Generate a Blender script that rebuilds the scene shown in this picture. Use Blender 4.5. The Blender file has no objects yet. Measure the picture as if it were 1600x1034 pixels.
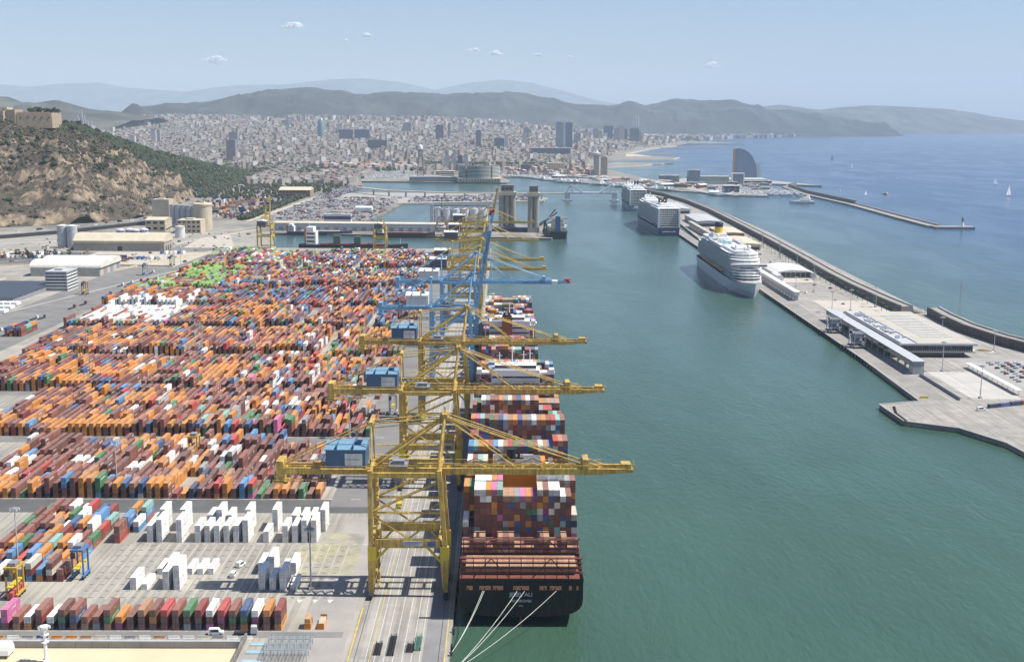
import bpy, math, random
import numpy as np
from mathutils import Vector, Matrix, noise as mnoise
random.seed(7); RNG = np.random.default_rng(11)
R = math.radians
scene = bpy.context.scene
COL = scene.collection

# ------------------------------------------------------------------ camera, sky, sun, exposure
CAM_H = 200.0
th, ps, ro = math.atan(332.5 / 1900), 12 / 1900, 0.005
Fw = Vector((math.sin(ps) * math.cos(th), math.cos(ps) * math.cos(th), -math.sin(th)))
R0 = Vector((math.cos(ps), -math.sin(ps), 0)); U0 = R0.cross(Fw)
Xc = R0 * math.cos(ro) + U0 * math.sin(ro); Uc = U0 * math.cos(ro) - R0 * math.sin(ro)
cam = bpy.data.cameras.new('camera'); cam_o = bpy.data.objects.new('camera', cam); COL.objects.link(cam_o)
m3 = Matrix((Xc, Uc, -Fw)).transposed().to_4x4(); m3.translation = (0, 0, CAM_H)
cam_o.matrix_world = m3
cam.sensor_width = 36; cam.lens = 36 * 1900 / 1600; cam.clip_start = 1; cam.clip_end = 200000
scene.camera = cam_o

SUN_EL, SUN_AZ = R(57), R(-3)          # azimuth measured from +X (right) towards +Y (away)
sun_dir = Vector((math.cos(SUN_EL) * math.cos(SUN_AZ), math.cos(SUN_EL) * math.sin(SUN_AZ), math.sin(SUN_EL)))
w = bpy.data.worlds.new('World'); scene.world = w; w.use_nodes = True
nt = w.node_tree; bg = nt.nodes['Background']
sky = nt.nodes.new('ShaderNodeTexSky'); sky.sky_type = 'NISHITA'; sky.sun_disc = False
sky.sun_elevation = SUN_EL; sky.sun_rotation = R(90) - SUN_AZ
sky.air_density = 1.0; sky.dust_density = 0.8; sky.ozone_density = 2.6; sky.altitude = 200
tn = nt.nodes.new('ShaderNodeVectorMath'); tn.operation = 'MULTIPLY'; tn.inputs[1].default_value = (.93, .97, 1.12); nt.links.new(sky.outputs[0], tn.inputs[0]); nt.links.new(tn.outputs[0], bg.inputs[0]); bg.inputs[1].default_value = 0.078
sl = bpy.data.lights.new('sun', 'SUN'); sl.energy = 4.9; sl.angle = R(0.53); sl.color = (1.0, 0.955, 0.88)
so = bpy.data.objects.new('sun', sl); COL.objects.link(so); so.rotation_euler = sun_dir.to_track_quat('Z', 'Y').to_euler()
so.location = (300, 300, 2000)
vs = scene.view_settings; vs.view_transform = 'Standard'; vs.look = 'None'; vs.gamma = 1; vs.exposure = 0.46
vs.use_curve_mapping = False
try:
    scene.cycles.use_denoising = True; scene.cycles.volume_bounces = 3; scene.cycles.max_bounces = 6
    scene.cycles.diffuse_bounces = 2; scene.cycles.transparent_max_bounces = 6
except Exception: pass

# ------------------------------------------------------------------ helpers
class MB:
    """collects geometry for one mesh; optional colour per vertex"""
    def __init__(s): s.v = []; s.f = []; s.c = []; s.col = (1, 1, 1)
    def _add(s, vs_, fs, col=None):
        n = len(s.v); s.v.extend(vs_); s.f.extend([tuple(i + n for i in f) for f in fs])
        s.c.extend([col or s.col] * len(vs_)); return s
    def box(s, x0, x1, y0, y1, z0, z1, col=None, bottom=True):
        fs = [(4, 5, 6, 7), (0, 1, 5, 4), (1, 2, 6, 5), (2, 3, 7, 6), (3, 0, 4, 7)]
        if bottom: fs.append((3, 2, 1, 0))
        return s._add([(x0, y0, z0), (x1, y0, z0), (x1, y1, z0), (x0, y1, z0), (x0, y0, z1), (x1, y0, z1), (x1, y1, z1), (x0, y1, z1)], fs, col)
    def obox(s, cx, cy, z0, sx, sy, sz, a=0, col=None):
        c, q = math.cos(a), math.sin(a); P = []
        for z in (z0, z0 + sz):
            for dx, dy in ((-.5, -.5), (.5, -.5), (.5, .5), (-.5, .5)):
                X, Y = dx * sx, dy * sy; P.append((cx + X * c - Y * q, cy + X * q + Y * c, z))
        return s._add(P, [(4, 5, 6, 7), (0, 1, 5, 4), (1, 2, 6, 5), (2, 3, 7, 6), (3, 0, 4, 7), (3, 2, 1, 0)], col)
    def beam(s, p, q, a, b=None, col=None, a2=None, b2=None):
        p, q = Vector(p), Vector(q); d = (q - p).normalized(); b = b or a; a2 = a2 or a; b2 = b2 or b
        up = Vector((0, 0, 1)) if abs(d.z) < .95 else Vector((0, 1, 0))
        u = d.cross(up).normalized(); w_ = u.cross(d)
        P = [p + u * x * a / 2 + w_ * y * b / 2 for x, y in ((-1, -1), (1, -1), (1, 1), (-1, 1))] + \
            [q + u * x * a2 / 2 + w_ * y * b2 / 2 for x, y in ((-1, -1), (1, -1), (1, 1), (-1, 1))]
        return s._add([tuple(v) for v in P], [(3, 2, 1, 0), (4, 5, 6, 7), (0, 1, 5, 4), (1, 2, 6, 5), (2, 3, 7, 6), (3, 0, 4, 7)], col)
    def tube(s, p, q, r, n=6, r2=None, col=None):
        p, q = Vector(p), Vector(q); d = (q - p).normalized(); r2 = r if r2 is None else r2
        up = Vector((0, 0, 1)) if abs(d.z) < .9 else Vector((1, 0, 0))
        u = d.cross(up).normalized(); w_ = d.cross(u); P = []
        for c_, rr in ((p, r), (q, r2)):
            for i in range(n):
                a = 2 * math.pi * i / n; P.append(tuple(c_ + (u * math.cos(a) + w_ * math.sin(a)) * rr))
        fs = [(i, (i + 1) % n, n + (i + 1) % n, n + i) for i in range(n)] + [tuple(range(n - 1, -1, -1)), tuple(range(n, 2 * n))]
        return s._add(P, fs, col)
    def path(s, pts, r, n=5, col=None):
        for a, b in zip(pts, pts[1:]): s.tube(a, b, r, n, col=col)
        return s
    def poly(s, pts, z0, z1, col=None):
        n = len(pts)
        ar = sum(pts[i][0] * pts[(i + 1) % n][1] - pts[(i + 1) % n][0] * pts[i][1] for i in range(n))
        if ar < 0: pts = pts[::-1]
        return s._add([(x, y, z0) for x, y in pts] + [(x, y, z1) for x, y in pts],
                      [tuple(range(n, 2 * n))] + [(i, (i + 1) % n, n + (i + 1) % n, n + i) for i in range(n)], col)
    def lathe(s, cx, cy, prof, n=16, col=None, cap=True):
        P = []; m = len(prof)
        for r, z in prof:
            for i in range(n):
                a = 2 * math.pi * i / n; P.append((cx + r * math.cos(a), cy + r * math.sin(a), z))
        fs = [(k * n + i, k * n + (i + 1) % n, (k + 1) * n + (i + 1) % n, (k + 1) * n + i) for k in range(m - 1) for i in range(n)]
        if cap: fs += [tuple(range((m - 1) * n, m * n)), tuple(range(n - 1, -1, -1))]
        return s._add(P, fs, col)
    def loft(s, rings, col=None, caps=True, closed=True):
        n = len(rings[0]); P = [tuple(p) for r in rings for p in r]; m = len(rings); e = n if closed else n - 1
        fs = [(k * n + i, k * n + (i + 1) % n, (k + 1) * n + (i + 1) % n, (k + 1) * n + i) for k in range(m - 1) for i in range(e)]
        if caps: fs += [tuple(range(n - 1, -1, -1)), tuple(range((m - 1) * n, m * n))]
        return s._add(P, fs, col)
    def quad(s, a, b, c, d, col=None): return s._add([a, b, c, d], [(0, 1, 2, 3)], col)
    def prism(s, sec, axis, a0, a1, col=None):
        """cross-section [(u,z)] swept along 'x' or 'y'"""
        if axis == 'x': r = [[(a, u, z) for u, z in sec] for a in (a0, a1)]
        else: r = [[(u, a, z) for u, z in sec] for a in (a0, a1)]
        return s.loft(r, col)
    def blob(s, c, r, col=None, k=1.0):
        t = 1.618; P = []
        for q in ((-1, t, 0), (1, t, 0), (-1, -t, 0), (1, -t, 0), (0, -1, t), (0, 1, t), (0, -1, -t), (0, 1, -t), (t, 0, -1), (t, 0, 1), (-t, 0, -1), (-t, 0, 1)):
            j = r / 1.9 * random.uniform(.65, 1.3); P.append((c[0] + q[0] * j, c[1] + q[1] * j, c[2] + q[2] * j * k))
        return s._add(P, [(0, 11, 5), (0, 5, 1), (0, 1, 7), (0, 7, 10), (0, 10, 11), (1, 5, 9), (5, 11, 4), (11, 10, 2), (10, 7, 6), (7, 1, 8), (3, 9, 4), (3, 4, 2), (3, 2, 6), (3, 6, 8), (3, 8, 9), (4, 9, 5), (2, 4, 11), (6, 2, 10), (8, 6, 7), (9, 8, 1)], col)
    def mesh(s, name, smooth=False, colors=False):
        me = bpy.data.meshes.new(name); me.from_pydata(s.v, [], s.f)
        if colors:
            at = me.attributes.new('Col', 'FLOAT_COLOR', 'POINT')
            a = np.ones((len(s.v), 4), np.float32); a[:, :3] = np.array(s.c, np.float32); at.data.foreach_set('color', a.ravel())
        if smooth: me.shade_smooth()
        return me
    def build(s, name, m, parent=None, smooth=False, colors=False, kind=None):
        me = s.mesh(name, smooth, colors); me.materials.append(m)
        return link(name, me, parent, kind)

def link(name, me, parent=None, kind=None):
    o = bpy.data.objects.new(name, me); COL.objects.link(o)
    if parent is not None: o.parent = parent
    if kind: o['kind'] = kind
    return o
def tag(o, label, cat, group=None):
    o['label'] = label; o['category'] = cat
    if group: o['group'] = group
    return o
def thing(name, label, cat, loc=(0, 0, 0), rz=0, group=None):
    o = bpy.data.objects.new(name, None); o.empty_display_size = 1; COL.objects.link(o); o.location = loc; o.rotation_euler = (0, 0, rz)
    return tag(o, label, cat, group)
def children(o, _c={}):
    return [c for c in COL.objects if c.parent == o]
def tree_of(o, allo=None):
    allo = allo or list(COL.objects); return [(c, [g for g in allo if g.parent == c]) for c in allo if c.parent == o]
def dup(o, tree, loc, rz, label, group=None, sc=None):
    r = o.copy(); COL.objects.link(r); r.location = loc; r.rotation_euler = (0, 0, rz); r['label'] = label
    if sc: r.scale = (sc, sc, sc)
    if group: r['group'] = group
    for c, gs in tree:
        k = c.copy(); COL.objects.link(k); k.parent = r
        for g in gs: q = g.copy(); COL.objects.link(q); q.parent = k
    return r
ORD = ['', 'first', 'second', 'third', 'fourth', 'fifth', 'sixth', 'seventh', 'eighth', 'ninth', 'tenth', 'eleventh', 'twelfth', 'thirteenth', 'fourteenth', 'fifteenth', 'sixteenth', 'seventeenth', 'eighteenth', 'nineteenth', 'twentieth', 'twenty-first', 'twenty-second', 'twenty-third', 'twenty-fourth', 'twenty-fifth', 'twenty-sixth', 'twenty-seventh', 'twenty-eighth', 'twenty-ninth', 'thirtieth', 'thirty-first', 'thirty-second', 'thirty-third', 'thirty-fourth', 'thirty-fifth']

def ordn(n):
    if n <= 20: return ORD[n]
    t_ = ['', '', 'twent', 'thirt', 'fort', 'fift', 'sixt', 'sevent', 'eight', 'ninet'][n // 10]
    return t_ + ('ieth' if n % 10 == 0 else 'y-' + ORD[n % 10])
# ------------------------------------------------------------------ materials
MATS = {}
def mat(name, col, rough=.6, var=.18, scale=.25, metal=0.0, bump=0.0, detail=5, streak=0.0, rand=0.0, attr=False, spec=.4, col2=None, sc3=None):
    if name in MATS: return MATS[name]
    m = bpy.data.materials.new(name); m.use_nodes = True; t = m.node_tree; N = t.nodes; L = t.links; b = N['Principled BSDF']
    b.inputs['Roughness'].default_value = rough; b.inputs['Metallic'].default_value = metal
    b.inputs['Specular IOR Level'].default_value = spec
    g = N.new('ShaderNodeNewGeometry'); mp = N.new('ShaderNodeMapping'); L.new(g.outputs['Position'], mp.inputs[0])
    if sc3: mp.inputs['Scale'].default_value = sc3
    nz = N.new('ShaderNodeTexNoise'); nz.inputs['Scale'].default_value = scale; nz.inputs['Detail'].default_value = detail; nz.inputs['Roughness'].default_value = .65
    L.new(mp.outputs[0], nz.inputs['Vector'])
    mr = N.new('ShaderNodeMapRange'); mr.inputs[1].default_value = .3; mr.inputs[2].default_value = .7
    mr.inputs[3].default_value = 1 - var; mr.inputs[4].default_value = 1 + var; L.new(nz.outputs[0], mr.inputs[0])
    if attr:
        c = N.new('ShaderNodeAttribute'); c.attribute_name = 'Col'; src = c.outputs['Color']
    elif col2:
        mx = N.new('ShaderNodeMix'); mx.data_type = 'RGBA'; mx.inputs[6].default_value = (*col, 1); mx.inputs[7].default_value = (*col2, 1)
        n2 = N.new('ShaderNodeTexNoise'); n2.inputs['Scale'].default_value = scale * .37; n2.inputs['Detail'].default_value = 6; L.new(mp.outputs[0], n2.inputs['Vector'])
        r2 = N.new('ShaderNodeMapRange'); r2.inputs[1].default_value = .42; r2.inputs[2].default_value = .6; L.new(n2.outputs[0], r2.inputs[0]); L.new(r2.outputs[0], mx.inputs[0]); src = mx.outputs[2]
    else:
        c = N.new('ShaderNodeRGB'); c.outputs[0].default_value = (*col, 1); src = c.outputs[0]
    fac = mr.outputs[0]
    if rand:
        oi = N.new('ShaderNodeObjectInfo'); rr = N.new('ShaderNodeMapRange'); rr.inputs[3].default_value = 1 - rand; rr.inputs[4].default_value = 1 + rand
        L.new(oi.outputs['Random'], rr.inputs[0]); mm = N.new('ShaderNodeMath'); mm.operation = 'MULTIPLY'; L.new(fac, mm.inputs[0]); L.new(rr.outputs[0], mm.inputs[1]); fac = mm.outputs[0]
    if streak:
        w2 = N.new('ShaderNodeTexNoise'); w2.inputs['Scale'].default_value = 1.0; w2.inputs['Detail'].default_value = 3; mp2 = N.new('ShaderNodeMapping'); mp2.inputs['Scale'].default_value = (1.1, 1.1, .09)
        L.new(g.outputs['Position'], mp2.inputs[0]); L.new(mp2.outputs[0], w2.inputs['Vector'])
        r3 = N.new('ShaderNodeMapRange'); r3.inputs[1].default_value = .35; r3.inputs[2].default_value = .65; r3.inputs[3].default_value = 1 - streak; r3.inputs[4].default_value = 1 + streak * .4
        L.new(w2.outputs[0], r3.inputs[0]); mm = N.new('ShaderNodeMath'); mm.operation = 'MULTIPLY'; L.new(fac, mm.inputs[0]); L.new(r3.outputs[0], mm.inputs[1]); fac = mm.outputs[0]
    vm = N.new('ShaderNodeVectorMath'); vm.operation = 'SCALE'; L.new(src, vm.inputs[0]); L.new(fac, vm.inputs['Scale'])
    L.new(vm.outputs[0], b.inputs['Base Color'])
    if bump:
        bp = N.new('ShaderNodeBump'); bp.inputs['Strength'].default_value = bump; bp.inputs['Distance'].default_value = .5 / max(scale, .05) * .2
        L.new(nz.outputs[0], bp.inputs['Height']); L.new(bp.outputs[0], b.inputs['Normal'])
    MATS[name] = m; return m
def slabs(m, sx, sy, k=.8, tyres=True):
    """slab joints and tyre tracks on paving"""
    t = m.node_tree; N = t.nodes; L = t.links; b = N['Principled BSDF']; old = b.inputs['Base Color'].links[0].from_socket
    g = N.new('ShaderNodeNewGeometry'); br = N.new('ShaderNodeTexBrick'); br.offset = .0; br.inputs['Scale'].default_value = 1; br.inputs['Brick Width'].default_value = sx; br.inputs['Row Height'].default_value = sy; br.inputs['Mortar Size'].default_value = .09; br.inputs['Mortar Smooth'].default_value = .4
    br.inputs['Color1'].default_value = (1, 1, 1, 1); br.inputs['Color2'].default_value = (.9, .9, .9, 1); br.inputs['Mortar'].default_value = (k, k, k, 1); L.new(g.outputs['Position'], br.inputs['Vector'])
    mp = N.new('ShaderNodeMapping'); mp.inputs['Scale'].default_value = (.55, .012, 1); L.new(g.outputs['Position'], mp.inputs[0]); nz = N.new('ShaderNodeTexNoise'); nz.inputs['Scale'].default_value = 1; nz.inputs['Detail'].default_value = 5; L.new(mp.outputs[0], nz.inputs['Vector'])
    mr = N.new('ShaderNodeMapRange'); mr.inputs[1].default_value = .40; mr.inputs[2].default_value = .62; mr.inputs[3].default_value = 1.06; mr.inputs[4].default_value = .78; L.new(nz.outputs[0], mr.inputs[0])
    n2 = N.new('ShaderNodeTexNoise'); n2.inputs['Scale'].default_value = .11; n2.inputs['Detail'].default_value = 8; n2.inputs['Roughness'].default_value = .7; L.new(g.outputs['Position'], n2.inputs['Vector'])
    m2 = N.new('ShaderNodeMapRange'); m2.inputs[1].default_value = .60; m2.inputs[2].default_value = .70; m2.inputs[3].default_value = 1; m2.inputs[4].default_value = .66; L.new(n2.outputs[0], m2.inputs[0])
    k1 = N.new('ShaderNodeMath'); k1.operation = 'MULTIPLY'; L.new(mr.outputs[0], k1.inputs[0]); L.new(m2.outputs[0], k1.inputs[1])
    v1 = N.new('ShaderNodeVectorMath'); v1.operation = 'MULTIPLY'; L.new(old, v1.inputs[0]); L.new(br.outputs[0], v1.inputs[1]); v2 = N.new('ShaderNodeVectorMath'); v2.operation = 'SCALE'; L.new(v1.outputs[0], v2.inputs[0]); L.new(k1.outputs[0], v2.inputs['Scale']); L.new(v2.outputs[0], b.inputs['Base Color']); return m
def facade(name, col, win, sx=3.2, sz=3.1, frac=.55, rough=.7):
    """far wall: window rows too small to pick apart"""
    m = mat(name, col, rough, .12, .05); t = m.node_tree; N = t.nodes; L = t.links; b = N['Principled BSDF']
    old = b.inputs['Base Color'].links[0].from_socket
    g = N.new('ShaderNodeNewGeometry'); sp = N.new('ShaderNodeSeparateXYZ'); L.new(g.outputs['Position'], sp.inputs[0])
    ad = N.new('ShaderNodeMath'); ad.operation = 'ADD'; L.new(sp.outputs[0], ad.inputs[0]); L.new(sp.outputs[1], ad.inputs[1])
    def saw(o, per, fr):
        d = N.new('ShaderNodeMath'); d.operation = 'DIVIDE'; L.new(o, d.inputs[0]); d.inputs[1].default_value = per
        f_ = N.new('ShaderNodeMath'); f_.operation = 'FRACT'; L.new(d.outputs[0], f_.inputs[0])
        l = N.new('ShaderNodeMath'); l.operation = 'LESS_THAN'; L.new(f_.outputs[0], l.inputs[0]); l.inputs[1].default_value = fr; return l.outputs[0]
    a = saw(ad.outputs[0], sx, frac); c = saw(sp.outputs[2], sz, .5)
    k = N.new('ShaderNodeMath'); k.operation = 'MULTIPLY'; L.new(a, k.inputs[0]); L.new(c, k.inputs[1])
    sn = N.new('ShaderNodeSeparateXYZ'); L.new(g.outputs['Normal'], sn.inputs[0])
    up = N.new('ShaderNodeMath'); up.operation = 'LESS_THAN'; L.new(sn.outputs[2], up.inputs[0]); up.inputs[1].default_value = .5
    k2 = N.new('ShaderNodeMath'); k2.operation = 'MULTIPLY'; L.new(k.outputs[0], k2.inputs[0]); L.new(up.outputs[0], k2.inputs[1])
    mx = N.new('ShaderNodeMix'); mx.data_type = 'RGBA'; L.new(k2.outputs[0], mx.inputs[0]); L.new(old, mx.inputs[6]); mx.inputs[7].default_value = (*win, 1)
    L.new(mx.outputs[2], b.inputs['Base Color']); return m

M_YEL = mat('crane_yellow', (.63, .44, .105), .5, .26, .5, streak=.34, col2=(.50, .32, .08))
M_YELB = mat('crane_yellow_bright', (.62, .47, .04), .45, .1, .4)
M_BLU = mat('crane_blue', (.20, .42, .62), .45, .12, .35, streak=.15)
M_HOUSE = mat('house_blue', (.055, .13, .23), .5, .1, .3)
M_HROOF = mat('house_roof_blue', (.17, .30, .41), .5, .1, .3)
M_WHITE = mat('white_paint', (.78, .78, .76), .45, .05, .3)
M_WHITED = mat('white_weathered', (.66, .66, .63), .6, .1, .3, streak=.12)
M_DARK = mat('dark_steel', (.035, .035, .04), .5, .2, .4)
M_GREY = mat('grey_steel', (.25, .26, .28), .5, .15, .4)
M_LGREY = mat('light_grey', (.45, .46, .47), .6, .1, .2)
M_GLASS = mat('dark_glass', (.02, .028, .035), .08, .2, .1, spec=.6)
M_CONC = mat('concrete', (.34, .325, .295), .85, .16, .06, detail=8, streak=.0)
M_CONCD = mat('concrete_old', (.20, .19, .17), .9, .3, .15, streak=.3)
M_TARM = mat('asphalt', (.105, .105, .105), .9, .25, .05, detail=9)
M_RED = mat('red_paint', (.42, .05, .04), .5, .15, .3)
M_BROWN = mat('rust_red', (.20, .065, .045), .65, .25, .4, streak=.2)
M_ORANGE = mat('orange_paint', (.60, .22, .03), .5, .12, .3)
M_BLACK = mat('black_hull', (.012, .013, .016), .4, .4, .2, streak=.5, col2=(.02, .017, .016))
M_RUBBER = mat('black_rubber', (.02, .02, .02), .8, .1, 1)
M_LINEW = mat('line_white', (.62, .62, .60), .8, .25, .5)
M_LINEY = mat('line_yellow', (.62, .45, .04), .8, .25, .5)
M_SAND = mat('sand', (.50, .42, .31), .9, .1, .02)
M_BEIGE = mat('beige_wall', (.52, .45, .33), .8, .1, .1, streak=.12)
M_BEIGER = mat('beige_roof', (.56, .49, .36), .8, .12, .08)
M_ROCK = mat('boulder', (.36, .34, .30), .9, .25, .4)
M_VCOL = mat('painted_mix', (1, 1, 1), .62, .16, .45, attr=True, streak=.10)
def dusty(m, k=.20, dust=(.42, .36, .31)):
    """sun-bleached, dust-covered tops"""
    t = m.node_tree; N = t.nodes; L = t.links; b = N['Principled BSDF']; old = b.inputs['Base Color'].links[0].from_socket
    g = N.new('ShaderNodeNewGeometry'); sp = N.new('ShaderNodeSeparateXYZ'); L.new(g.outputs['Normal'], sp.inputs[0])
    nz = N.new('ShaderNodeTexNoise'); nz.inputs['Scale'].default_value = .35; nz.inputs['Detail'].default_value = 5; L.new(g.outputs['Position'], nz.inputs['Vector'])
    mr = N.new('ShaderNodeMapRange'); mr.inputs[1].default_value = .5; mr.inputs[2].default_value = .9; mr.inputs[3].default_value = .10; mr.inputs[4].default_value = k * 2; L.new(sp.outputs[2], mr.inputs[0])
    mm = N.new('ShaderNodeMath'); mm.operation = 'MULTIPLY'; L.new(mr.outputs[0], mm.inputs[0]); L.new(nz.outputs[0], mm.inputs[1])
    mx = N.new('ShaderNodeMix'); mx.data_type = 'RGBA'; L.new(mm.outputs[0], mx.inputs[0]); L.new(old, mx.inputs[6]); mx.inputs[7].default_value = (*dust, 1); L.new(mx.outputs[2], b.inputs['Base Color']); return m
M_CMIX = dusty(mat('container_mix', (1, 1, 1), .6, .15, .45, attr=True, streak=.10))
M_LEAF = mat('foliage', (1, 1, 1), .8, .3, .2, attr=True, spec=.2)
M_TRUNK = mat('bark', (.09, .065, .045), .9, .2, 1)
def text_mesh(s, size, depth=0.0):
    cu = bpy.data.curves.new('t', 'FONT'); cu.body = s; cu.size = size; cu.align_x = 'CENTER'; cu.align_y = 'CENTER'; cu.resolution_u = 2
    o = bpy.data.objects.new('t', cu); COL.objects.link(o); bpy.context.view_layer.update()
    me = bpy.data.meshes.new_from_object(o.evaluated_get(bpy.context.evaluated_depsgraph_get())); bpy.data.objects.remove(o); bpy.data.curves.remove(cu)
    me.materials.clear(); return me
def place_text(me, name, m, parent, origin, ex, ey):
    """lettering on a plane: ex = reading direction, ey = up direction"""
    k = me.copy(); k.materials.append(m); o = link(name, k, parent)
    ex, ey = Vector(ex).normalized(), Vector(ey).normalized(); n = ex.cross(ey)
    M = Matrix((ex, ey, n)).transposed().to_4x4(); M.translation = Vector(origin); k.transform(M); return o
# ------------------------------------------------------------------ sea
RE = 7.0e6
def drop(x, y): return (x * x + y * y) / (2 * RE)
def build_sea():
    rings = [0, 60, 130, 200, 280, 360, 450, 560, 700, 850, 1000, 1200, 1450, 1750, 2100, 2500, 3000, 3600, 4300, 5200, 6300, 7600, 9200, 11000, 13500, 16500, 20000, 24000, 29000, 35000, 42000, 50000, 60000, 72000]
    n = 192; V = [(0, 0, 0)]; Fc = []
    for r in rings[1:]:
        for i in range(n):
            a = 2 * math.pi * i / n; V.append((r * math.cos(a), r * math.sin(a), -r * r / (2 * RE)))
    for i in range(n): Fc.append((0, 1 + i, 1 + (i + 1) % n))
    for k in range(len(rings) - 2):
        b0 = 1 + k * n; b1 = b0 + n
        for i in range(n): j = (i + 1) % n; Fc.append((b0 + i, b1 + i, b1 + j, b0 + j))
    me = bpy.data.meshes.new('sea'); me.from_pydata(V, [], Fc); me.shade_smooth()
    m = bpy.data.materials.new('sea_water'); m.use_nodes = True; t = m.node_tree; N = t.nodes; L = t.links; b = N['Principled BSDF']
    b.inputs['IOR'].default_value = 1.33; b.inputs['Roughness'].default_value = .16; b.inputs['Specular IOR Level'].default_value = .40
    g = N.new('ShaderNodeNewGeometry'); sp = N.new('ShaderNodeSeparateXYZ'); L.new(g.outputs['Position'], sp.inputs[0])
    # turbid harbour water inside the sea wall, clear blue water outside
    def mrange(src, a, b_, c=0, d=1):
        k = N.new('ShaderNodeMapRange'); k.inputs[1].default_value = a; k.inputs[2].default_value = b_; k.inputs[3].default_value = c; k.inputs[4].default_value = d; k.interpolation_type = 'SMOOTHSTEP'; L.new(src, k.inputs[0]); return k.outputs[0]
    def math_(op, a, b_):
        k = N.new('ShaderNodeMath'); k.operation = op
        for i, x in enumerate((a, b_)):
            if isinstance(x, (int, float)): k.inputs[i].default_value = x
            else: L.new(x, k.inputs[i])
        return k.outputs[0]
    nz0 = N.new('ShaderNodeTexNoise'); nz0.inputs['Scale'].default_value = .0035; nz0.inputs['Detail'].default_value = 5; L.new(g.outputs['Position'], nz0.inputs['Vector'])
    wob = math_('MULTIPLY', math_('SUBTRACT', nz0.outputs[0], .5), 260)
    xw = math_('ADD', sp.outputs[0], wob); yw = math_('ADD', sp.outputs[1], wob)
    out = mrange(math_('ADD', xw, math_('MULTIPLY', yw, .0)), 420, 1050)
    far = mrange(yw, 500, 2600)  # bluer with distance: sky reflection put into the harbour base colour
    mixA = N.new('ShaderNodeMix'); mixA.data_type = 'RGBA'; L.new(far, mixA.inputs[0]); mixA.inputs[6].default_value = (.044, .093, .063, 1); mixA.inputs[7].default_value = (.058, .110, .106, 1)
    mixB = N.new('ShaderNodeMix'); mixB.data_type = 'RGBA'; L.new(out, mixB.inputs[0]); L.new(mixA.outputs[2], mixB.inputs[6]); mixB.inputs[7].default_value = (.012, .050, .130, 1)
    # slicks and currents
    mp = N.new('ShaderNodeMapping'); mp.inputs['Scale'].default_value = (.0042, .0013, 1); mp.inputs['Rotation'].default_value = (0, 0, R(-62)); L.new(g.outputs['Position'], mp.inputs[0])
    nz1 = N.new('ShaderNodeTexNoise'); nz1.inputs['Scale'].default_value = 2.2; nz1.inputs['Detail'].default_value = 7; nz1.inputs['Distortion'].default_value = .8; L.new(mp.outputs[0], nz1.inputs['Vector'])
    pat = mrange(nz1.outputs[0], .33, .68, .90, 1.08)
    vm = N.new('ShaderNodeVectorMath'); vm.operation = 'SCALE'; L.new(mixB.outputs[2], vm.inputs[0]); L.new(pat, vm.inputs['Scale']); L.new(vm.outputs[0], b.inputs['Base Color'])
    rg = mrange(nz1.outputs[0], .4, .65, .21, .16); L.new(rg, b.inputs['Roughness'])
    # ripples
    mpa = N.new('ShaderNodeMapping'); mpa.inputs['Scale'].default_value = (.34, .15, 1); mpa.inputs['Rotation'].default_value = (0, 0, R(84)); L.new(g.outputs['Position'], mpa.inputs[0])
    na = N.new('ShaderNodeTexNoise'); na.inputs['Scale'].default_value = 1; na.inputs['Detail'].default_value = 4; na.inputs['Roughness'].default_value = .6; L.new(mpa.outputs[0], na.inputs['Vector'])
    mpb = N.new('ShaderNodeMapping'); mpb.inputs['Scale'].default_value = (.06, .022, 1); mpb.inputs['Rotation'].default_value = (0, 0, R(94)); L.new(g.outputs['Position'], mpb.inputs[0])
    nb = N.new('ShaderNodeTexNoise'); nb.inputs['Scale'].default_value = 1; nb.inputs['Detail'].default_value = 3; L.new(mpb.outputs[0], nb.inputs['Vector'])
    hh = math_('ADD', math_('MULTIPLY', na.outputs[0], .9), math_('MULTIPLY', nb.outputs[0], 1.6))
    bp = N.new('ShaderNodeBump'); bp.inputs['Strength'].default_value = .55; bp.inputs['Distance'].default_value = 1.0; L.new(hh, bp.inputs['Height']); L.new(bp.outputs[0], b.inputs['Normal'])
    me.materials.append(m); o = link('sea', me, kind='structure'); o['label'] = 'green harbour water turning into blue open sea'
build_sea()

# ------------------------------------------------------------------ land: quays, piers, city ground
def land(name, pts, z=3.0, m=None, kind='structure', z0=-4):
    b = MB(); b.poly(pts, z0, z); return b.build(name, m or M_CONC, kind=kind)
M_YARD = mat('yard_paving', (.32, .30, .26), .9, .16, .035, detail=10, col2=(.38, .355, .30))
M_QUAY = mat('quay_paving', (.36, .335, .295), .9, .16, .09, detail=8, col2=(.315, .30, .27))
M_LAND = mat('dry_ground', (.27, .25, .215), .95, .3, .03, detail=10, col2=(.17, .165, .145))
slabs(M_YARD, 8.84, 12.6, .84); slabs(M_QUAY, 6.0, 6.0, .82)
land('container_yard_ground', [(-20, 150), (-20, 1852), (-349, 1852), (-405, 2100), (-1900, 2100), (-1900, 150)], 3, M_YARD)
land('silo_pier', [(-405, 2100.5), (78, 2022), (84, 2062), (70, 2290), (-262, 2330), (-240, 2850), (-480, 3050), (-1200, 3200), (-1900, 3200), (-1900, 2100.5)], 3, M_LAND)
land('road_mole', [(-239.5, 2850), (95, 2960), (108, 3060), (60, 3150), (-10, 3220), (-395, 3260), (-479.5, 3050)], 3, M_CONC)
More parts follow.
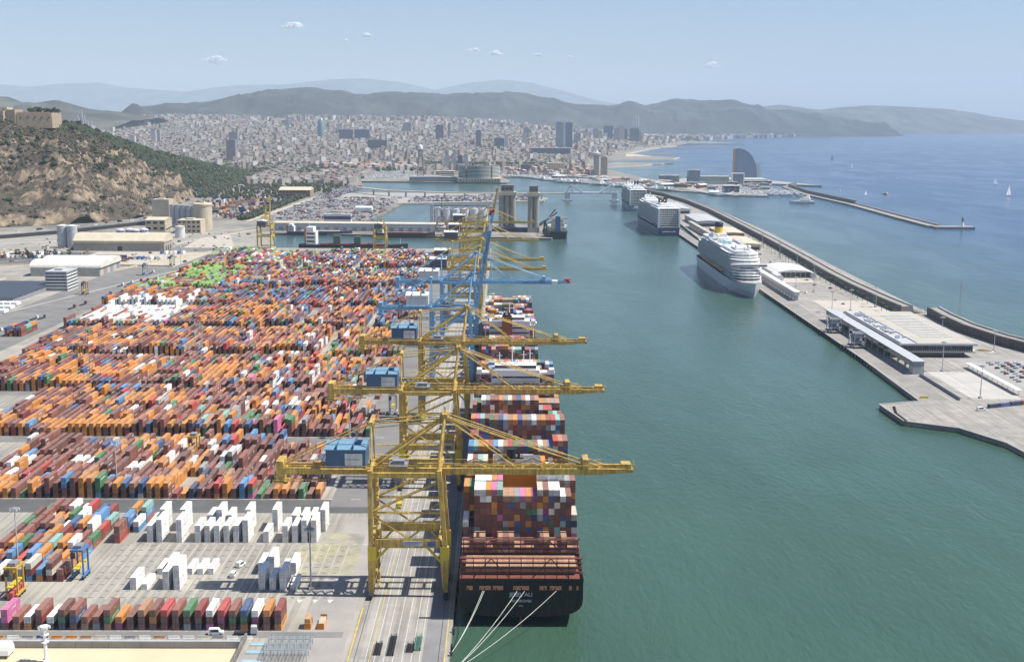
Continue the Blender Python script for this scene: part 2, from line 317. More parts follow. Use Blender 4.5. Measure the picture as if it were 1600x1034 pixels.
land('inner_quay', [(-1900, 3200.5), (-1200, 3200.5), (-480, 3050.5), (-410, 3560), (-452, 3842), (-300, 3830), (5, 3790), (20, 3860), (-20, 4250), (30, 4320), (130, 3990), (215, 3860), (360, 3620), (470, 3420), (560, 3330), (520, 3660), (420, 4700), (372, 5000), (600, 5300), (640, 5420), (455, 5480), (505, 5960), (840, 6150), (905, 6420), (800, 6560), (640, 6500), (700, 7100), (980, 8300), (1290, 9300), (1500, 10100), (1960, 10150), (1760, 10900), (1560, 11400), (2000, 14000), (3600, 19000), (-14000, 19000), (-14000, 3200.5)], 2.2, M_LAND)
# pier of the cruise terminals
PIER = [(330, 560), (312, 730), (296, 766), (266, 784), (264, 832), (296, 842), (300, 1000), (301, 1400), (338, 2386), (335, 2900), (318, 3330), (330, 3420), (372, 3400), (440, 3160), (470, 2600), (468, 2150), (450, 1650), (440, 1250), (452, 1160), (470, 1020), (540, 800), (620, 560)]
land('cruise_pier', PIER, 3, M_QUAY)
land('marina_spit', [(520, 3640), (500, 3560), (560, 3220), (690, 3190), (700, 3330), (800, 3370), (720, 3600), (830, 3800), (960, 3700), (850, 4060), (650, 4200), (540, 4000)], 3, M_CONC)
# ------------------------------------------------------------------ ship-to-shore gantry cranes
def rail(b, p, q, h=1.1, post=3.0, r=.06):
    p, q = Vector(p), Vector(q); L_ = (q - p).length; n = max(1, int(L_ / post)); up = Vector((0, 0, h))
    for k in (1, .5): b.tube(p + up * k, q + up * k, r, 3)
    for i in range(n + 1): a = p.lerp(q, i / n); b.tube(a, a + up, r, 3)
TXT = {}
def crane(loc, label, body, house_m, roof_m, rod, blue=False, boom_up=None, tip=78.0, back=-69.0, G=51.0, apex=75.5, group=None, name='gantry_crane', sign=True, low=False):
    """local origin: foot of the waterside rail, x towards the ship, z from the quay"""
    t = thing(name, label, 'crane', loc, 0, group); GA = -31.0; W = 10.5
    for sx in (GA, 0):
        for sy in (-W, W):
            b = MB(); xt = sx - (2.6 if sx == 0 else 0)
            b.beam((sx - .2, sy, 2.2), (sx + (-.5 if sx == 0 else .5), sy, 16), 1.9, 1.7, a2=3.6, b2=1.9)
            lc = MB(); lc.beam((sx + (-.5 if sx == 0 else .5), sy, 16), (sx + (-.5 if sx == 0 else .5), sy, 22), 3.5, 1.95)
            b.beam((sx - .3 if sx == 0 else sx, sy, 22), (xt, sy, G + 3.5), 1.9, 1.8)
            lo = b.build('leg', body, t); lc.build('leg_collar', M_YELB if not blue else body, t)
            if not low:
                b = MB(); b.box(sx - .9, sx + .9, sy - 4.6, sy + 4.6, 1.3, 2.3)
                for k in range(4): b.lathe(sx, sy - 3.6 + 2.4 * k, [(.1, .15), (.55, .2), (.55, 1.3), (.1, 1.35)], 8)
                b.build('bogie', M_DARK, t)
    for sx in (GA, 0): b = MB(); b.box(sx - .7, sx + .7, -W + 1, W - 1, 3.0, 4.8); b.build('sill_beam', body, t)
    for sy in (-W, W):
        b = MB(); b.box(GA + 2.1, -2.2, sy - .85, sy + .85, 21.6, 25.2); pb = b.build('portal_beam', body, t)
        for sx, d in ((GA + 1.6, 1), (-2.2, -1)):
            b = MB(); b.beam((sx, sy, 15.5), (sx + d * 5.5, sy, 21.7), .9, .9); b.build('knee_brace', M_YELB if not blue else body, t)
        b = MB(); zh = 36.5
        b.tube((GA + .8, sy, zh), (-1.6, sy, zh), .5, 8)
        b.tube((GA + .8, sy, zh - 1), (GA / 2, sy, 25.4), .42, 8); b.tube((-1.7, sy, zh - 1), (GA / 2, sy, 25.4), .42, 8)
        b.tube((GA + .8, sy, zh + .5), (-2.8, sy, G - 1.2), .55, 8)
        b.build('bracing', rod, t)
        if not low:
            b = MB(); rail(b, (GA + 2, sy, 25.2), (-2.4, sy, 25.2)); b.build('handrail', body, t)
    for sx in (GA, -2.4):
        for zz in ((G + .6, G + 3.2), (22, 24.4)): b = MB(); b.box(sx - .75, sx + .75, -W + .9, W - .9, *zz); b.build('cross_beam', body, t)
    # main girder over the quay and back reach
    b = MB()
    for sy in (-3.6, 3.6): b.box(back, 2.6, sy - .8, sy + .8, G, G + 2.7)
    for x in np.arange(back + 2, 2, 7.5): b.box(x - .3, x + .3, -2.9, 2.9, G + .8, G + 1.9)
    b.build('girder', body, t)
    # longitudinal tie beams between the legs, one on each side
    for sy in (-W, W):
        b = MB(); b.box(GA + 1, -3.6, sy - .6, sy + .6, G + .5, G + 2.6); b.build('tie_beam', body, t); b = MB(); b.tube((GA + 1, sy * .75, G + 9.3), (-2.2, sy * .75, G + 9.3), .3, 6); b.build('tie_rod', body, t)
    if not low:
        b = MB()
        for sy in (-4.7, 4.7): rail(b, (back + 1, sy, G + 2.7), (2, sy, G + 2.7), 1.3, 3.2, .08)
        for x in np.arange(back + 3, -34, 3.5): b.tube((x, -4.6, G - 2.2), (x, -4.6, G), .08, 3); b.tube((x, 4.6, G - 2.2), (x, 4.6, G), .08, 3)
        b.box(back + 2, -50, -5.2, -3.6, G - 2.4, G - 2.2); b.box(back + 2, -50, 3.6, 5.2, G - 2.4, G - 2.2)
        b.build('walkway', body, t)
        b = MB(); b.box(back - 1.5, back + 1.5, -4.5, 4.5, G - 3, G + 5.5)
        b.box(back - 3, back + 3, -5.2, 5.2, G - 4, G - 3.6); rail(b, (back - 3, -5.2, G - 3.6), (back + 3, -5.2, G - 3.6), 1.2, 1.5)
        for i in range(7): b.beam((back - 3 + i, random.uniform(-5, 5), G - 4 + random.uniform(0, 3)), (back - 2 + i, random.uniform(-4, 4), G + random.uniform(2, 7)), .3)
        b.build('end_platform', body, t)
    # boom
    hx, hz = 2.8, G + 1.3; ca, sa = (1, 0) if boom_up is None else (math.cos(boom_up), math.sin(boom_up))
    def bm(x, y, z):
        dx, dz = x - hx, z - hz; return (hx + dx * ca - dz * sa, y, hz + dx * sa + dz * ca)
    def tr(b):
        b.v = [bm(*p) for p in b.v]; return b
    b = MB(); T0 = tip - 13
    for sy in (-3.4, 3.4):
        b.box(2.9, T0, sy - .75, sy + .75, G, G + 2.6); b.beam((T0, sy, G + 1.3), (tip - 3, sy, G + 1.7), 1.4, 2.4, a2=1.0, b2=1.6)
    for x in np.arange(8, T0, 8.0): b.box(x - .3, x + .3, -2.7, 2.7, G + .8, G + 1.9)
    bo = tr(b).build('boom', body, t)
    b = MB()
    if not low:
        for sy in (-4.5, 4.5): rail(b, (3.5, sy, G + 2.6), (T0, sy, G + 2.6), 1.5, 3.4, .09)
        for x in np.arange(6, T0 - 8, 12.0):
            for sy in (-3.2, 3.2): b.tube((x, sy, G + 2.6), (x + 6, sy, G + 4.9), .22, 5); b.tube((x + 6, sy, G + 4.9), (x + 12, sy, G + 2.6), .22, 5)
        for x in (37 + 24 - 3,): b.box(x - 1.2, x + 1.2, -4.2, 4.2, G + 2.6, G + 6.5)
        tr(b).build('boom_walkway', body, t); b = MB()
    b.box(tip - 6, tip, -3, 3, G + .6, G + 2.0); b.box(tip - 5, tip - 1, -2.6, 2.6, G + 2.0, G + 4.2)
    if not low:
        rail(b, (tip - 7, -3.6, G + 2), (tip + .5, -3.6, G + 2), 2.4, 1.4); rail(b, (tip + .5, -3.6, G + 2), (tip + .5, 3.6, G + 2), 2.4, 1.4)
    tr(b).build('boom_tip', M_RED if blue else body, t)
    if blue:
        b = MB(); b.box(tip - 16, tip - 11, -4.3, 4.3, G - .06, G + 2.75); tr(b).build('boom_tip_band', M_WHITE, t)
        if 'apm' not in TXT: TXT['apm'] = text_mesh('APM TERMINALS', 3.0)
        o = place_text(TXT['apm'], 'lettering', mat('navy_paint', (.02, .04, .10), .5), t, (0, 0, 0), (1, 0, 0), (0, 0, 1))
        for v in o.data.vertices: q = bm(v.co.x + tip - 30, -4.2, v.co.z * .95 + G + 1.3); v.co = q
        if boom_up is not None:
            for v in o.data.vertices: v.co.y = -4.25
    # A frame, mast and stays
    A = (-.6, 0, apex)
    for sy in (-1, 1):
        b = MB(); b.tube((-3.0, sy * W * .96, G + 3), (-.6, sy * 3.2, apex), .75, 8, .6); b.build('mast', rod, t)
        b = MB(); b.tube((GA + 1, sy * 4.2, G + 3), (-1.5, sy * 3.0, apex - 1.2), .62, 8); b.build('back_strut', rod, t)
        b = MB(); b.tube((GA, sy * W * .8, G + 3), (GA, sy * 3.4, apex - 3), .38, 6); b.build('rear_post', rod, t)
    b = MB(); b.box(-1.7, .6, -4, 4, apex - 1.6, apex + 1.0); b.box(-.9, -.3, -.3, .3, apex + 1, apex + 3.4)
    rail(b, (-1.7, -4, apex + 1), (.6, -4, apex + 1), 1.1, 1.0)
    b.build('mast_head', rod, t); b = MB(); b.box(GA - .8, GA + .8, -4, 4, apex - 4, apex - 2.4); b.build('rear_head', rod, t)
    b = MB()
    for sy in (-3.3, 3.3):
        b.tube((-1.2, sy, apex - .5), (GA, sy, apex - 3.2), .30, 5); b.tube((GA, sy, apex - 3), (back + 1.5, sy, G + 4), .30, 5)
    b.tube((-1.2, -3.1, apex - 2), (GA, -3.1, apex - 5), .18, 4)
    b.build('backstay', rod, t)
    b = MB()
    for sy in (-3.2, 3.2):
        if boom_up is None:
            for x in (29, tip - 17): b.tube((-.2, sy, apex), (x, sy, G + 3), .24, 5); b.tube((-.2, sy * .7, apex - .9), (x, sy, G + 2.7), .12, 4)
        else:
            e = bm(29, sy, G + 3); b.tube((-.2, sy, apex), e, .24, 5); e2 = bm(tip - 17, sy, G + 3); b.tube(((e[0] + 9), sy, e[2] - 3), e2, .24, 5); b.tube(e, ((e[0] + 9), sy, e[2] - 3), .24, 5)
    b.build('forestay', rod, t)
    # machinery house
    b = MB(); x0, x1 = -49.5, -33.2
    b.box(x0, x1, -7, 7, G + 3.4, G + 11); ho = b.build('machinery_house', house_m, t)
    b = MB(); b.prism([(-7.4, G + 11.02), (7.4, G + 11.02), (7.4, G + 12.2), (0, G + 13.2), (-7.4, G + 11.4)], 'x', x0 - .5, x1 + .3); b.build('roof', roof_m, ho)
    if not low:
        b = MB()
        for x in (x0 + 4.5, x1 - 5): b.box(x, x + .25, -7.45, 7.45, G + 11.3, G + 13.25)
        b.box(x1 - 4.6, x1 - 2.6, -3, 0, G + 12, G + 13.5); b.build('roof_seam', M_HOUSE if not blue else M_GREY, ho)
        b = MB(); b.box(x0 - 2, x1 + 1, -8.6, -7.02, G + 3.1, G + 3.4); rail(b, (x0 - 2, -8.5, G + 3.4), (x1 + 1, -8.5, G + 3.4), 1.2, 2.2); b.build('house_walkway', body, t)
        if sign:
            b = MB(); b.box(x1 - 8.4, x1 - 1.2, -7.14, -7.02, G + 4.6, G + 9.6); so_ = b.build('sign', M_WHITED, ho)
            if 'sg' not in TXT: TXT['sg'] = text_mesh('APM TERMINALS', .78)
            place_text(TXT['sg'], 'lettering', mat('navy_paint', (.02, .04, .10), .5), ho, ((x0 + x1) / 2 + 3.35, -7.17, G + 7.1), (1, 0, 0), (0, 0, 1))
        # trolley, cab, spreader, stairs
        tx = -20
        b = MB(); b.box(tx - 4, tx + 4, -4.6, 4.6, G + 2.75, G + 3.6); b.box(tx - 2.5, tx + 2.5, -2, 2, G + 3.6, G + 5.2)
        b.box(tx - 2, tx + 1.5, -3.4, -.8, G - 3.6, G - .5); b.build('trolley', M_GREY, t)
        b = MB(); b.box(tx - 1.2, tx + 1.2, -6.1, 6.1, G - 14.4, G - 13.6)
        for dx in (-1, 1):
            for dy in (-2, 2): b.tube((tx + dx, dy, G - 13.6), (tx + dx, dy, G + 2.6), .07, 3)
        b.build('spreader', M_YELB, t)
        b = MB(); z = 3.0; k = 0
        while z < G - 3:
            y0, y1 = (-W + 1.4, -W + 5.4) if k % 2 == 0 else (-W + 5.4, -W + 1.4)
            b.beam((GA + 2.9, y0, z), (GA + 2.9, y1, z + 3.2), .8, .15); b.tube((GA + 3.3, y0, z + 1), (GA + 3.3, y1, z + 4.2), .06, 3)
            b.box(GA + 2.3, GA + 3.6, min(y0, y1) - .9, min(y0, y1), z + 3.1, z + 3.2); z += 3.2; k += 1
        b.tube((GA + 2.2, -W + 1.2, 2), (GA + 2.2, -W + 1.2, G), .1, 3); b.tube((GA + 2.2, -W + 5.8, 2), (GA + 2.2, -W + 5.8, G), .1, 3)
        b.build('stairs', body, t)
        for sx in (-17.5,):
            b = MB(); b.box(sx, sx + 8, -W - 1.02, -W - .88, 22.5, 24.6); pn = b.build('notice_board', M_WHITED, t)
            b = MB()
            for i in range(3): b.box(sx + .4, sx + 7.5 - i * 1.3, -W - 1.06, -W - 1.03, 24.0 - i * .55, 24.25 - i * .55)
            b.build('lettering', M_HOUSE, pn)
            b = MB(); b.box(sx + 10, sx + 13.2, -W - 1.02, -W - .88, 22.4, 24.4); b.build('number_plate', mat('plate_blue', (.05, .12, .3), .4), t)
    return t
CG = 'ship-to-shore cranes along the container quay'
c1 = crane((-24, 492, 3), 'yellow gantry crane nearest the stern of the black container ship', M_YEL, M_HOUSE, M_HROOF, M_YEL, group=CG)
all0 = list(COL.objects); tr1 = [(c, [g for g in all0 if g.parent == c]) for c in all0 if c.parent == c1]
dup(c1, tr1, (-24, 642, 3), 0, 'yellow gantry crane with blue house, second in the row from the stern', CG)
dup(c1, tr1, (-24, 786, 3), 0, 'yellow gantry crane with blue house, third in the row from the stern', CG)
M_BLUD = M_BLU
c4 = crane((-24, 905, 3), 'light blue gantry crane with its boom raised upright', M_BLU, M_WHITED, M_WHITE, M_BLU, True, boom_up=R(80), G=55, apex=82, group=CG, sign=False, tip=78)
c5 = crane((-24, 1052, 3), 'light blue gantry crane with lowered boom over the second container ship', M_BLU, M_WHITED, M_WHITE, M_BLU, True, G=55, apex=82, group=CG, sign=False, tip=81)
M_YELF = mat('old_crane_yellow', (.50, .36, .09), .6, .2, .3, streak=.2)
M_GHOUSE = mat('house_dark', (.10, .10, .13), .6)
c6 = crane((-24, 1195, 3), 'older yellow gantry crane right behind the light blue cranes', M_YELF, M_GHOUSE, M_WHITED, M_YELF, tip=66, back=-60, G=49, apex=72, group=CG, sign=False, low=True)
all0 = list(COL.objects); tr6 = [(c, [g for g in all0 if g.parent == c]) for c in all0 if c.parent == c6]
dup(c6, tr6, (-24, 1275, 3), 0, 'older yellow gantry crane, second one behind the light blue cranes', CG)
dup(c6, tr6, (-24, 1480, 3), 0, 'older yellow gantry crane with its boom level, next to the raised yellow boom', CG)
crane((-24, 1600, 3), 'yellow gantry crane with boom pointing up before the tall silos', M_YELF, M_GHOUSE, M_WHITED, M_YELF, boom_up=R(78), tip=62, back=-58, G=48, apex=70, group=CG, sign=False, low=True)
dup(c6, tr6, (-24, 1740, 3), 0, 'older yellow gantry crane at the far end of the container quay', CG)
# crane rails
b = MB()
for x in (-24, -55): b.box(x - .08, x + .08, 160, 1850, 3.004, 3.09)
b.build('crane_rail', M_DARK, kind='structure')
# ------------------------------------------------------------------ containers: shared meshes
CL, CW, CH = 12.6, 2.56, 2.78
PAL = {'rust': (.26, .095, .068), 'brown': (.17, .068, .052), 'orange': (.62, .25, .045), 'darkred': (.22, .035, .03), 'red': (.48, .055, .045), 'blue': (.045, .10, .24),
       'navy': (.03, .045, .10), 'skyblue': (.10, .27, .50), 'white': (.84, .83, .79), 'cream': (.62, .58, .48), 'grey': (.30, .31, .32), 'green': (.06, .20, .08), 'teal': (.25, .46, .40),
       'pink': (.62, .16, .34), 'magenta': (.30, .04, .16), 'lime': (.30, .48, .13), 'tan': (.45, .24, .13)}
CNAME = {'rust': 'rust red', 'brown': 'brown', 'orange': 'orange', 'darkred': 'dark red', 'red': 'bright red', 'blue': 'blue', 'navy': 'navy blue', 'skyblue': 'sky blue', 'white': 'white', 'cream': 'cream', 'grey': 'grey', 'green': 'green', 'teal': 'pale teal', 'pink': 'pink', 'magenta': 'plum', 'lime': 'lime green', 'tan': 'tan'}
WTS = [('rust', 30), ('brown', 16), ('orange', 25), ('darkred', 6), ('red', 5), ('blue', 6), ('navy', 3.5), ('skyblue', 3), ('white', 4), ('cream', 1.5), ('grey', 3.5), ('green', 5), ('teal', 1.4), ('pink', .9), ('tan', 4)]
WK = [k for k, _ in WTS]; WP = np.array([v for _, v in WTS]); WP = WP / WP.sum()
def rcol(): return WK[int(RNG.choice(len(WK), p=WP))]
BODY = {}
def container_meshes(L_, key):
    k = (L_, key)
    if k in BODY: return BODY[k]
    m = MATS.get('container_' + key) or dusty(mat('container_' + key, PAL[key], .55, .22, .8, rand=.15, streak=.16), .18 if key != 'white' else .04)
    w2 = CW / 2; b = MB(); e = .07
    # corrugated side walls between corner posts (coarse ribs), roof slightly sunk
    n = 11; ys = np.linspace(.25, L_ - .25, 2 * n + 1)
    ring0 = []; ring1 = []
    for i, y in enumerate(ys): x = w2 - (.02 if i % 2 else e); ring0.append((x, y, .2)); ring1.append((x, y, CH - .16))
    for s in (1, -1):
        P = [(s * x, y, z) for x, y, z in ring0] + [(s * x, y, z) for x, y, z in ring1]; q = len(ring0)
        f = [(i, i + 1, q + i + 1, q + i) if s > 0 else (i + 1, i, q + i, q + i + 1) for i in range(q - 1)]
        b._add(P, f)
    for s in (-1, 1):
        b.box(s * w2 - (.16 if s > 0 else 0), s * w2 + (0 if s > 0 else .16), 0, L_, 0, .2); b.box(s * w2 - (.12 if s > 0 else 0), s * w2 + (0 if s > 0 else .12), 0, L_, CH - .16, CH)
        for y in (0, L_ - .25): b.box(s * w2 - (.2 if s > 0 else 0), s * w2 + (0 if s > 0 else .2), y, y + .25, .2, CH - .16)
    b.box(-w2 + .12, w2 - .12, .06, L_ - .06, CH - .10, CH - .03); b.box(-w2 + .2, w2 - .2, L_ - .2, L_ - .06, 0, CH - .1); b.box(-w2 + .2, w2 - .2, .14, .2, 0, CH - .1)
    me = b.mesh('container'); me.materials.append(m)
    d = MB(); d.box(-w2 + .2, -.03, .05, .13, .18, CH - .2); d.box(.03, w2 - .2, .05, .13, .18, CH - .2)
    for x in (-.85, -.35, .35, .85): d.tube((x, .02, .1), (x, .02, CH - .15), .04, 4); d.box(x - .02, x + .3, -.02, .04, 1.15, 1.22)
    dm = d.mesh('door'); dm.materials.append(m); dm.materials.append(M_GREY)
    fi = [1 if len(p.vertices) and i >= 12 else 0 for i, p in enumerate(dm.polygons)]; dm.polygons.foreach_set('material_index', fi)
    BODY[k] = (me, dm); return BODY[k]
LET = {'pink': ('ONE', 1.7, (.85, .85, .85)), 'orange': ('Hapag-Lloyd', 1.25, (.03, .05, .16)), 'green': ('EVERGREEN', 1.35, (.8, .8, .8)), 'skyblue': ('MAERSK', 1.3, (.85, .85, .85)), 'navy': ('CMA CGM', 1.4, (.8, .8, .8)), 'red': ('HAMBURG SUD', 1.1, (.8, .8, .8)), 'white': ('MSC', .9, (.12, .1, .1)), 'rust': ('TRITON', .6, (.75, .7, .65)), 'brown': ('TEX', .7, (.75, .7, .65)), 'blue': ('CMA CGM', 1.3, (.8, .8, .8))}
LMESH = {}
def lettering(o, key, L_, p=1.0):
    if key not in LET or random.random() > p: return
    s, size, c = LET[key]
    if L_ < 8: size *= .6
    k = (key, L_)
    if k not in LMESH:
        me = text_mesh(s, size); M = Matrix(((0, 0, 1, CW / 2 + .03), (1.12, 0, 0, L_ / 2), (0, 1, 0, CH / 2), (0, 0, 0, 1))); me.transform(M)
        me.materials.append(mat('ink_' + key, c, .6, .05)); LMESH[k] = me
    link('lettering', LMESH[k], o)
def container(x, y, z, key, label, group, L_=CL, door=True, let=1.0, name='shipping_container', cat='container'):
    me, dm = container_meshes(L_, key)
    o = link(name, me); o.location = (x, y, z); tag(o, label, cat, group)
    if door: link('door', dm, o)
    if let: lettering(o, key, L_, let)
    return o
# ------------------------------------------------------------------ container ships
def hull_rings(y0, L_, B, zd, xc, stern_z=4.5, bow=70):
    rings = []; S = [(0, 1, stern_z), (.012, 1, 2.5), (.05, 1, -3), (.12, 1, -6), (.3, 1, -6), (1 - bow / L_, 1, -6), (1 - bow / L_ * .7, .93, -6), (1 - bow / L_ * .4, .7, -6), (1 - bow / L_ * .15, .34, -5), (1, .03, 2)]
    for f_, k, zb in S:
        h = B / 2 * k; y = y0 + f_ * L_; r = []; zt = zd + (3 * max(0, (f_ - .85) / .15))
        n = 14
        for i in range(n + 1):
            a = math.pi * i / n; c, s_ = math.cos(a), math.sin(a)
            ex = .42 if f_ < .9 else .8
            x = -h * math.copysign(abs(c) ** ex, c); z = (zd - 8) - (zd - 8 - zb) * abs(s_) ** .75
            r.append((xc + x, y, z))
        r = [(xc - h, y, zt)] + r + [(xc + h, y, zt)]
        rings.append(r)
    return rings
def ship_hull(t, y0, L_, B, zd, xc, hm, deckm):
    b = MB(); rg = hull_rings(y0, L_, B, zd, xc); b.loft(rg, caps=False, closed=False)
    n = len(rg[0]); b.f.append(tuple(range(n - 1, -1, -1)))
    h = b.build('hull', hm, t)
    b = MB(); P = [r[0] for r in rg] + [r[-1] for r in rg][::-1]; b._add([(x, y, zd - .4) for x, y, z in P], [tuple(range(len(P)))[::-1]]); b.build('deck', deckm, t)
    return h
M_FRAME = mat('lashing_frame', (.17, .058, .042), .6, .25, .5, streak=.2)
M_INK_W = mat('ink_ship', (.75, .75, .75), .6)
cands = []                     # (score, x, y, z, colour, ship)
DECKC = WK + ['magenta']
def dcol():
    r = random.random()
    return 'brown' if r < .36 else 'rust' if r < .52 else 'darkred' if r < .56 else 'navy' if r < .63 else 'grey' if r < .70 else 'orange' if r < .79 else 'blue' if r < .84 else 'white' if r < .89 else random.choice(['green', 'teal', 'pink', 'magenta', 'tan', 'cream'])
def tcol():
    r = random.random(); return random.choice(['tan', 'rust', 'rust', 'pink', 'orange', 'orange', 'white', 'tan', 'grey', 'teal', 'green', 'skyblue', 'red', 'cream', 'tan', 'blue'])
def deck_block(y, z0, x0, pitch, hs, tops, ship, face, bay):
    for i, h in enumerate(hs):
        for k in range(h):
            top = k == h - 1
            c = (tops[i] if tops else tcol()) if top else dcol()
            sc_ = (1000 - y * .5) if top else ((900 - y * .55) if k >= face else -1e6)
            cands.append((sc_, x0 + pitch * (i + .5), y, z0 + k * CH, c, ship, bay, i, k, top))
s1 = thing('container_ship', 'large black container ship moored with its stern towards the viewer', 'ship', (7, 458, 0))
def loc_to(o):
    """meshes were written in world metres: keep them there under a parent that stands at its base"""
    for c in COL.objects:
        if c.parent == o: c.location = -o.location
ship_hull(s1, 458, 372, 49.4, 20, 7, M_BLACK, M_BROWN)
b = MB(); b.box(-17.8, 31.8, 457.6, 457.95, 19.2, 20.3); b.box(-17.7, -17.3, 458, 800, 20, 21); b.box(31.3, 31.7, 458, 800, 20, 21); b.build('bulwark', M_BLACK, s1)
for x0, x1 in ((-14.6, -12.2), (-9.6, -5.0), (-4.2, -.1), (3.9, 10.2), (14.3, 17.2), (18.4, 23.0), (26.0, 27.2), (29.0, 29.8)):
    b = MB(); b.box(x0, x1, 457.8, 457.98, 15.6, 17.3); mp_ = b.build('mooring_port', mat('port_orange', (.62, .25, .13), .6, .3, .9), s1)
    if x1 - x0 > 2:
        b = MB(); b.obox((x0 + x1) / 2 + random.uniform(-.7, .7), 457.79, 15.6, .5, .06, random.uniform(.6, 1.1)); b.obox(x0 + .5, 457.79, 15.6, .35, .06, .8); b.build('fairlead', M_DARK, mp_)
for s, size, z in (('JEBEL ALI', 2.3, 13.6), ('MONROVIA', 1.6, 10.9), ('IMO', .95, 8.9)):
    place_text(text_mesh(s, size), 'lettering', M_INK_W, s1, (7, 457.93, z), (1, 0, 0), (0, 0, 1))
b = MB(); b.box(6.6, 7.4, 458.4, 461, -3, 4.2); b.build('rudder', M_BROWN, s1)
for y, z1 in ((459, 28.4), (481, 28.2)):
    b = MB()
    for i in range(11):
        x = -16.6 + 4.72 * i; b.box(x - .16, x + .16, y - .3, y + .3, 20, z1)
    for z in np.arange(22.4, z1 + .3, (z1 - 22.4) / 3): b.box(-17.2, 31.2, y - .75, y + .75, z - .14, z + .14); rail(b, (-17.2, y - .75, z), (31.2, y - .75, z), 1.0, 4.72, .07)
    for k in (0, 1):
        xa = -11.9 + k * 23.6
        b.beam((xa, y - .4, 20.5), (xa + 7, y - .4, z1), .35); b.beam((xa + 7, y - .4, z1), (xa + 14, y - .4, 20.5), .35)
    for x in (-17.4, 31.4): b.tube((x, y, z1), (x, y, z1 + 1.2), .1, 4)
    b.build('lashing_bridge', M_FRAME, s1)
b = MB(); b.box(-5, 19, 532, 549, 20, 45); b.build('engine_casing', mat('casing_orange', (.80, .27, .03), .5, .08, .2), s1)
b = MB(); b.box(-4.5, 17, 532.5, 548.5, 45, 45.5); rail(b, (-4.5, 532.6, 45.5), (17, 532.6, 45.5), 1.2, 2.5, .08); b.box(0, 9, 541, 546, 44.5, 46.4); b.box(11, 15, 538, 545, 44.5, 45.6); b.build('casing_deck', mat('deck_dark', (.12, .12, .13), .7, .3, .4), s1)
b = MB(); b.lathe(3.2, 540, [(2.2, 44.5), (2.2, 50), (2.6, 51)], 14); b.tube((6.8, 541, 44), (6.8, 541, 49), .6, 8); b.build('funnel', M_BLACK, s1)
b = MB(); b.box(-8, 22, 739, 752, 20, 46); b.box(-17.4, 31.4, 741, 748, 43, 44.2); b.box(-6, 20, 740, 750, 46, 49); b.build('deckhouse', M_WHITE, s1)
b = MB(); b.box(-5.8, 19.8, 739.85, 740.0, 47.2, 48.4)
for z in (25, 29, 33, 37, 41): b.box(-7.5, 21.5, 738.9, 739, z, z + 1.1)
b.build('bridge_window', M_GLASS, s1)
b = MB()
for x, h in ((-3, 7), (5, 11), (12, 8), (16, 9)): b.tube((x, 745, 49), (x, 745, 49 + h), .35, 6); b.box(x - 1.8, x + 1.8, 744.8, 745.2, 49 + h * .7, 49 + h * .7 + .35)
b.blob((8, 746, 50.4), 1.3); b.build('radar_mast', M_WHITE, s1)
b = MB()
for x in (-15.5, 29.5): b.box(x - 1.6, x + 1.6, 741, 748, 44.2, 46); b.beam((x, 744, 40), (x * .6 + 3, 744, 35), .4)
b.build('bridge_wing', M_WHITE, s1)
# deck loads of the first ship
P1 = 2.46; X1 = 7 - 10 * P1
deck_block(463.5, 20.5, X1, P1, [0] + [1] * 18 + [0], ['tan'] * 20, 1, 1, 'stern bay')
deck_block(485.5, 20.5, X1, P1, [1, 1, 2, 2, 1, 1, 2, 2, 2, 1, 1, 1, 1, 2, 2, 1, 1, 2, 1, 1], ['tan', 'rust', 'tan', 'tan', 'rust', 'tan'] * 4, 1, 1, 'low bay between lashing frames')
H1 = [3, 2, 8, 8, 8, 8, 8, 7, 7, 7, 7, 7, 7, 8, 8, 8, 8, 7, 7, 4]
T1 = ['white', 'navy', 'white', 'white', 'orange', 'pink', 'teal', 'tan', 'tan', 'grey', 'pink', 'orange', 'magenta', 'cream', 'rust', 'white', 'white', 'white', 'rust', 'cream']
deck_block(501.5, 21, X1, P1, H1, T1, 1, 1, 'tall stern stack')
deck_block(515.4, 21, X1, P1, [7, 7, 8, 8, 8, 8, 8, 3, 3, 3, 3, 3, 3, 9, 9, 9, 9, 9, 8, 8], ['orange', 'green', 'white', 'white', 'white', 'orange', 'pink', 'teal', 'tan', 'tan', 'tan', 'tan', 'tan', 'white', 'white', 'white', 'white', 'white', 'grey', 'rust'], 1, 20, 'bay behind tall stern stack')
for k, (y, hb, fc) in enumerate(((551, 5, 9), (565, 6, 9), (582, 7, 4), (596, 5, 3), (613, 8, 5), (627, 8, 9), (644, 6, 4), (658, 8, 6), (675, 7, 9), (689, 8, 6), (706, 7, 9), (720, 6, 9), (756, 7, 9), (772, 8, 6), (789, 7, 9), (803, 6, 9))):
    hs = []; h = hb
    for i in range(20):
        if random.random() < .22: h = max(2, min(9, hb + random.choice([-3, -2, -1, 0, 0, 0, 0, 1])))
        hs.append(h)
    if y > 780: hs[0:2] = [0, 0]; hs[-2:] = [0, 0]
    deck_block(y, 21, X1, P1, hs, None, 1, fc, ORD[k + 1] + ' bay ahead of orange casing')
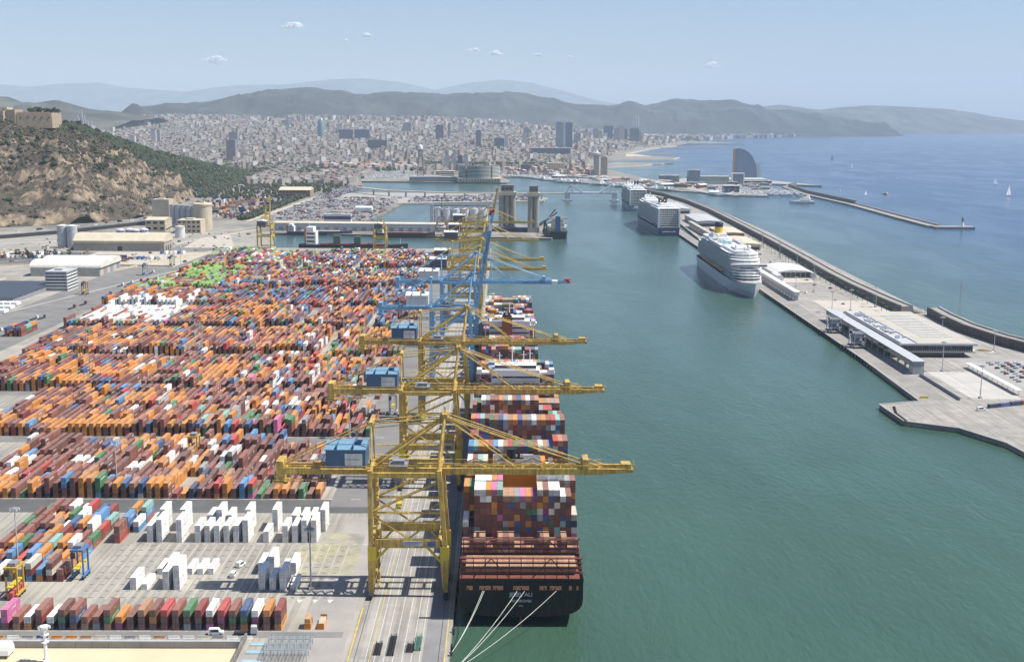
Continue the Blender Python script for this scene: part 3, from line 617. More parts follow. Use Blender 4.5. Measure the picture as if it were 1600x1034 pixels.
# second ship
s2 = thing('container_ship', 'dark container ship with white bridge moored ahead of the first ship', 'ship', (4, 866, 0))
ship_hull(s2, 866, 340, 44, 18, 4, mat('hull_dark_blue', (.015, .02, .035), .4), M_BROWN)
b = MB(); b.box(-12, 20, 948, 962, 18, 42); b.box(-17.6, 25.6, 950, 957, 39, 40.2); b.box(-8, 16, 949, 960, 42, 45); b.build('deckhouse', M_WHITE, s2)
b = MB(); b.box(-7.8, 15.8, 948.8, 948.95, 43.2, 44.3)
for z in (28, 32, 36): b.box(-11.5, 19.5, 947.85, 947.95, z, z + 1.1)
b.build('bridge_window', M_GLASS, s2)
b = MB(); b.box(-2, 6, 936, 944, 18, 47); b.build('funnel', mat('funnel_brown', (.22, .08, .03), .5), s2)
b = MB(); b.box(-1.5, 5.5, 937, 943, 47, 48); b.tube((0, 940, 48), (0, 940, 50), .9, 10); b.tube((3.6, 940, 48), (3.6, 940, 50), .9, 10); b.build('funnel_top', M_BLACK, s2)
b = MB()
for x in (-15, 23): b.box(x - 1.6, x + 1.6, 950, 957, 40.2, 42); b.beam((x, 954, 39), (x * .6 + 2, 954, 32), .5); b.tube((x, 952, 18), (x, 952, 39), .4, 6)
b.tube((4, 955, 45), (4, 955, 56), .4, 6); b.box(0, 8, 954.7, 955.3, 51, 51.5); b.build('bridge_wing', M_WHITE, s2)
X2 = 4 - 8.5 * P1
for k, (y, hb) in enumerate(((876, 5), (890, 6), (907, 5), (921, 4), (966, 5), (982, 6), (996, 5), (1013, 6), (1027, 6), (1044, 5), (1058, 6), (1075, 6), (1089, 5), (1106, 6), (1120, 6), (1137, 5))):
    hs = []; h = hb
    for i in range(17):
        if random.random() < .3: h = max(2, min(8, hb + random.choice([-2, -1, 0, 0, 0, 1])))
        hs.append(h)
    deck_block(y, 19, X2, P1, hs, None, 2, 9, 'second ship')
loc_to(s1); loc_to(s2)
cands.sort(key=lambda c: -c[0])
TIER = ['lowest tier', 'second tier', 'third tier', 'fourth tier', 'fifth tier', 'sixth tier', 'seventh tier', 'eighth tier', 'ninth tier', 'tenth tier']
nd = 0; rest = MB()
for (sc_, x, y, z, c, sh, bay, i, k, top) in cands:
    if sc_ > -1e5 and sh == 1 and nd < 295:
        nd += 1
        o = container(x, y, z, c, '%s container, %s row from quay, %s, %s' % (CNAME[c], ORD[i + 1], TIER[k], bay), 'containers on the decks of the moored ships', door=y < 510, let=0, name='deck_container', cat='deck container')
        o.scale.x = .94
    else:
        j = random.uniform(.85, 1.15); rest.box(x - 1.2, x + 1.2, y, y + CL, z, z + CH - .06, tuple(q * j for q in PAL[c]), bottom=False)
o = rest.build('deck_containers', M_CMIX, colors=True, kind='stuff'); tag(o, 'other containers stacked on the decks of both container ships', 'deck containers')
# reefers with a dark fan unit at their end, seen in the stern stack
# mooring lines
for i, (a, b_) in enumerate((((-8.2, 457.5, 15.4), (-19.6, 425, 3.6)), ((-7.6, 457.5, 15.4), (-19.6, 425.4, 3.6)), ((5.4, 457.5, 15.2), (-19.4, 408, 3.6)), ((8.4, 457.5, 15.2), (-19.4, 408.5, 3.6)), ((21, 457.5, 15.4), (-19.4, 409, 3.6)))):
    p, q = Vector(a), Vector(b_); pts = []
    for k in range(9): f_ = k / 8; v = p.lerp(q, f_); v.z -= 1.9 * 4 * f_ * (1 - f_); pts.append(v)
    bb = MB(); bb.path(pts, .095, 5); o = bb.build('mooring_line', mat('rope', (.62, .62, .56), .9), None)
    tag(o, ['left strand of the pair of white ropes tied at the near bollard', 'right strand of the pair of white ropes tied at the near bollard', 'white rope from the left of the ship name to the last bollard', 'white rope from the right of the ship name to the last bollard', 'longest white rope running from the far corner of the stern'][i], 'rope', 'stern mooring lines')
for i, y in enumerate((408, 425, 446)):
    bb = MB(); bb.lathe(-19.3, y, [(.5, 3), (.42, 3.3), (.4, 3.9), (.75, 4.1), (.7, 4.4), (.2, 4.5)], 10); o = bb.build('bollard', M_DARK); tag(o, 'iron bollard on the quay edge holding ' + ['the three long ropes', 'the short pair of ropes', 'no rope, beside the stern'][i], 'bollard', 'bollards on the quay edge')
# ------------------------------------------------------------------ container yard
YZ = 3.0
YG = 'containers in the nearest yard blocks'
def stack(x, y, cols, where, L_=CL, door=True, let=.8):
    n = len(cols)
    for k, c in enumerate(cols):
        tier = 'single tier' if n == 1 else ['bottom', 'top'][k] if n == 2 else ['bottom', 'second', 'top'][k] if n == 3 else ['bottom', 'second', 'third', 'top'][k]
        container(x, y, YZ + k * CH, c, '%s container, %s of %s' % (CNAME[c], tier, where), YG, L_, door, let)
# front row, left to right as in the photograph (bottom to top)
FRONT = [('brown', 'pink', 'pink'), ('tan', 'rust'), ('orange', 'white'), ('brown', 'darkred', 'rust'), ('navy', 'white'), ('navy', 'green', 'brown'), ('brown', 'blue', 'rust'), ('tan', 'rust'), ('grey', 'rust'), ('tan', 'green', 'rust'), ('magenta', 'orange'), ('brown', 'brown'), ('brown', 'brown', 'tan'), ('brown', 'orange', 'brown'), ('darkred', 'brown', 'red'), ('brown', 'brown', 'rust'), ('grey', 'brown', 'green'), ('navy', 'brown', 'darkred'), ('pink', 'brown', 'white'), ('brown', 'magenta', 'red'), ('brown', 'green', 'rust'), ('orange', 'green', 'blue'), ('brown', 'magenta', 'white'), ('rust', 'brown', 'orange'), ('orange', 'brown', 'darkred')]
for i, c in enumerate(FRONT):
    stack(-193.8 + i * 4.42, 447, c, '%s stack from left in the front row' % ORD[i + 1])
# block at the left edge
LC = []
for ci in range(9):
    X = -190.5 - ci * 4.42; seq = []
    for bi in range(7):
        Y = 497 + bi * 13.1
        if ci == 0 and bi >= 6: continue
        h = random.choice([2, 2, 3, 3, 3]) if ci else random.choice([2, 2, 3])
        base = random.choice(WK) if random.random() < .5 else random.choice(['white', 'white', 'blue', 'orange', 'rust', 'skyblue', 'rust'])
        cols = tuple(base if random.random() < .5 else rcol() for _ in range(h))
        stack(X, Y, cols, '%s stack back, %s column of left edge block' % (ORD[bi + 1], ORD[ci + 1]), let=.6)
for j, (X, Y, c) in enumerate(((-181, 545, ('red', 'rust', 'rust')), (-181, 558.5, ('rust', 'blue', 'skyblue')), (-181, 572, ('teal', 'white', 'orange')), (-176.6, 560, ('skyblue', 'white')), (-176.6, 573.5, ('rust', 'skyblue', 'teal')))):
    stack(X, Y, c, '%s stack of small group beside left edge block' % ORD[j + 1])
# white reefer containers
def px(x, y0, x0, y1_x): return x0 + (y1_x - x0) * x / 600
for r, (Y, xa, xb, lst) in enumerate(((546.5, -236, -56.3, ((229, 3), (244, 4), (275, 4), (304, 3), (319, 3), (334, 3), (349, 3), (364, 3), (379, 4), (411, 2), (441, 3), (456, 3), (471, 4), (486, 4))),
                                      (562, -242, -57.7, ((234, 2), (249, 4), (281, 4), (323, 3), (338, 4), (353, 3), (383, 4), (425, 4), (455, 3), (470, 3), (484, 3), (500, 4))),
                                      (488, -212.3, -50.6, ((203, 2), (220, 1), (254, 3), (271, 4), (404, 3), (421, 2), (437, 3), (454, 1))),
                                      (506, -219, -52, ((243, 1), (258, 2), (289, 1), (306, 1), (322, 1), (402, 2), (418, 3), (437, 1), (452, 2))))):
    for i, (x, n) in enumerate(lst):
        stack(xa + (xb - xa) * x / 600 + 1.3, Y, ('white',) * n, '%s stack, %s' % (ORD[i + 1], ['near row of dense white block', 'rear row of dense white block', 'front row of sparse white group', 'back row of sparse white group'][r]), let=.5)
# flat racks at the right end of the front row
for i, (x, c) in enumerate(((-76.5, 'tan'), (-71.3, 'orange'))):
    t = thing('flat_rack', ['short tan crate stack at the right end of the front row', 'open orange flat rack with low load beside the quay lane'][i], 'flat rack', (x, 448, 3))
    b = MB(); b.box(-1.3, 1.3, 0, 9 if i else 5.5, 0, .6); b.box(-1.3, 1.3, 0, .3, .6, 2.6); b.box(-1.3, 1.3, (8.7 if i else 5.2), (9 if i else 5.5), .6, 2.8); b.build('rack', M_ORANGE, t)
    b = MB(); b.box(-1.1, 1.1, .5, (8.4 if i else 5), .6, 2.0 if i else 4.2); b.build('load', M_BEIGE if i else mat('load_tan', (.5, .3, .15), .7), t)
# the rest of the yard: thousands of boxes in blocks cut by lanes
BL = [(613, 8, -285, -96), (738.5, 9, -330, -84), (864, 9, -385, -84), (998, 9, -400, -86), (1126, 9, -412, -88), (1262, 9, -420, -88), (1406, 12, -416, -90), (1592, 14, -412, -95)]
cv, cc = [], []
def brand_field(x, y, s=.017): return mnoise.noise(Vector((x * s, y * s * 2, 3.7)))
def zone(x, y, r):
    bf = brand_field(x, y); bf2 = brand_field(x + 500, y + 300, .012)
    if -408 < x < -325 and 1128 < y < 1275: return 'white' if r < .8 else rcol()
    if x < -330 and 1360 < y < 1600: return 'lime' if r < .15 + .8 * (mnoise.noise(Vector((x * .05, y * .02, 6))) > .0) else rcol()
    if y > 1690 and x < -330 + (y - 1690) * .5: return 'lime' if r < .42 else random.choice(['white', 'red', 'navy', 'blue', 'grey'])
    if y > 1480 and r < .5: return random.choice(['navy', 'grey', 'blue', 'red', 'white', 'brown', 'lime', 'skyblue', 'navy'])
    if bf2 > .2 and y > 1120: return 'skyblue' if r < .3 else ('blue' if r < .52 else ('grey' if r < .62 else rcol()))
    if bf > .26 and r < .7: return 'orange'
    if bf < -.42 and r < .28 and y < 1000: return 'white'
    if bf < -.18 and r < .7: return 'rust' if r < .42 else 'brown'
    return rcol()
for bi, (Y0, nb, xl, xr) in enumerate(BL):
    x = xr; prevcol = None
    while x > xl:
        if random.random() < .02 and bi: x -= 8.8; continue
        run = None; h = None; tw = random.random() < .13
        for k in range(nb):
            y = Y0 + k * 12.95
            if y > 1800: continue
            hn = mnoise.noise(Vector((x * .03, y * .012, bi * 9.1))) * 1.7 + mnoise.noise(Vector((x * .23, y * .05, 5))) * 1.7 + 2.6
            if x > -105 and bi > 0: hn -= .8 + random.random()
            if bi == 0 and x > -128: hn -= 1.1
            if bi == 0 and -175 < x < -158 and k < 3: hn -= 1.6
            if k == 0: hn += .4
            hq = int(max(0, min(4, round(hn)))); h = hq if h is None or random.random() < .5 else int(round((h + hq) / 2))
            if run is None or random.random() < .36: run = zone(x, y, random.random())
            c = run
            for z in range(h):
                if random.random() < .38: c = zone(x, y, random.random())
                for part in ((0, 1) if tw else (0,)):
                    L_ = 6.15 if tw else CL; yy = y + part * 6.35; j = .80 + .36 * random.random(); q = PAL[c]
                    cv.append((x - CW, x, yy + random.uniform(-.08, .08), yy + L_, YZ + z * CH, YZ + (z + 1) * CH - .05)); cc.append((q[0] * j, q[1] * j, q[2] * j))
        x -= 4.42
for (x0, x1, y0, y1, z0, z1), c in list(zip(cv, cc)):      # lettering on the sides and lock rods on the doors, in the nearer blocks
    if y0 > 1130: continue
    if random.random() < .42:
        lw_ = (.72, .72, .70) if sum(c) < 1.1 else (.05, .06, .12); n_ = random.randint(3, 8); s_ = random.uniform(.7, 1.15); ya = y0 + random.uniform(1.0, 2.5); zz = z0 + random.uniform(.7, 1.2)
        for q_ in range(n_):
            yb = ya + q_ * s_ * 1.05
            if yb + s_ > y1: break
            cv.append((x1 - .02, x1 + .03, yb, yb + s_ * random.uniform(.5, .75), zz, zz + random.uniform(.8, 1.0) * s_)); cc.append(lw_)
    if y0 < 900 and random.random() < .7:
        for q_ in (.22, .42, .58, .78): xx = x0 + (x1 - x0) * q_; cv.append((xx - .05, xx + .05, y0 - .05, y0 + .02, z0 + .1, z1 - .1)); cc.append((c[0] * .5 + .08, c[1] * .5 + .08, c[2] * .5 + .08))
A = np.array(cv); Cn = np.array(cc, np.float32); n = len(A)
idx = [(0, 2, 4), (1, 2, 4), (1, 3, 4), (0, 3, 4), (0, 2, 5), (1, 2, 5), (1, 3, 5), (0, 3, 5)]
V = np.stack([np.stack([A[:, a], A[:, b_], A[:, c]], 1) for a, b_, c in idx], 1).reshape(-1, 3)
fq = np.array([(4, 5, 6, 7), (0, 1, 5, 4), (1, 2, 6, 5), (2, 3, 7, 6), (3, 0, 4, 7)])
Fq = (fq[None] + (np.arange(n) * 8)[:, None, None]).reshape(-1)
me = bpy.data.meshes.new('stacked_containers'); me.vertices.add(n * 8); me.vertices.foreach_set('co', V.astype(np.float32).ravel())
me.loops.add(len(Fq)); me.loops.foreach_set('vertex_index', Fq.astype(np.int32)); me.polygons.add(n * 5); me.polygons.foreach_set('loop_start', np.arange(0, n * 20, 4, dtype=np.int32))
at = me.attributes.new('Col', 'FLOAT_COLOR', 'POINT'); ca = np.ones((n * 8, 4), np.float32); ca[:, :3] = np.repeat(Cn, 8, 0); at.data.foreach_set('color', ca.ravel()); me.update(); me.validate(); me.shade_flat()
me.materials.append(M_CMIX); o = link('stacked_containers', me, kind='stuff'); tag(o, 'thousands of coloured containers stacked in the yard beyond the cross lane', 'containers')
# small block at the left, on its own beside the road
b = MB()
for i in range(4):
    for k in range(3):
        for h in range(random.choice([2, 3, 3])):
            q = PAL[rcol()]; b.box(-452 + i * 4.2, -449.4 + i * 4.2, 1085 + k * 13, 1097.6 + k * 13, 3 + h * CH, 3 + h * CH + 2.7, q)
o = b.build('container_block', M_VCOL, colors=True, kind='stuff'); tag(o, 'small separate block of containers beside the access road', 'containers')
# ------------------------------------------------------------------ lanes, markings
def sheet(name, x0, x1, y0, y1, m, z): b = MB(); b.quad((x0, y0, z), (x1, y0, z), (x1, y1, z), (x0, y1, z)); return b.build(name, m, kind='structure')
for y0, y1 in ((590, 612), (724, 738), (850, 863), (1117, 1125), (1249, 1261), (1386, 1405)): sheet('cross_lane', -420, -66, y0, y1, M_TARM if y0 < 700 else mat('lane_grey', (.19, .185, .175), .9, .2, .05), 3.006)
sheet('quay_apron', -58, -20.4, 160, 1845, M_QUAY, 3.006)
sheet('crane_lane', -30, -22, 160, 1845, mat('apron_dark', (.22, .215, .21), .9, .2, .06), 3.011)
sheet('service_road', -90, -58.5, 600, 1845, mat('road_grey', (.20, .195, .185), .9, .2, .04), 3.012)
sheet('access_road', -78, -60, 160, 585, mat('road_pale', (.33, .31, .28), .9, .15, .05), 3.007)
sheet('front_road', -260, -62, 440.5, 446, mat('road_grey', (.2, .195, .185), .9, .2, .04), 3.014)
sheet('west_road', -505, -428, 1000, 1900, mat('lane_grey', (.19, .185, .175), .9, .2, .05), 3.006)
b = MB()
for x in (-51, -47.6, -44.2, -40.8, -37.4, -34, -31):
    b.box(x - .09, x + .09, 165, 1840, 3.0, 3.02)
o = b.build('lane_marking', M_LINEW, kind='structure')
b = MB()
for x in (-57.3,): b.box(x - .22, x + .22, 420, 470, 3.0, 3.026)
b.box(-21.9, -21.6, 165, 1840, 3.0, 3.02); b.box(-49.6, -49.4, 165, 1840, 3.0, 3.021); o = b.build('yellow_line', M_LINEY, kind='structure')
b = MB()
for x in (-85.6, -79.2, -73): b._add([(x, 478, 3.03), (x + 2.6, 478, 3.03), (x + 1.3, 474.5, 3.03)], [(0, 1, 2)])
for i in range(14): b.box(-262 + i * 14, -262 + i * 14 + 5, 612.2, 612.6, 3.0, 3.02); b.box(-262 + i * 14, -262 + i * 14 + 5, 737.4, 737.9, 3.0, 3.02)
for x in np.arange(-150, -66, 4.42):
    for y in (545, 487): b.box(x, x + 1.8, y - .3, y - .05, 3.0, 3.02)
b.build('paint_mark', M_LINEW, kind='structure')
# slot pads in the paving of the sparse white area
b = MB()
for iy in range(9):
    for ix in range(33):
        x = -176 + ix * 4.42; y = 480 + iy * 7.0
        if x > -72 or x < -186: continue
        b.box(x - .85, x + .85, y - .25, y + .25, 3.0, 3.025)
b.build('slot_pad', mat('pad_dark', (.07, .065, .06), .9), kind='structure')
b = MB()
for ix in range(27):
    x = -173.8 + ix * 4.42
    if x > -72: continue
    b.box(x - .3, x + .3, 478, 544, 3.0, 3.012)
b.build('paving_strip', mat('paving_pale', (.40, .375, .315), .9, .2, .1), kind='structure')
sheet('oil_stain', -96, -66, 505, 560, mat('stained_yellow', (.36, .33, .22), .9, .25, .15, col2=(.28, .27, .24)), 3.009)
# ------------------------------------------------------------------ yard vehicles, masts, walls
def straddle(loc, label, m, h=12.5, rz=0):
    t = thing('straddle_carrier', label, 'straddle carrier', loc, rz, 'straddle carriers in the yard')
    for sx in (-2.3, 2.3):
        b = MB(); b.box(sx - .45, sx + .45, -4.6, 4.6, 1.3, 2.2); b.build('side_beam', m, t)
        for y in (-3.2, 3.2): b = MB(); b.box(sx - .32, sx + .32, y - .38, y + .38, 2.2, h); b.build('leg', m, t)
        for y in (-3.8, -1.4, 1.4, 3.8):
            b = MB(); b.prism([(y + .75 * math.cos(a), .78 + .75 * math.sin(a)) for a in np.linspace(0, 2 * math.pi, 12, endpoint=False)], 'x', sx - .3, sx + .3); b.build('wheel', M_RUBBER, t)
    b = MB(); b.box(-2.7, 2.7, -3.7, -2.7, h, h + .9); b.box(-2.7, 2.7, 2.7, 3.7, h, h + .9); b.box(-2.8, -1.9, -4, 4, h + .1, h + 1); b.box(1.9, 2.8, -4, 4, h + .1, h + 1); b.build('top_frame', m, t)
    b = MB(); b.box(-1.7, 1.5, -2.2, 2.4, h + .9, h + 2.3); b.build('engine_box', M_GREY, t)
    b = MB(); b.box(-2.4, -.6, -4.9, -3.5, h - 2.6, h - .2); b.build('cab', M_GLASS, t)
    b = MB(); b.box(-1.2, 1.2, -6, 6, 5.3, 5.8)
    for x in (-1, 1):
        for y in (-2.8, 2.8): b.tube((x, y, 5.8), (x, y, h), .06, 3)
    b.build('spreader', M_YELB, t); return t
M_STB = mat('carrier_blue', (.06, .19, .42), .45); M_STY = mat('carrier_yellow', (.50, .33, .06), .5); M_STR = mat('carrier_rust', (.30, .14, .06), .6)
straddle((-183.5, 503, 3), 'blue straddle carrier standing at the end of the left edge block', M_STB)
straddle((-203.5, 482, 3), 'yellow straddle carrier with red container between its legs, left edge', M_STY)
container(-203.5, 476, 3.6, 'red', 'bright red container held low between the legs of the yellow carrier', YG, let=0)
straddle((-181, 690, 3), 'yellow straddle carrier working inside the first mixed container block', M_STY, 13)
straddle((-347, 975, 3), 'rusty straddle carrier above the orange stacks at the left', M_STR, 13)
straddle((-453, 1525, 3), 'pale blue straddle carrier waiting near the lime green containers', mat('carrier_pale', (.25, .42, .55), .5), 13)
straddle((-470, 1352, 3), 'rusty orange straddle carrier on the access road near the white office', M_STR, 13)
straddle((-75, 800, 3), 'white and blue straddle carrier on the quay road beyond crane two', M_WHITED, 13)
straddle((-446, 1625, 3), 'grey straddle carrier at the far end of the access road', M_GREY, 12)
straddle((-219, 1386, 3), 'blue straddle carrier in the lane among the far mixed stacks', M_STB, 12)
def mast(loc, label, h=34, fat=False, group='tall floodlight masts'):
    t = thing('floodlight_mast', label, 'light mast', loc, 0, group)
    b = MB(); b.tube((0, 0, 0), (0, 0, h), .42 if not fat else .75, 8, .2 if not fat else .55); b.build('pole', M_LGREY if not fat else M_WHITE, t)
    b = MB(); b.lathe(0, 0, [(.4, h - .6), (1.6, h - .4), (1.6, h), (.3, h + .3)], 10); b.build('head_ring', M_GREY if not fat else M_WHITE, t)
    b = MB()
    for i in range(8): a = i * math.pi / 4; b.obox(2.0 * math.cos(a), 2.0 * math.sin(a), h - .9, .5, .9, .6, a)
    b.build('floodlight', M_LGREY, t)
    b = MB(); b.obox(0, 0, 0, 2.2, 2.2, 1.0, .4); b.build('footing', M_CONC if not fat else M_WHITE, t)
    if fat:
        for z in (h * .55, h * .75): b = MB(); b.lathe(0, 0, [(.6, z), (1.5, z + .1), (1.5, z + .3), (.6, z + .4)], 12); rail(b, (-1.5, 0, z + .3), (1.5, 0, z + .3)); b.build('platform', M_WHITE, t)
    return t
for p, l in (((-81.6, 489.5, 3), 'light mast on a yellow footing right of the sparse white containers'), ((-207, 628, 3), 'light mast at the front edge of the first mixed block'), ((-215.4, 515, 3), 'light mast rising among the left edge block'), ((-359, 1030, 3), 'light mast at the left among the rust coloured stacks'), ((-96, 735, 3), 'light mast beside the quay road behind the first crane house'), ((-370, 760, 3), 'light mast at the left end of the second lane'), ((-250, 990, 3), 'light mast in the lane before the fourth block'), ((-300, 1256, 3), 'light mast in the lane before the sixth block'), ((-150, 1120, 3), 'light mast in the lane before the fifth block'), ((-425, 1590, 3), 'light mast beside the lime green containers')):
    mast(p, l, 27)
mast((-167.4, 419, 3), 'thick white mast with ring platforms in the near left corner', 14, True)
# parapet wall and barriers in front
t = thing('parapet_wall', 'long grey parapet wall of square panels in front of the front row', 'wall', (-180, 431, 3))
for i in range(26):
    b = MB(); b.box(-80 + i * 6.2, -80 + i * 6.2 + 6.05, 0, .4, 0, 2.6); b.build('panel', M_CONC, t)
b = MB(); b.box(-80, 81, -.25, .65, 2.6, 2.9); b.build('coping', M_LGREY, t)
cols = ['cream', 'grey', 'orange', 'white', 'orange', 'white', 'grey', 'blue', 'orange', 'orange', 'tan', 'cream', 'white', 'grey', 'white', 'tan', 'white', 'white', 'cream', 'grey', 'white', 'white']
for i in range(22):
    b = MB(); x = -218 + i * 5.6; b.prism([(-.35, 0), (.35, 0), (.18, .45), (.12, 1.05), (-.12, 1.05), (-.18, .45)], 'x', x, x + 4.2); b.v = [(p[0], p[1] + 439.8, p[2] + 3) for p in b.v]
    o = b.build('road_barrier', mat('barrier_' + cols[i], PAL[cols[i]], .7)); tag(o, '%s barrier, %s from the left along the road before the front row' % (CNAME[cols[i]], ORD[i + 1]), 'barrier', 'road barriers in front of the front row')
sheet('warehouse_roof', -300, -99, 330, 430.5, mat('warm_paving', (.60, .50, .33), .85, .08, .05), 3.008)
sheet('service_pad', -98, -72, 380, 430, M_CONC, 3.008)
b = MB(); b.box(-99, -98.2, 390, 440, 3, 5.2); o = b.build('boundary_wall', M_CONCD); tag(o, 'low dark wall between the beige paving and the service pad', 'wall')
t = thing('pipe_rack', 'pale blue steel pipe rack on the service pad at the bottom edge', 'pipe rack', (-79, 428, 3))
b = MB()
for x in np.arange(-9, 8, 2.6):
    for y in (-8, -3, 2, 7): b.tube((x, y, 0), (x, y, 4.2), .12, 4)
    b.tube((x, -8, 4.2), (x, 7, 4.2), .12, 4); b.tube((x, -8, 2.2), (x, 7, 2.2), .1, 4)
for y in (-8, -3, 2, 7): b.tube((-9, y, 4.2), (6.6, y, 4.2), .12, 4)
b.build('frame', mat('rack_blue', (.17, .25, .29), .5), t)
b = MB()
for y in np.arange(-7.5, 7, 1.1): b.tube((-9.5, y, 3.0), (7, y, 3.0), .16, 5)
b.build('pipe', M_LGREY, t)
for i, y in enumerate((418, 426, 433)):
    b = MB(); b.box(-96, -89, y, y + 2.6, 3.02, 3.3); o = b.build('cover_plate', mat('plate_cyan', (.30, .44, .50), .6)); tag(o, 'flat pale blue cover plate, %s of three on the service pad' % ['nearest', 'middle', 'farthest'][i], 'cover plate', 'cover plates')
for i, (x, y, n, m) in enumerate(((-47, 430, 10, M_DARK), (-42, 433, 17, M_DARK), (-35, 431, 7, M_DARK), (-32.2, 435, 12, mat('rack_green', (.12, .25, .2), .6)))):
    t = thing('spreader_frame', ['short black lattice frame lying on the quay lanes, leftmost of four', 'long black lattice frame lying on the quay lanes', 'black gridded frame lying beside the green one', 'green lattice frame lying on the quay lanes'][i], 'steel frame', (x, y, 3))
    b = MB(); L_ = n
    for dx in (-1.1, 1.1): b.box(dx - .12, dx + .12, -L_ / 2, L_ / 2, .3, .7); b.tube((dx, -L_ / 2, 1.4), (dx, L_ / 2, 1.4), .1, 4)
    b.build('beam', m, t); b = MB()
    for k in range(n + 1): y_ = -L_ / 2 + k * L_ / n; b.box(-1.3, 1.3, y_ - .1, y_ + .1, .2, .45); b.tube((-1.1, y_, .4), (1.1, y_ + .3, 1.4), .08, 4); b.tube((-1.1, y_, 0), (-1.1, y_, 1.4), .08, 4); b.tube((1.1, y_, 0), (1.1, y_, 1.4), .08, 4)
    b.build('rung', m, t)
def vehicle(name, label, cat, loc, rz, L_, W_, H_, m, group=None, truck=False):
    t = thing(name, label, cat, loc, rz, group)
    b = MB()
    if truck:
        b.box(-L_ / 2, L_ / 2 - 2.8, -W_ / 2 + .3, W_ / 2 - .3, .8, 1.2); b.build('chassis', M_DARK, t)
        b = MB(); b.prism([(L_ / 2 - 2.5, .7), (L_ / 2, .7), (L_ / 2, 2.0), (L_ / 2 - .4, 3.4), (L_ / 2 - 2.4, 3.5)], 'x', 0, 1); b = MB()
        b.loft([[(x, y, z) for x, z in ((L_ / 2 - 2.5, .7), (L_ / 2, .7), (L_ / 2, 2.0), (L_ / 2 - .4, 3.4), (L_ / 2 - 2.4, 3.5))] for y in (-W_ / 2, W_ / 2)]); b.build('cab', m, t)
        b = MB(); b.box(L_ / 2 - .15, L_ / 2 + .02, -W_ / 2 + .15, W_ / 2 - .15, 2.1, 2.9); b.build('windscreen', M_GLASS, t)
    else:
        hb = H_ * .52
        b.loft([[(-L_ / 2, y, .35), (L_ / 2, y, .35), (L_ / 2, y, hb * .95), (L_ / 2 - L_ * .2, y, hb), (L_ / 2 - L_ * .32, y * .9, H_), (-L_ / 2 + L_ * (.14 if H_ < 1.8 else .03), y * .9, H_), (-L_ / 2, y, hb)] for y in (-W_ / 2, W_ / 2)]); b.build('body', m, t)
        b = MB(); b.box(-L_ / 2 + L_ * .16, L_ / 2 - L_ * .31, -W_ / 2 - .01, W_ / 2 + .01, hb * 1.05, H_ * .9); b.build('window', M_GLASS, t)
    b = MB()
    for x in (-L_ * .32, L_ * .32):
        for y in (-W_ / 2 + .1, W_ / 2 - .1): b.prism([(x + .33 * math.cos(a), .33 + .33 * math.sin(a)) for a in np.linspace(0, 6.283, 8, endpoint=False)], 'y', 0, .1); b = b
    b = MB()
    for x in (-L_ * .32, L_ * .32):
        for y in (-W_ / 2 + .1, W_ / 2 - .1): b.loft([[(x + .34 * math.cos(a), yy, .34 + .34 * math.sin(a)) for a in np.linspace(0, 6.283, 8, endpoint=False)] for yy in (y - .12, y + .12)])
    b.build('wheels', M_RUBBER, t); return t
vehicle('delivery_van', 'white van parked below the front row near its right end', 'van', (-111, 443.6, 3.02), .05, 5.6, 2.1, 2.5, M_WHITE)
vehicle('tractor_unit', 'grey tractor with dark trailer beside the front row', 'truck', (-99.5, 443.4, 3.02), .1, 9, 2.5, 3.4, M_LGREY, truck=True)
vehicle('delivery_van', 'white van parked among the slot pads, nearer the cross lane', 'van', (-117, 516, 3.02), 1.2, 5, 2.1, 2.4, M_WHITE)
vehicle('delivery_van', 'white van in the edge of the crane shadow', 'van', (-117.6, 504, 3.02), 1.5, 5, 2.1, 2.4, M_WHITE)
t = thing('tank_trailer', 'white arched trailer cut by the left bottom corner', 'trailer', (-186, 424, 3))
b = MB(); b.loft([[(x, 3.0 * math.cos(a), 1.4 + 4.4 * math.sin(a)) for a in np.linspace(0, math.pi, 9)] for x in (-6, 4)]); b.build('hood', M_WHITE, t)
b = MB()
for x in (-5, -1, 3):
    for y in (-2.8, 2.8): b.box(x - .2, x + .2, y - .2, y + .2, 0, 1.5)
b.build('post', M_DARK, t)
# moored fenders on the quay edge
for i in range(12):
    b = MB(); b.box(-20, -19.2, 402 + i * 16, 404.4 + i * 16, .3, 2.6); o = b.build('quay_fender', M_RUBBER); tag(o, 'black rubber fender on the quay wall, %s from the bottom edge' % ORD[i + 1], 'fender', 'fenders on the quay wall')
# trucks on the access road at the far left
k = 0
for (x, y, c) in ((-474, 1100, 'red'), (-468, 1108, 'white'), (-462, 1180, 'white'), (-456, 1186, 'grey'), (-449, 1250, 'rust'), (-446, 1275, 'rust'), (-442, 1345, 'blue'), (-452, 1420, 'white'), (-447, 1440, 'white'), (-440, 1455, 'red'), (-434, 1462, 'red'), (-428, 1480, 'white'), (-450, 1540, 'white')):
    k += 1; vehicle('trailer_truck', '%s cab truck with a flat trailer, %s nearest on the access road' % (CNAME[c], ORD[k]), 'truck', (x, y, 3.02), 1.45, 15, 2.6, 3.5, mat('truck_' + c, PAL[c], .5), 'trucks on the access road', True)
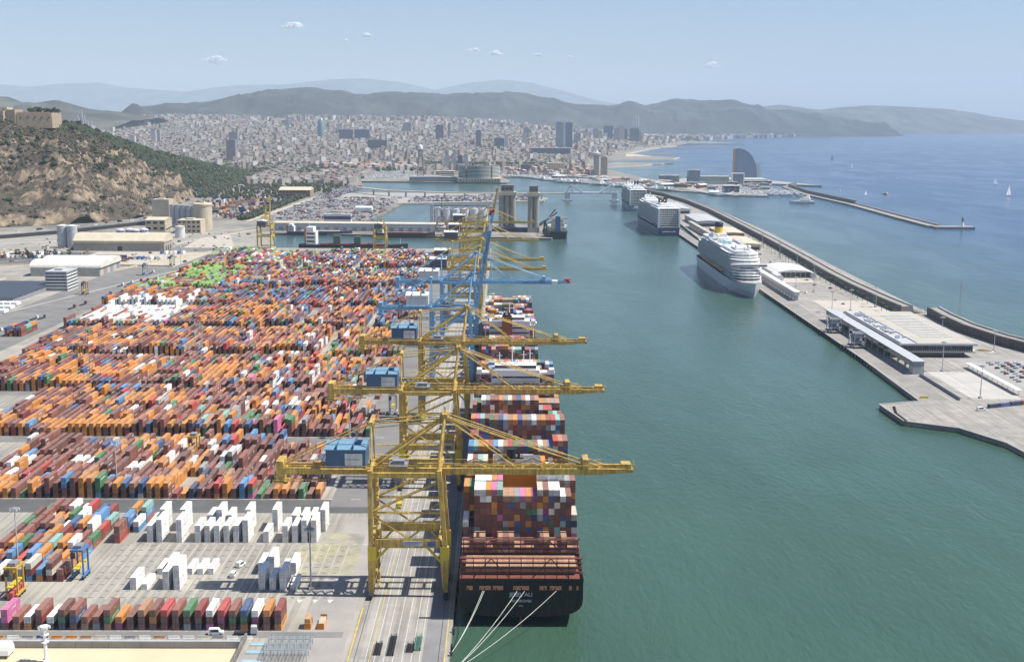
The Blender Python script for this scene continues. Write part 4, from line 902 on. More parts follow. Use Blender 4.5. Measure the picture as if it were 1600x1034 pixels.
# ------------------------------------------------------------------ cruise pier: sea wall, terminals, masts, cars
def strip_wall(name, label, pts, sec, m):
    """sweep a cross-section (offset to the right of the path, z) along a polyline"""
    rings = []; n = len(pts)
    for i, p in enumerate(pts):
        a = Vector(pts[max(0, i - 1)]); c = Vector(pts[min(n - 1, i + 1)]); d = (c - a).normalized(); nr = Vector((d.y, -d.x))
        rings.append([(p[0] + nr.x * u, p[1] + nr.y * u, z) for u, z in sec])
    b = MB(); b.loft(rings); o = b.build(name, m); return o
M_SEAW = mat('sea_wall', (.13, .12, .115), .9, .25, .12, streak=.35)
M_SEAT = mat('sea_wall_top', (.30, .285, .26), .9, .15, .08)
W1 = [(585, 640), (530, 790), (486, 920), (455, 1015), (440, 1065), (431, 1125), (431, 1185), (434, 1232)]
W2 = [(409, 1240), (406, 1300), (404, 1420), (406, 1520), (414, 1700), (423, 1950), (430, 2250), (436, 2600), (430, 2900), (408, 3150), (372, 3330)]
for W_, lb, near in ((W1, 'curved dark sea wall behind the car park', 1), (W2, 'long straight dark sea wall running beside the cruise terminals', 0)):
    t = thing('sea_wall', lb, 'wall', (W_[0][0], W_[0][1], 3))
    for nm, sec, m in (('wall_face', [(0, 2.5), (0, 11), (1.4, 11.4), (1.4, 2.5)], M_SEAW), ('walkway', [(1.42, 2.6), (1.42, 10.4), (11, 10.4), (11, 2.6)], M_SEAT), ('parapet', [(11.02, 2.6), (11.02, 11.8), (13, 11.8), (15, 2.6)], M_CONC)):
        o = strip_wall(nm, '', W_, sec, m); o.parent = t; o.location = -t.location
b = MB()
for i in range(2600):
    if i < 1500: f_ = random.random() * 6; k = int(f_); a, c = Vector(W1[k]), Vector(W1[k + 1]); p = a.lerp(c, f_ - k); d = (c - a).normalized()
    else: f_ = random.random() ** 2 * 8.9; k = int(f_); a, c = Vector(W2[k]), Vector(W2[k + 1]); p = a.lerp(c, f_ - k); d = (c - a).normalized()
    u = random.uniform(14.5, 30 if i < 1500 else 36); q = p + Vector((d.y, -d.x)) * u; b.blob((q.x, q.y, max(.2, 5.5 - (u - 14) * .3)), random.uniform(1.2, 2.6))
o = b.build('riprap', M_ROCK, kind='stuff'); tag(o, 'pale boulders piled on the sea side of the wall', 'boulders')
sheet('pier_road', 302, 318, 845, 2300, mat('pier_dark', (.26, .245, .22), .9, .2, .05), 3.006)
sheet('pier_square', 340, 403, 1175, 1330, mat('square_pale', (.46, .42, .36), .9, .1, .05), 3.006)
sheet('bus_park', 336, 372, 850, 945, mat('bus_pale', (.44, .42, .38), .9, .1, .05), 3.006)
sheet('car_park', 378, 440, 870, 1000, mat('car_grey', (.33, .32, .30), .9, .15, .05), 3.006)
b = MB()
for i in range(9): b.obox(338 + .4 * i, 862 + i * 7.5, 3.0, 5.5, .7, .03, .5)
for i in range(16): b.obox(357, 862 + i * 5, 3.0, 11, .3, .03, .6)
b.obox(346, 905, 3, .5, 90, .025); b.build('parking_stripe', M_LINEW, kind='structure')
# kerb edge and fenders of the pier
b = MB()
for (a, c) in zip(PIER[1:9], PIER[2:10]): b.beam((a[0], a[1], 3.15), (c[0], c[1], 3.15), 1.6, .5)
b.build('quay_coping', M_CONC, kind='structure')
t = thing('fender_row', 'row of dark rubber fenders along the cruise pier', 'fenders', (300, 1000, 0))
for i in range(60): b = MB(); b.box(-1.2, -.02, -150 + i * 9, -148.6 + i * 9, .4, 2.6); b.build('fender', M_RUBBER, t)
# terminal with stepped glass front
t = thing('cruise_terminal', 'flat-roofed cruise terminal with dark glass front and cream roof', 'terminal', (362, 1004, 3))
b = MB(); b.box(-27, 27, 3, 168, 0, 4.2); b.build('ground_floor', M_GLASS, t)
b = MB(); b.box(-32, 35, 0, 170, 4.2, 5.2); b.build('terrace', M_LGREY, t)
b = MB(); b.box(-28, 33, 1.5, 169, 5.2, 10.4); b.build('glass_front', M_GLASS, t)
b = MB(); b.box(-30, 36, -1.5, 172, 10.4, 12); rf = b.build('roof', M_LGREY, t)
b = MB(); b.box(-14, 35, .5, 171, 12, 12.25); b.build('roof_deck', mat('roof_cream', (.44, .41, .35), .8, .12, .08), rf)
for i in range(14): b = MB(); b.box(-2, 26, 30 + i * 8.6, 31.8 + i * 8.6, 12.25, 12.8); b.build('skylight', M_WHITED, rf)
b = MB()
for i in range(40): b.obox(random.uniform(-26, -17), random.uniform(15, 160), 12, random.uniform(1.5, 3.5), random.uniform(1.5, 4), random.uniform(.8, 2))
b.build('roof_plant', M_LGREY, rf)
b = MB(); b.box(-29, -28, 0, 170, 12, 13.2); b.box(-15, -14.6, 0, 170, 12, 12.9); b.build('roof_kerb', M_WHITED, rf)
for i in range(34): b = MB(); b.box(-31.8 + i * 1.95, -31.5 + i * 1.95, -.1, 0, 5.2, 6.5); b.build('baluster', M_WHITE, t)
for i in range(10): b = MB(); b.box(-28 + i * 6.1, -27.8 + i * 6.1, 1.38, 1.48, 5.2, 10.4); b.build('mullion', M_GREY, t)
# covered gangway
t = thing('passenger_gangway', 'long grey elevated passenger gangway parallel to the pier edge', 'gangway', (325, 935, 3))
b = MB(); b.box(-4, 5, 0, 262, 6, 10); b.build('gallery', M_GREY, t)
b = MB(); b.box(-4.6, 5.8, -1, 263, 10, 10.6); b.build('roof', M_LGREY, t)
b = MB(); b.box(-4.1, -4.02, 6, 250, 7.2, 9); b.build('window_band', M_GLASS, t)
b = MB(); b.box(-4, 5, -.5, 9, 0, 6); b.build('end_tower', M_LGREY, t)
for i in range(14): b = MB(); b.box(-3.6, -2.6, 20 + i * 18, 21.2 + i * 18, 0, 6); b.box(3.6, 4.6, 20 + i * 18, 21.2 + i * 18, 0, 6); b.build('pier_leg', M_CONC, t)
def boarding(loc, label):
    t = thing('boarding_bridge', label, 'boarding bridge', loc, 0, 'passenger boarding bridges')
    b = MB()
    for z in (0, 5, 10, 14):
        for x in (-5, 4): b.beam((x, -9, z), (x, 9, z), .5)
        for y in (-9, 0, 9): b.beam((-5, y, z), (4, y, z), .5)
    for x in (-5, 4):
        for y in (-9, 0, 9): b.beam((x, y, 0), (x, y, 14), .6)
        for k in range(3): b.beam((x, -9 + (k % 2) * 9, k * 4.7), (x, (k % 2) * 9, k * 4.7 + 4.7), .35)
    b.build('frame', M_LGREY, t)
    b = MB(); b.box(-4.5, 3.5, -8, 2, 10.2, 13); b.beam((3, 6, 11.5), (13, 14, 8.5), 3.2, 2.8); b.build('cabin', M_GREY, t)
    b = MB(); b.box(-4.56, -4.52, -7.5, 1.5, 11, 12.5); b.build('window', M_GLASS, t)
    for y in (-9, 9): b = MB(); b.box(-6, 5, y - 1, y + 1, 0, 1.2); b.build('bogie', M_DARK, t)
boarding((311, 1128, 3), 'grey lattice boarding bridge farther along the gangway'); boarding((311, 1052, 3), 'grey lattice boarding bridge closer to the gangway end tower')
# canopy and cars
t = thing('bus_canopy', 'long narrow white canopy over the walkway beside the car park', 'canopy', (375, 862, 3))
b = MB(); b.box(-2.2, 2.2, 0, 100, 3.6, 4.0); b.build('roof', M_WHITE, t)
for i in range(11): b = MB(); b.tube((0, 1 + i * 9.8, 0), (0, 1 + i * 9.8, 3.6), .2, 6); b.build('post', M_LGREY, t)
cars = []
cn = 0
for r in range(4):
    for i in range(11):
        if random.random() < .25: continue
        x = 394 + r * 7.5 + i * .5; y = 908 + i * 7.2; c = random.choice([(.02, .02, .025), (.5, .5, .5), (.7, .7, .7), (.05, .08, .2), (.3, .03, .03), (.12, .12, .13)]); cn += 1
        nm = {(.02, .02, .025): 'black', (.5, .5, .5): 'silver', (.7, .7, .7): 'white', (.05, .08, .2): 'blue', (.3, .03, .03): 'red', (.12, .12, .13): 'grey'}[c]
        vehicle('parked_car', '%s car, space %s up in the %s row right of the canopy' % (nm, ORD[i + 1], ORD[r + 1]), 'car', (x, y, 3.02), .35, 4.4, 1.8, 1.45, mat('car_' + nm, c, .25, .03), 'cars in the pier car park')
t = thing('traffic_circle', 'round brown planted circle in front of the terminal corner', 'planter', (416, 1035, 3))
b = MB(); b.lathe(0, 0, [(8.6, 0), (8.6, .35), (8.2, .35)], 28); b.build('kerb', M_WHITED, t); b = MB(); b.lathe(0, 0, [(8.1, .2), (7, .42), (.2, .5)], 28); b.build('soil', mat('dry_soil', (.20, .15, .08), .95), t)
for i in range(4):
    b = MB(); b.obox(341 + i * 9, 824 + i * 3.4, 3, 8.6, 2.5, 2.6 if i < 2 else 2.9, .36); c = ('navy', 'blue', 'navy', 'brown')[i]; o = b.build('storage_container', mat('container_' + c, PAL[c], .6)); tag(o, '%s container, %s from the left in the row on the pier edge' % (CNAME[c], ORD[i + 1]), 'container', 'containers on the cruise pier')
vehicle('delivery_van', 'white van left of the containers on the cruise pier', 'van', (329, 815, 3.02), .2, 6, 2.2, 2.6, M_WHITE)
b = MB(); rail(b, (299, 852, 3), (305, 858, 3), 1.6, 1); b.box(299, 305, 851.4, 851.8, 3, 4.4); o = b.build('barrier_fence', M_YELB); tag(o, 'yellow barrier fence where the pier edge steps out', 'fence')
t = thing('tyre_fenders', 'dark tyres lined up along the edge of the ramp stub', 'fenders', (266, 800, 3))
for i in range(14): b = MB(); b.lathe(.9 + (2.2 * (i > 7)) * (i - 7) / 3, -16 + i * 3.0, [(.6, .05), (1.0, .1), (1.0, .8), (.6, .85)], 8); b.build('tyre', M_RUBBER, t)
# inner fence wall between road and parking
b = MB(); b.box(325, 325.6, 845, 930, 3, 5.4); o = b.build('security_fence', M_GREY); tag(o, 'grey fence between the pier road and the bus park', 'fence')
for i, (x, y, h) in enumerate(((348.9, 947, 24), (343, 853, 24), (340, 1246, 22), (363, 1259, 22), (397, 1283, 22), (359, 1397, 22), (329, 1360, 22), (425, 1035, 18), (410, 1120, 16), (385, 1500, 20), (392, 1620, 20), (400, 1760, 20), (404, 1900, 20), (330, 1560, 20), (345, 2000, 20))):
    mast((x, y, 3), 'slim light pole on the cruise pier, %s nearest to the ramp stub' % ORD[sorted(range(15), key=lambda q: [853, 947, 1035, 1120, 1246, 1259, 1283, 1360, 1397, 1500, 1560, 1620, 1760, 1900, 2000][q])[[853, 947, 1035, 1120, 1246, 1259, 1283, 1360, 1397, 1500, 1560, 1620, 1760, 1900, 2000].index(y)] + 1], h, group='light poles on the cruise pier')
t = thing('lattice_antenna', 'slender lattice antenna mast standing behind the sea wall', 'antenna', (446, 1175, 3))
b = MB(); hh = 42
for k in range(4): dx, dy = ((-.6, -.6), (.6, -.6), (.6, .6), (-.6, .6))[k]; b.tube((dx, dy, 0), (dx * .5, dy * .5, hh), .1, 3)
b.build('upright', M_LGREY, t); b = MB()
for i in range(28): z = i * 1.5; b.tube((-.6, -.6, z), (.5, -.5, z + 1.5), .06, 3); b.tube((.5, .5, z), (-.5, .5, z + 1.5), .06, 3)
b.build('lattice', M_LGREY, t)
# white curved terminal behind the nearest cruise ship
t = thing('white_terminal', 'white curved-roof terminal beside the bow of the near cruise ship', 'terminal', (362, 1480, 3))
b = MB(); b.loft([[(-22, y, 0), (30, y, 0), (30, y, 6), (18, y, 9.4), (0, y, 10.4), (-14, y, 8.6), (-22, y, 6)] for y in (40, 120)]); b.build('hall', M_WHITED, t)
b = MB(); b.box(-14, 24, 39.7, 39.95, 1.0, 7.2); gl = b.build('glazed_end', M_GLASS, t)
for i in range(7): b = MB(); b.box(-14 + i * 6.2, -13.6 + i * 6.2, 39.5, 39.68, 1.0, 7.2); b.build('mullion', M_LGREY, gl)
b = MB(); b.loft([[(-22 + r_ * math.cos(a), y, 2 + 6 * math.sin(a)) for a in np.linspace(0, math.pi, 9)] for y, r_ in ((8, 5), (38, 6))]); b.build('rounded_lobby', M_WHITE, t)
b = MB(); b.box(-20, 20, -6, 34, 0, .4); b.build('forecourt', mat('square_pale', (.46, .42, .36), .9), t)
t = thing('passenger_gangway', 'white elevated gangway beside the nearest cruise ship', 'gangway', (322, 1225, 3))
b = MB(); b.box(-2.5, 3, 100, 480, 6, 9.6); b.build('gallery', M_WHITED, t); b = MB(); b.box(-3, 3.5, 99, 481, 9.6, 10.1); b.build('roof', M_WHITE, t)
for i in range(26): b = MB(); b.box(-2.2, 2.7, 104 + i * 14.4, 105 + i * 14.4, 0, 6); b.build('support', M_LGREY, t)
t = thing('passenger_gangway', 'pale gangway between the two ships farther up the pier', 'gangway', (344, 1740, 3))
b = MB(); b.box(-3, 3, 0, 520, 6, 9.6); b.build('gallery', M_LGREY, t); b = MB(); b.box(-3.6, 3.6, -1, 521, 9.6, 10.1); b.build('roof', mat('roof_cream', (.44, .41, .35), .8, .12, .08), t)
for i in range(26): b = MB(); b.box(-2.2, 2.7, 8 + i * 20, 9 + i * 20, 0, 6); b.build('support', M_LGREY, t)
for i, (x, y, sx, sy, h, m, lb) in enumerate(((372, 1905, 36, 120, 9, M_BEIGER, 'beige flat-roofed terminal behind the middle cruise ship'), (376, 2060, 40, 110, 11, mat('brick_terminal', (.36, .16, .11), .8), 'brick red and cream terminal beside the middle cruise ship'), (378, 2330, 44, 160, 10, M_LGREY, 'low grey terminal farther up the pier'), (370, 2660, 40, 200, 10, M_WHITED, 'white low terminal beside the farthest cruise ship'))):
    t = thing('pier_terminal', lb, 'terminal', (x, y, 3)); b = MB(); b.box(-sx / 2, sx / 2, -sy / 2, sy / 2, 0, h); b.build('hall', m, t)
    b = MB(); b.prism([(-sx / 2 - 1, h), (sx / 2 + 1, h), (sx / 2 + 1, h + .7), (0, h + 2.2), (-sx / 2 - 1, h + .7)], 'y', -sy / 2 - 1, sy / 2 + 1); b.build('roof', M_BEIGER if i < 2 else M_LGREY, t)
    b = MB(); b.box(-sx / 2 + 2, sx / 2 - 2, -sy / 2 - .2, -sy / 2 - .03, 1, h * .6); b.build('window_band', M_GLASS, t)
# palms
def palm(loc, label, h):
    t = thing('palm_tree', label, 'palm tree', loc, random.random() * 6, 'palm trees along the cruise pier')
    b = MB(); b.tube((0, 0, 0), (.3, 0, h), .3, 6, .22); b.build('trunk', M_TRUNK, t)
    b = MB()
    for i in range(13):
        a = i * 2.4; e = random.uniform(-.2, .7); c, s_ = math.cos(a), math.sin(a); p0 = Vector((.3, 0, h)); p1 = p0 + Vector((c * 1.5, s_ * 1.5, .9 + e)); p2 = p0 + Vector((c * 3, s_ * 3, -.2 + e * 1.2)); n = Vector((-s_, c, 0)) * .35
        g = (.05, .09 + random.random() * .04, .03)
        b._add([tuple(p0), tuple(p1 - n), tuple(p2), tuple(p1 + n)], [(0, 1, 2, 3)], g)
    b.build('crown', M_LEAF, t, colors=True); return t
for i in range(36):
    palm((394 + random.uniform(-1.5, 1.5) + (0 if i < 24 else 6), 1215 + i * 22 + random.uniform(-5, 5), 3), 'palm in the row before the sea wall, %s from the near end' % (ORD[i + 1] if i < 35 else 'last'), random.uniform(6, 9))
# two low workboats' worth of clutter: pier vehicles
for i in range(26):
    y = 1300 + i * 38 + random.uniform(-10, 10); x = random.uniform(345, 395)
    nm = random.choice(['white', 'silver', 'black', 'red']); vehicle('parked_car', '%s car parked on the pier square, %s nearest of those behind the terminals' % (nm, ORD[i + 1]), 'car', (x, y, 3.02), random.random() * 3, 4.6, 1.9, 1.7, mat('car_' + nm, {'white': (.7, .7, .7), 'silver': (.5, .5, .5), 'black': (.02, .02, .025), 'red': (.3, .03, .03)}[nm], .3), 'vehicles behind the cruise terminals')
# ------------------------------------------------------------------ cruise ships
def outline(w, y0, y1, r, rs=2.0, n=7):
    P = [(-w, y0 + rs), (-w + rs, y0), (w - rs, y0), (w, y0 + rs)]
    for i in range(n + 1):
        a = math.pi * i / n; P.append((w * math.cos(a), y1 - r + r * math.sin(a)))
    return P
def cruise(loc, rz, label, L_, B, hull_m, nd, nlow, funnel, stern_grid=False):
    t = thing('cruise_ship', label, 'cruise ship', loc, rz, 'cruise ships at the pier'); h = B / 2; HD = 13.0
    rings = []
    for f_, k, kw, zt in ((0, .93, .85, HD), (.05, 1, .95, HD), (.2, 1, 1, HD), (.68, 1, 1, HD), (.8, .97, .86, HD + .4), (.88, .86, .6, HD + 1.2), (.94, .62, .34, HD + 2.2), (.98, .32, .12, HD + 3), (1, .04, .02, HD + 3.4)):
        y = f_ * L_; fl = 6 * max(0, f_ - .85) / .15
        rings.append([(-h * k, y, zt), (-h * (k * .6 + kw * .4), y - fl * .5, HD * .55), (-h * kw, y - fl, 0), (-h * kw * .8, y - fl, -4), (h * kw * .8, y - fl, -4), (h * kw, y - fl, 0), (h * (k * .6 + kw * .4), y - fl * .5, HD * .55), (h * k, y, zt)])
    b = MB(); b.loft(rings, closed=True); b.build('hull', hull_m, t)
    b = MB(); b.loft([[(x * 1.004, y, z + dz) for x, y, z in (r[0], r[-1])] + [(x * .97, y, z + dz) for x, y, z in (r[-1], r[0])] for r in rings for dz in (1.0,)], closed=True); b.build('bulwark', M_WHITE, t)
    # lifeboats on the low promenade
    z = HD; w = h * .98; yf = L_ * .90
    gl = mat('ship_glass', (.055, .065, .08), .15, .3, .3, spec=.6)
    for k in range(nd):
        prom = k < nlow
        ww = w * (.93 if prom else 1.0); fr = L_ * (.905 - .0085 * max(0, k - 1) - (.012 if k > nlow + 2 else 0) - (.02 if k >= nd - 2 else 0)); st = L_ * (.035 + .006 * max(0, k - nlow) + (.05 if k >= nd - 2 else 0))
        if stern_grid: st = L_ * (.012 + .002 * k)
        b = MB(); b.poly(outline(ww, st, fr, B * .42), z + 2.3, z + 3.05)
        if not prom or k == nlow - 1: b.poly(outline(ww + .05, fr - B * .55, fr + .3, B * .42), z + 1.75, z + 3.6)
        d = b.build('deck', M_WHITE, t)
        b = MB(); b.poly(outline(ww - 1.6, st + 1.4, fr - 1.2, B * .4), z, z + 2.3); b.build('cabin_wall', gl, d)
        z += 3.05
        if not prom and k < nd - 1:
            b = MB()
            for s_ in (-1, 1):
                y = st + 8
                while y < fr - B * .6: b.box(s_ * ww - .9, s_ * ww + .9, y, y + .35, z - 3.05 if k else z, z - .7); y += 4.6
            if stern_grid:
                for i in range(11): x = -ww + 2 + i * (2 * ww - 4) / 10; b.box(x - .3, x + .3, st - .1, st + 1.6, z - 3.05, z - .7)
            b.build('balcony_divider', M_WHITED, d, kind='stuff')
    if stern_grid:
        b = MB()
        for s_ in (-1, 1): b.box(s_ * (w - 1.2) - 1.3, s_ * (w - 1.2) + 1.3, L_ * .012 - .6, L_ * .012 + 5, HD, z)
        b.box(-w, w, L_ * .012 - .5, L_ * .03, HD - .5, HD + 1.6)
        b.build('stern_pillar', M_WHITE, t)
        b = MB()
        for i in range(9): x = -11 + i * 2.6; b.obox(x, -.35, 6.2 + random.uniform(-.4, .4), 1.7, .1, 1.5 + random.uniform(-.3, 1), 0)
        b.build('lettering', M_WHITE, t)
    for s_ in (-1, 1):
        for i in range(int(L_ * .5 / 14)):
            y = L_ * .2 + i * 14; b = MB(); x = s_ * (h * .96)
            b.loft([[(x + 1.9 * q * math.cos(a), y + yy, HD + 4.0 + 1.5 * q * math.sin(a)) for a in np.linspace(0, 6.283, 8, endpoint=False)] for yy, q in ((-5, .3), (-3.5, .9), (3.5, .9), (5, .3))]); b.build('lifeboat', mat('boat_orange', (.62, .30, .10), .5) if not stern_grid else M_WHITED, t)
    # bridge wings, top deck houses, radomes, pools
    zb = HD + 3.05 * (nlow + 3); b = MB(); b.box(-h - 3, h + 3, L_ * .868, L_ * .882, zb, zb + 2.8); b.build('bridge_wing', M_WHITE, t)
    b = MB(); b.box(-h - 2.8, h + 2.8, L_ * .882, L_ * .8825, zb + 1, zb + 2.2); b.build('bridge_window', gl, t)
    b = MB(); b.poly(outline(h * .72, L_ * .56, L_ * .80, 8), z, z + 3.0); b.box(-h * .5, h * .5, L_ * .66, L_ * .76, z + 3, z + 5.4); b.poly(outline(h * .8, L_ * .1, L_ * .3, 6), z, z + 3.2); b.box(-h * .45, h * .45, L_ * .14, L_ * .25, z + 3.2, z + 6); b.build('top_house', M_WHITE, t)
    b = MB()
    for y0, y1 in ((.32, .42), (.45, .54)): b.box(-h * .4, h * .4, L_ * y0, L_ * y1, z + .1, z + .5)
    b.build('pool_deck', mat('pool_blue', (.22, .42, .46), .3), t)
    b = MB()
    for s_ in (-1, 1): b.box(s_ * h * .86 - 1.4, s_ * h * .86 + 1.4, L_ * .3, L_ * .58, z, z + 2.6)
    b.build('sun_deck', M_LGREY, t)
    for x, y, r in ((-6, .77, 2.6), (7, .74, 2.2), (0, .79, 1.8), (5, .30, 2.4)):
        b = MB(); b.lathe(x, L_ * y, [(.8, z + 2), (1, z + 4.6)] + [(r * math.cos(a), z + 4.6 + r + r * math.sin(a)) for a in np.linspace(-1.1, 1.5, 6)], 12); b.build('radome', M_WHITE, t, smooth=True)
    b = MB(); b.beam((0, L_ * .72, z + 5), (0, L_ * .71, z + 15), 2.4, 1.6, a2=.8, b2=.6); b.box(-4, 4, L_ * .712, L_ * .716, z + 10, z + 10.6); b.build('radar_mast', M_WHITE, t)
    b = MB()
    for i in range(90):
        b.obox(random.uniform(-h * .85, h * .85), L_ * random.uniform(.08, .78), z, random.uniform(.8, 3), random.uniform(.8, 3), random.uniform(.5, 2.4))
    b.build('deck_fittings', M_WHITED, t, kind='stuff')
    if funnel == 'yellow':
        b = MB(); b.box(-9, 9, L_ * .20, L_ * .27, z + 3, z + 8); b.build('funnel_base', M_WHITE, t)
        b = MB(); b.lathe(0, L_ * .235, [(5.4, z + 8), (5.3, z + 16)], 18); fn = b.build('funnel', mat('funnel_yellow', (.72, .44, .02), .45, .05), t, smooth=False)
        b = MB(); b.lathe(0, L_ * .235, [(5.5, z + 16), (5.5, z + 21.5), (4.8, z + 22.3)], 18); b.build('funnel_top', mat('funnel_navy', (.02, .03, .06), .5), fn)
    elif funnel == 'x':
        b = MB()
        for x in (-6, 6):
            b.beam((x, L_ * .20, z + 2), (x, L_ * .30, z + 15), 1.6, 2.6); b.beam((x, L_ * .30, z + 2), (x, L_ * .20, z + 15), 1.6, 2.6)
        b.beam((-8, L_ * .2, z + 14), (8, L_ * .2, z + 15), 1.5); b.beam((-8, L_ * .2, z + 4), (8, L_ * .3, z + 14.5), 1.6, 2); b.beam((8, L_ * .2, z + 4), (-8, L_ * .3, z + 14.5), 1.6, 2)
        b.build('funnel', M_BLACK, t)
    else:
        b = MB(); b.box(-6, 6, L_ * .2, L_ * .27, z + 3, z + 9); b.build('funnel_base', M_WHITE, t)
        for x in (-3, 3): b = MB(); b.tube((x, L_ * .23, z + 9), (x, L_ * .22, z + 18), 1.8, 10, 1.5); b.build('funnel', M_BLACK, t)
    return t
M_HULLW = mat('hull_white', (.62, .64, .66), .4, .06, .05, streak=.12)
M_HULLN = mat('hull_navy', (.035, .055, .13), .35, .1, .1)
M_HULLL = mat('hull_slate', (.16, .19, .27), .35, .1, .1)
cruise((283.5, 1684, 0), math.pi, 'white cruise ship with yellow funnel, bow towards the viewer', 322, 36, M_HULLW, 10, 3, 'yellow')
cruise((285, 2104, 0), .035, 'navy-hulled cruise ship with white balcony stern and crossed black funnels', 318, 39, M_HULLN, 11, 2, 'x', True)
cruise((291, 2660, 0), .0, 'farthest cruise ship with slate blue hull near the white bridge', 240, 38, M_HULLL, 11, 2, 'plain', True)
# ------------------------------------------------------------------ hill, fortress
def lerp_pl(P, s):
    k = min(len(P) - 2, int(s * (len(P) - 1))); f_ = s * (len(P) - 1) - k
    return tuple(a + (b_ - a) * f_ for a, b_ in zip(P[k], P[k + 1]))
HF = [(-1650, 1800), (-1200, 2010), (-910, 2160), (-770, 2270), (-715, 2390), (-735, 2700), (-756, 2954), (-770, 3300), (-795, 3700), (-830, 4150)]
HR = [(-1700, 2500, 190), (-1350, 2560, 192), (-1110, 2600, 190), (-1000, 2640, 190), (-950, 2720, 180), (-950, 2800, 168), (-943, 2980, 144), (-925, 3230, 108), (-880, 3650, 56), (-865, 4150, 8)]
PROF = [(0, 0), (.04, .20), (.16, .25), (.20, .42), (.35, .49), (.385, .60), (.56, .68), (.60, .77), (.8, .87), (1, 1)]
def prof(t):
    for (a, za), (b_, zb) in zip(PROF, PROF[1:]):
        if t <= b_: return za + (zb - za) * (t - a) / (b_ - a)
    return 1
def hill_pt(s, t):
    f_, r = lerp_pl(HF, s), lerp_pl(HR, s)
    if t <= 1:
        x = f_[0] + (r[0] - f_[0]) * t; y = f_[1] + (r[1] - f_[1]) * t
        blend = max(.25, min(1.0, mnoise.noise(Vector((s * 13, 1.3 + t * 1.5, 0))) * 1.6 + .75)) * (1 if s < .68 else .25)
        z = r[2] * (prof(min(1, max(0, t + .05 * mnoise.noise(Vector((s * 26, t * 4, 2)))))) * .8 * blend + t * (1 - .8 * blend))
    else:
        x = r[0] - (t - 1) * 500; y = r[1] + (t - 1) * 250; z = r[2] * (1 - (t - 1) * .9)
    am = math.sin(min(t, 1) * math.pi) ** .5 if 0 < t < 1 else 0
    v = Vector((x * .02, y * .02, z * .02))
    n1 = mnoise.fractal(v, 1.0, 2.1, 5); n2 = abs(mnoise.noise(Vector((x * .012, y * .012, 7)))) 
    z += am * (11 * n1 - 9 * (1 - 3 * n2) + 5 * mnoise.noise(Vector((x * .05, y * .05, z * .06 + 3))) + 4 * mnoise.noise(Vector((x * .11, y * .11, z * .09))))
    x += am * 8 * mnoise.noise(Vector((x * .03, y * .03, 11 + z * .05))); return (x, y, max(2, z + 3))
NS, NT = 360, 150
b = MB()
b.v = [hill_pt(i / NS, j / (NT - 14)) for i in range(NS + 1) for j in range(NT + 1)]; b.c = [(1, 1, 1)] * len(b.v)
b.f = [(i * (NT + 1) + j, (i + 1) * (NT + 1) + j, (i + 1) * (NT + 1) + j + 1, i * (NT + 1) + j + 1) for i in range(NS) for j in range(NT)]
m = mat('hill_soil', (.072, .058, .041), .95, .6, .06, detail=12, bump=.8); t_ = m.node_tree; N = t_.nodes; L = t_.links; bs = N['Principled BSDF']; old = bs.inputs['Base Color'].links[0].from_socket
g = N.new('ShaderNodeNewGeometry'); sp = N.new('ShaderNodeSeparateXYZ'); L.new(g.outputs['True Normal'], sp.inputs[0])
nz = N.new('ShaderNodeTexNoise'); nz.inputs['Scale'].default_value = .02; nz.inputs['Detail'].default_value = 9; nz.inputs['Roughness'].default_value = .7; L.new(g.outputs['Position'], nz.inputs['Vector'])
ad = N.new('ShaderNodeMath'); ad.operation = 'MULTIPLY_ADD'; L.new(nz.outputs[0], ad.inputs[0]); ad.inputs[1].default_value = -1.15; L.new(sp.outputs[2], ad.inputs[2])
mr = N.new('ShaderNodeMapRange'); mr.inputs[1].default_value = .12; mr.inputs[2].default_value = -.04; L.new(ad.outputs[0], mr.inputs[0])
rk = mat('cliff_rock', (.40, .30, .19), .9, .4, .08, detail=9, col2=(.34, .22, .15)); 
n3 = N.new('ShaderNodeTexNoise'); n3.inputs['Scale'].default_value = .06; n3.inputs['Detail'].default_value = 8; L.new(g.outputs['Position'], n3.inputs['Vector'])
cr = N.new('ShaderNodeValToRGB'); L.new(n3.outputs[0], cr.inputs[0]); cr.color_ramp.elements[0].position = .32; cr.color_ramp.elements[0].color = (.085, .064, .046, 1); cr.color_ramp.elements[1].position = .68; cr.color_ramp.elements[1].color = (.37, .285, .19, 1)
mx = N.new('ShaderNodeMix'); mx.data_type = 'RGBA'; L.new(mr.outputs[0], mx.inputs[0]); L.new(old, mx.inputs[6]); L.new(cr.outputs[0], mx.inputs[7]); L.new(mx.outputs[2], bs.inputs['Base Color'])
hill = b.build('hill', m, kind='structure'); hill['label'] = 'rocky scrub-covered hill under the fortress'
b = MB()
for i in range(21000):
    s = .16 + .82 * random.random(); t = random.random() ** .85 * 1.06
    dens = (.95 if mnoise.noise(Vector((s * 34, t * 7, 13))) > -.22 else .3) if s > .70 or (s > .6 and t > .45) else (.62 + .3 * (mnoise.noise(Vector((s * 30, t * 9, 4))) > .05) + (.25 if t > .9 else 0))
    if t < .42 and s < .7: dens *= (.7 if mnoise.noise(Vector((s * 22, t * 12, 9))) > 0 else .12)
    if random.random() > dens: continue
    x, y, z = hill_pt(s, t)
    if s < .7 and t < .97 and abs(hill_pt(s, t + .012)[2] - hill_pt(s, t - .012)[2]) > 8.5 and random.random() < .7: continue
    gr = s > .68 or (s > .58 and t > .45) or random.random() < .08 or t > .93
    k = random.uniform(.6, 1.4); c = (.042 * k, .056 * k, .03 * k) if gr else (.082 * k, .070 * k, .048 * k)
    r = random.uniform(2.6, 6.5) if gr else random.uniform(1.2, 3.0); b.blob((x, y, z + r * .35), r, c, .85)
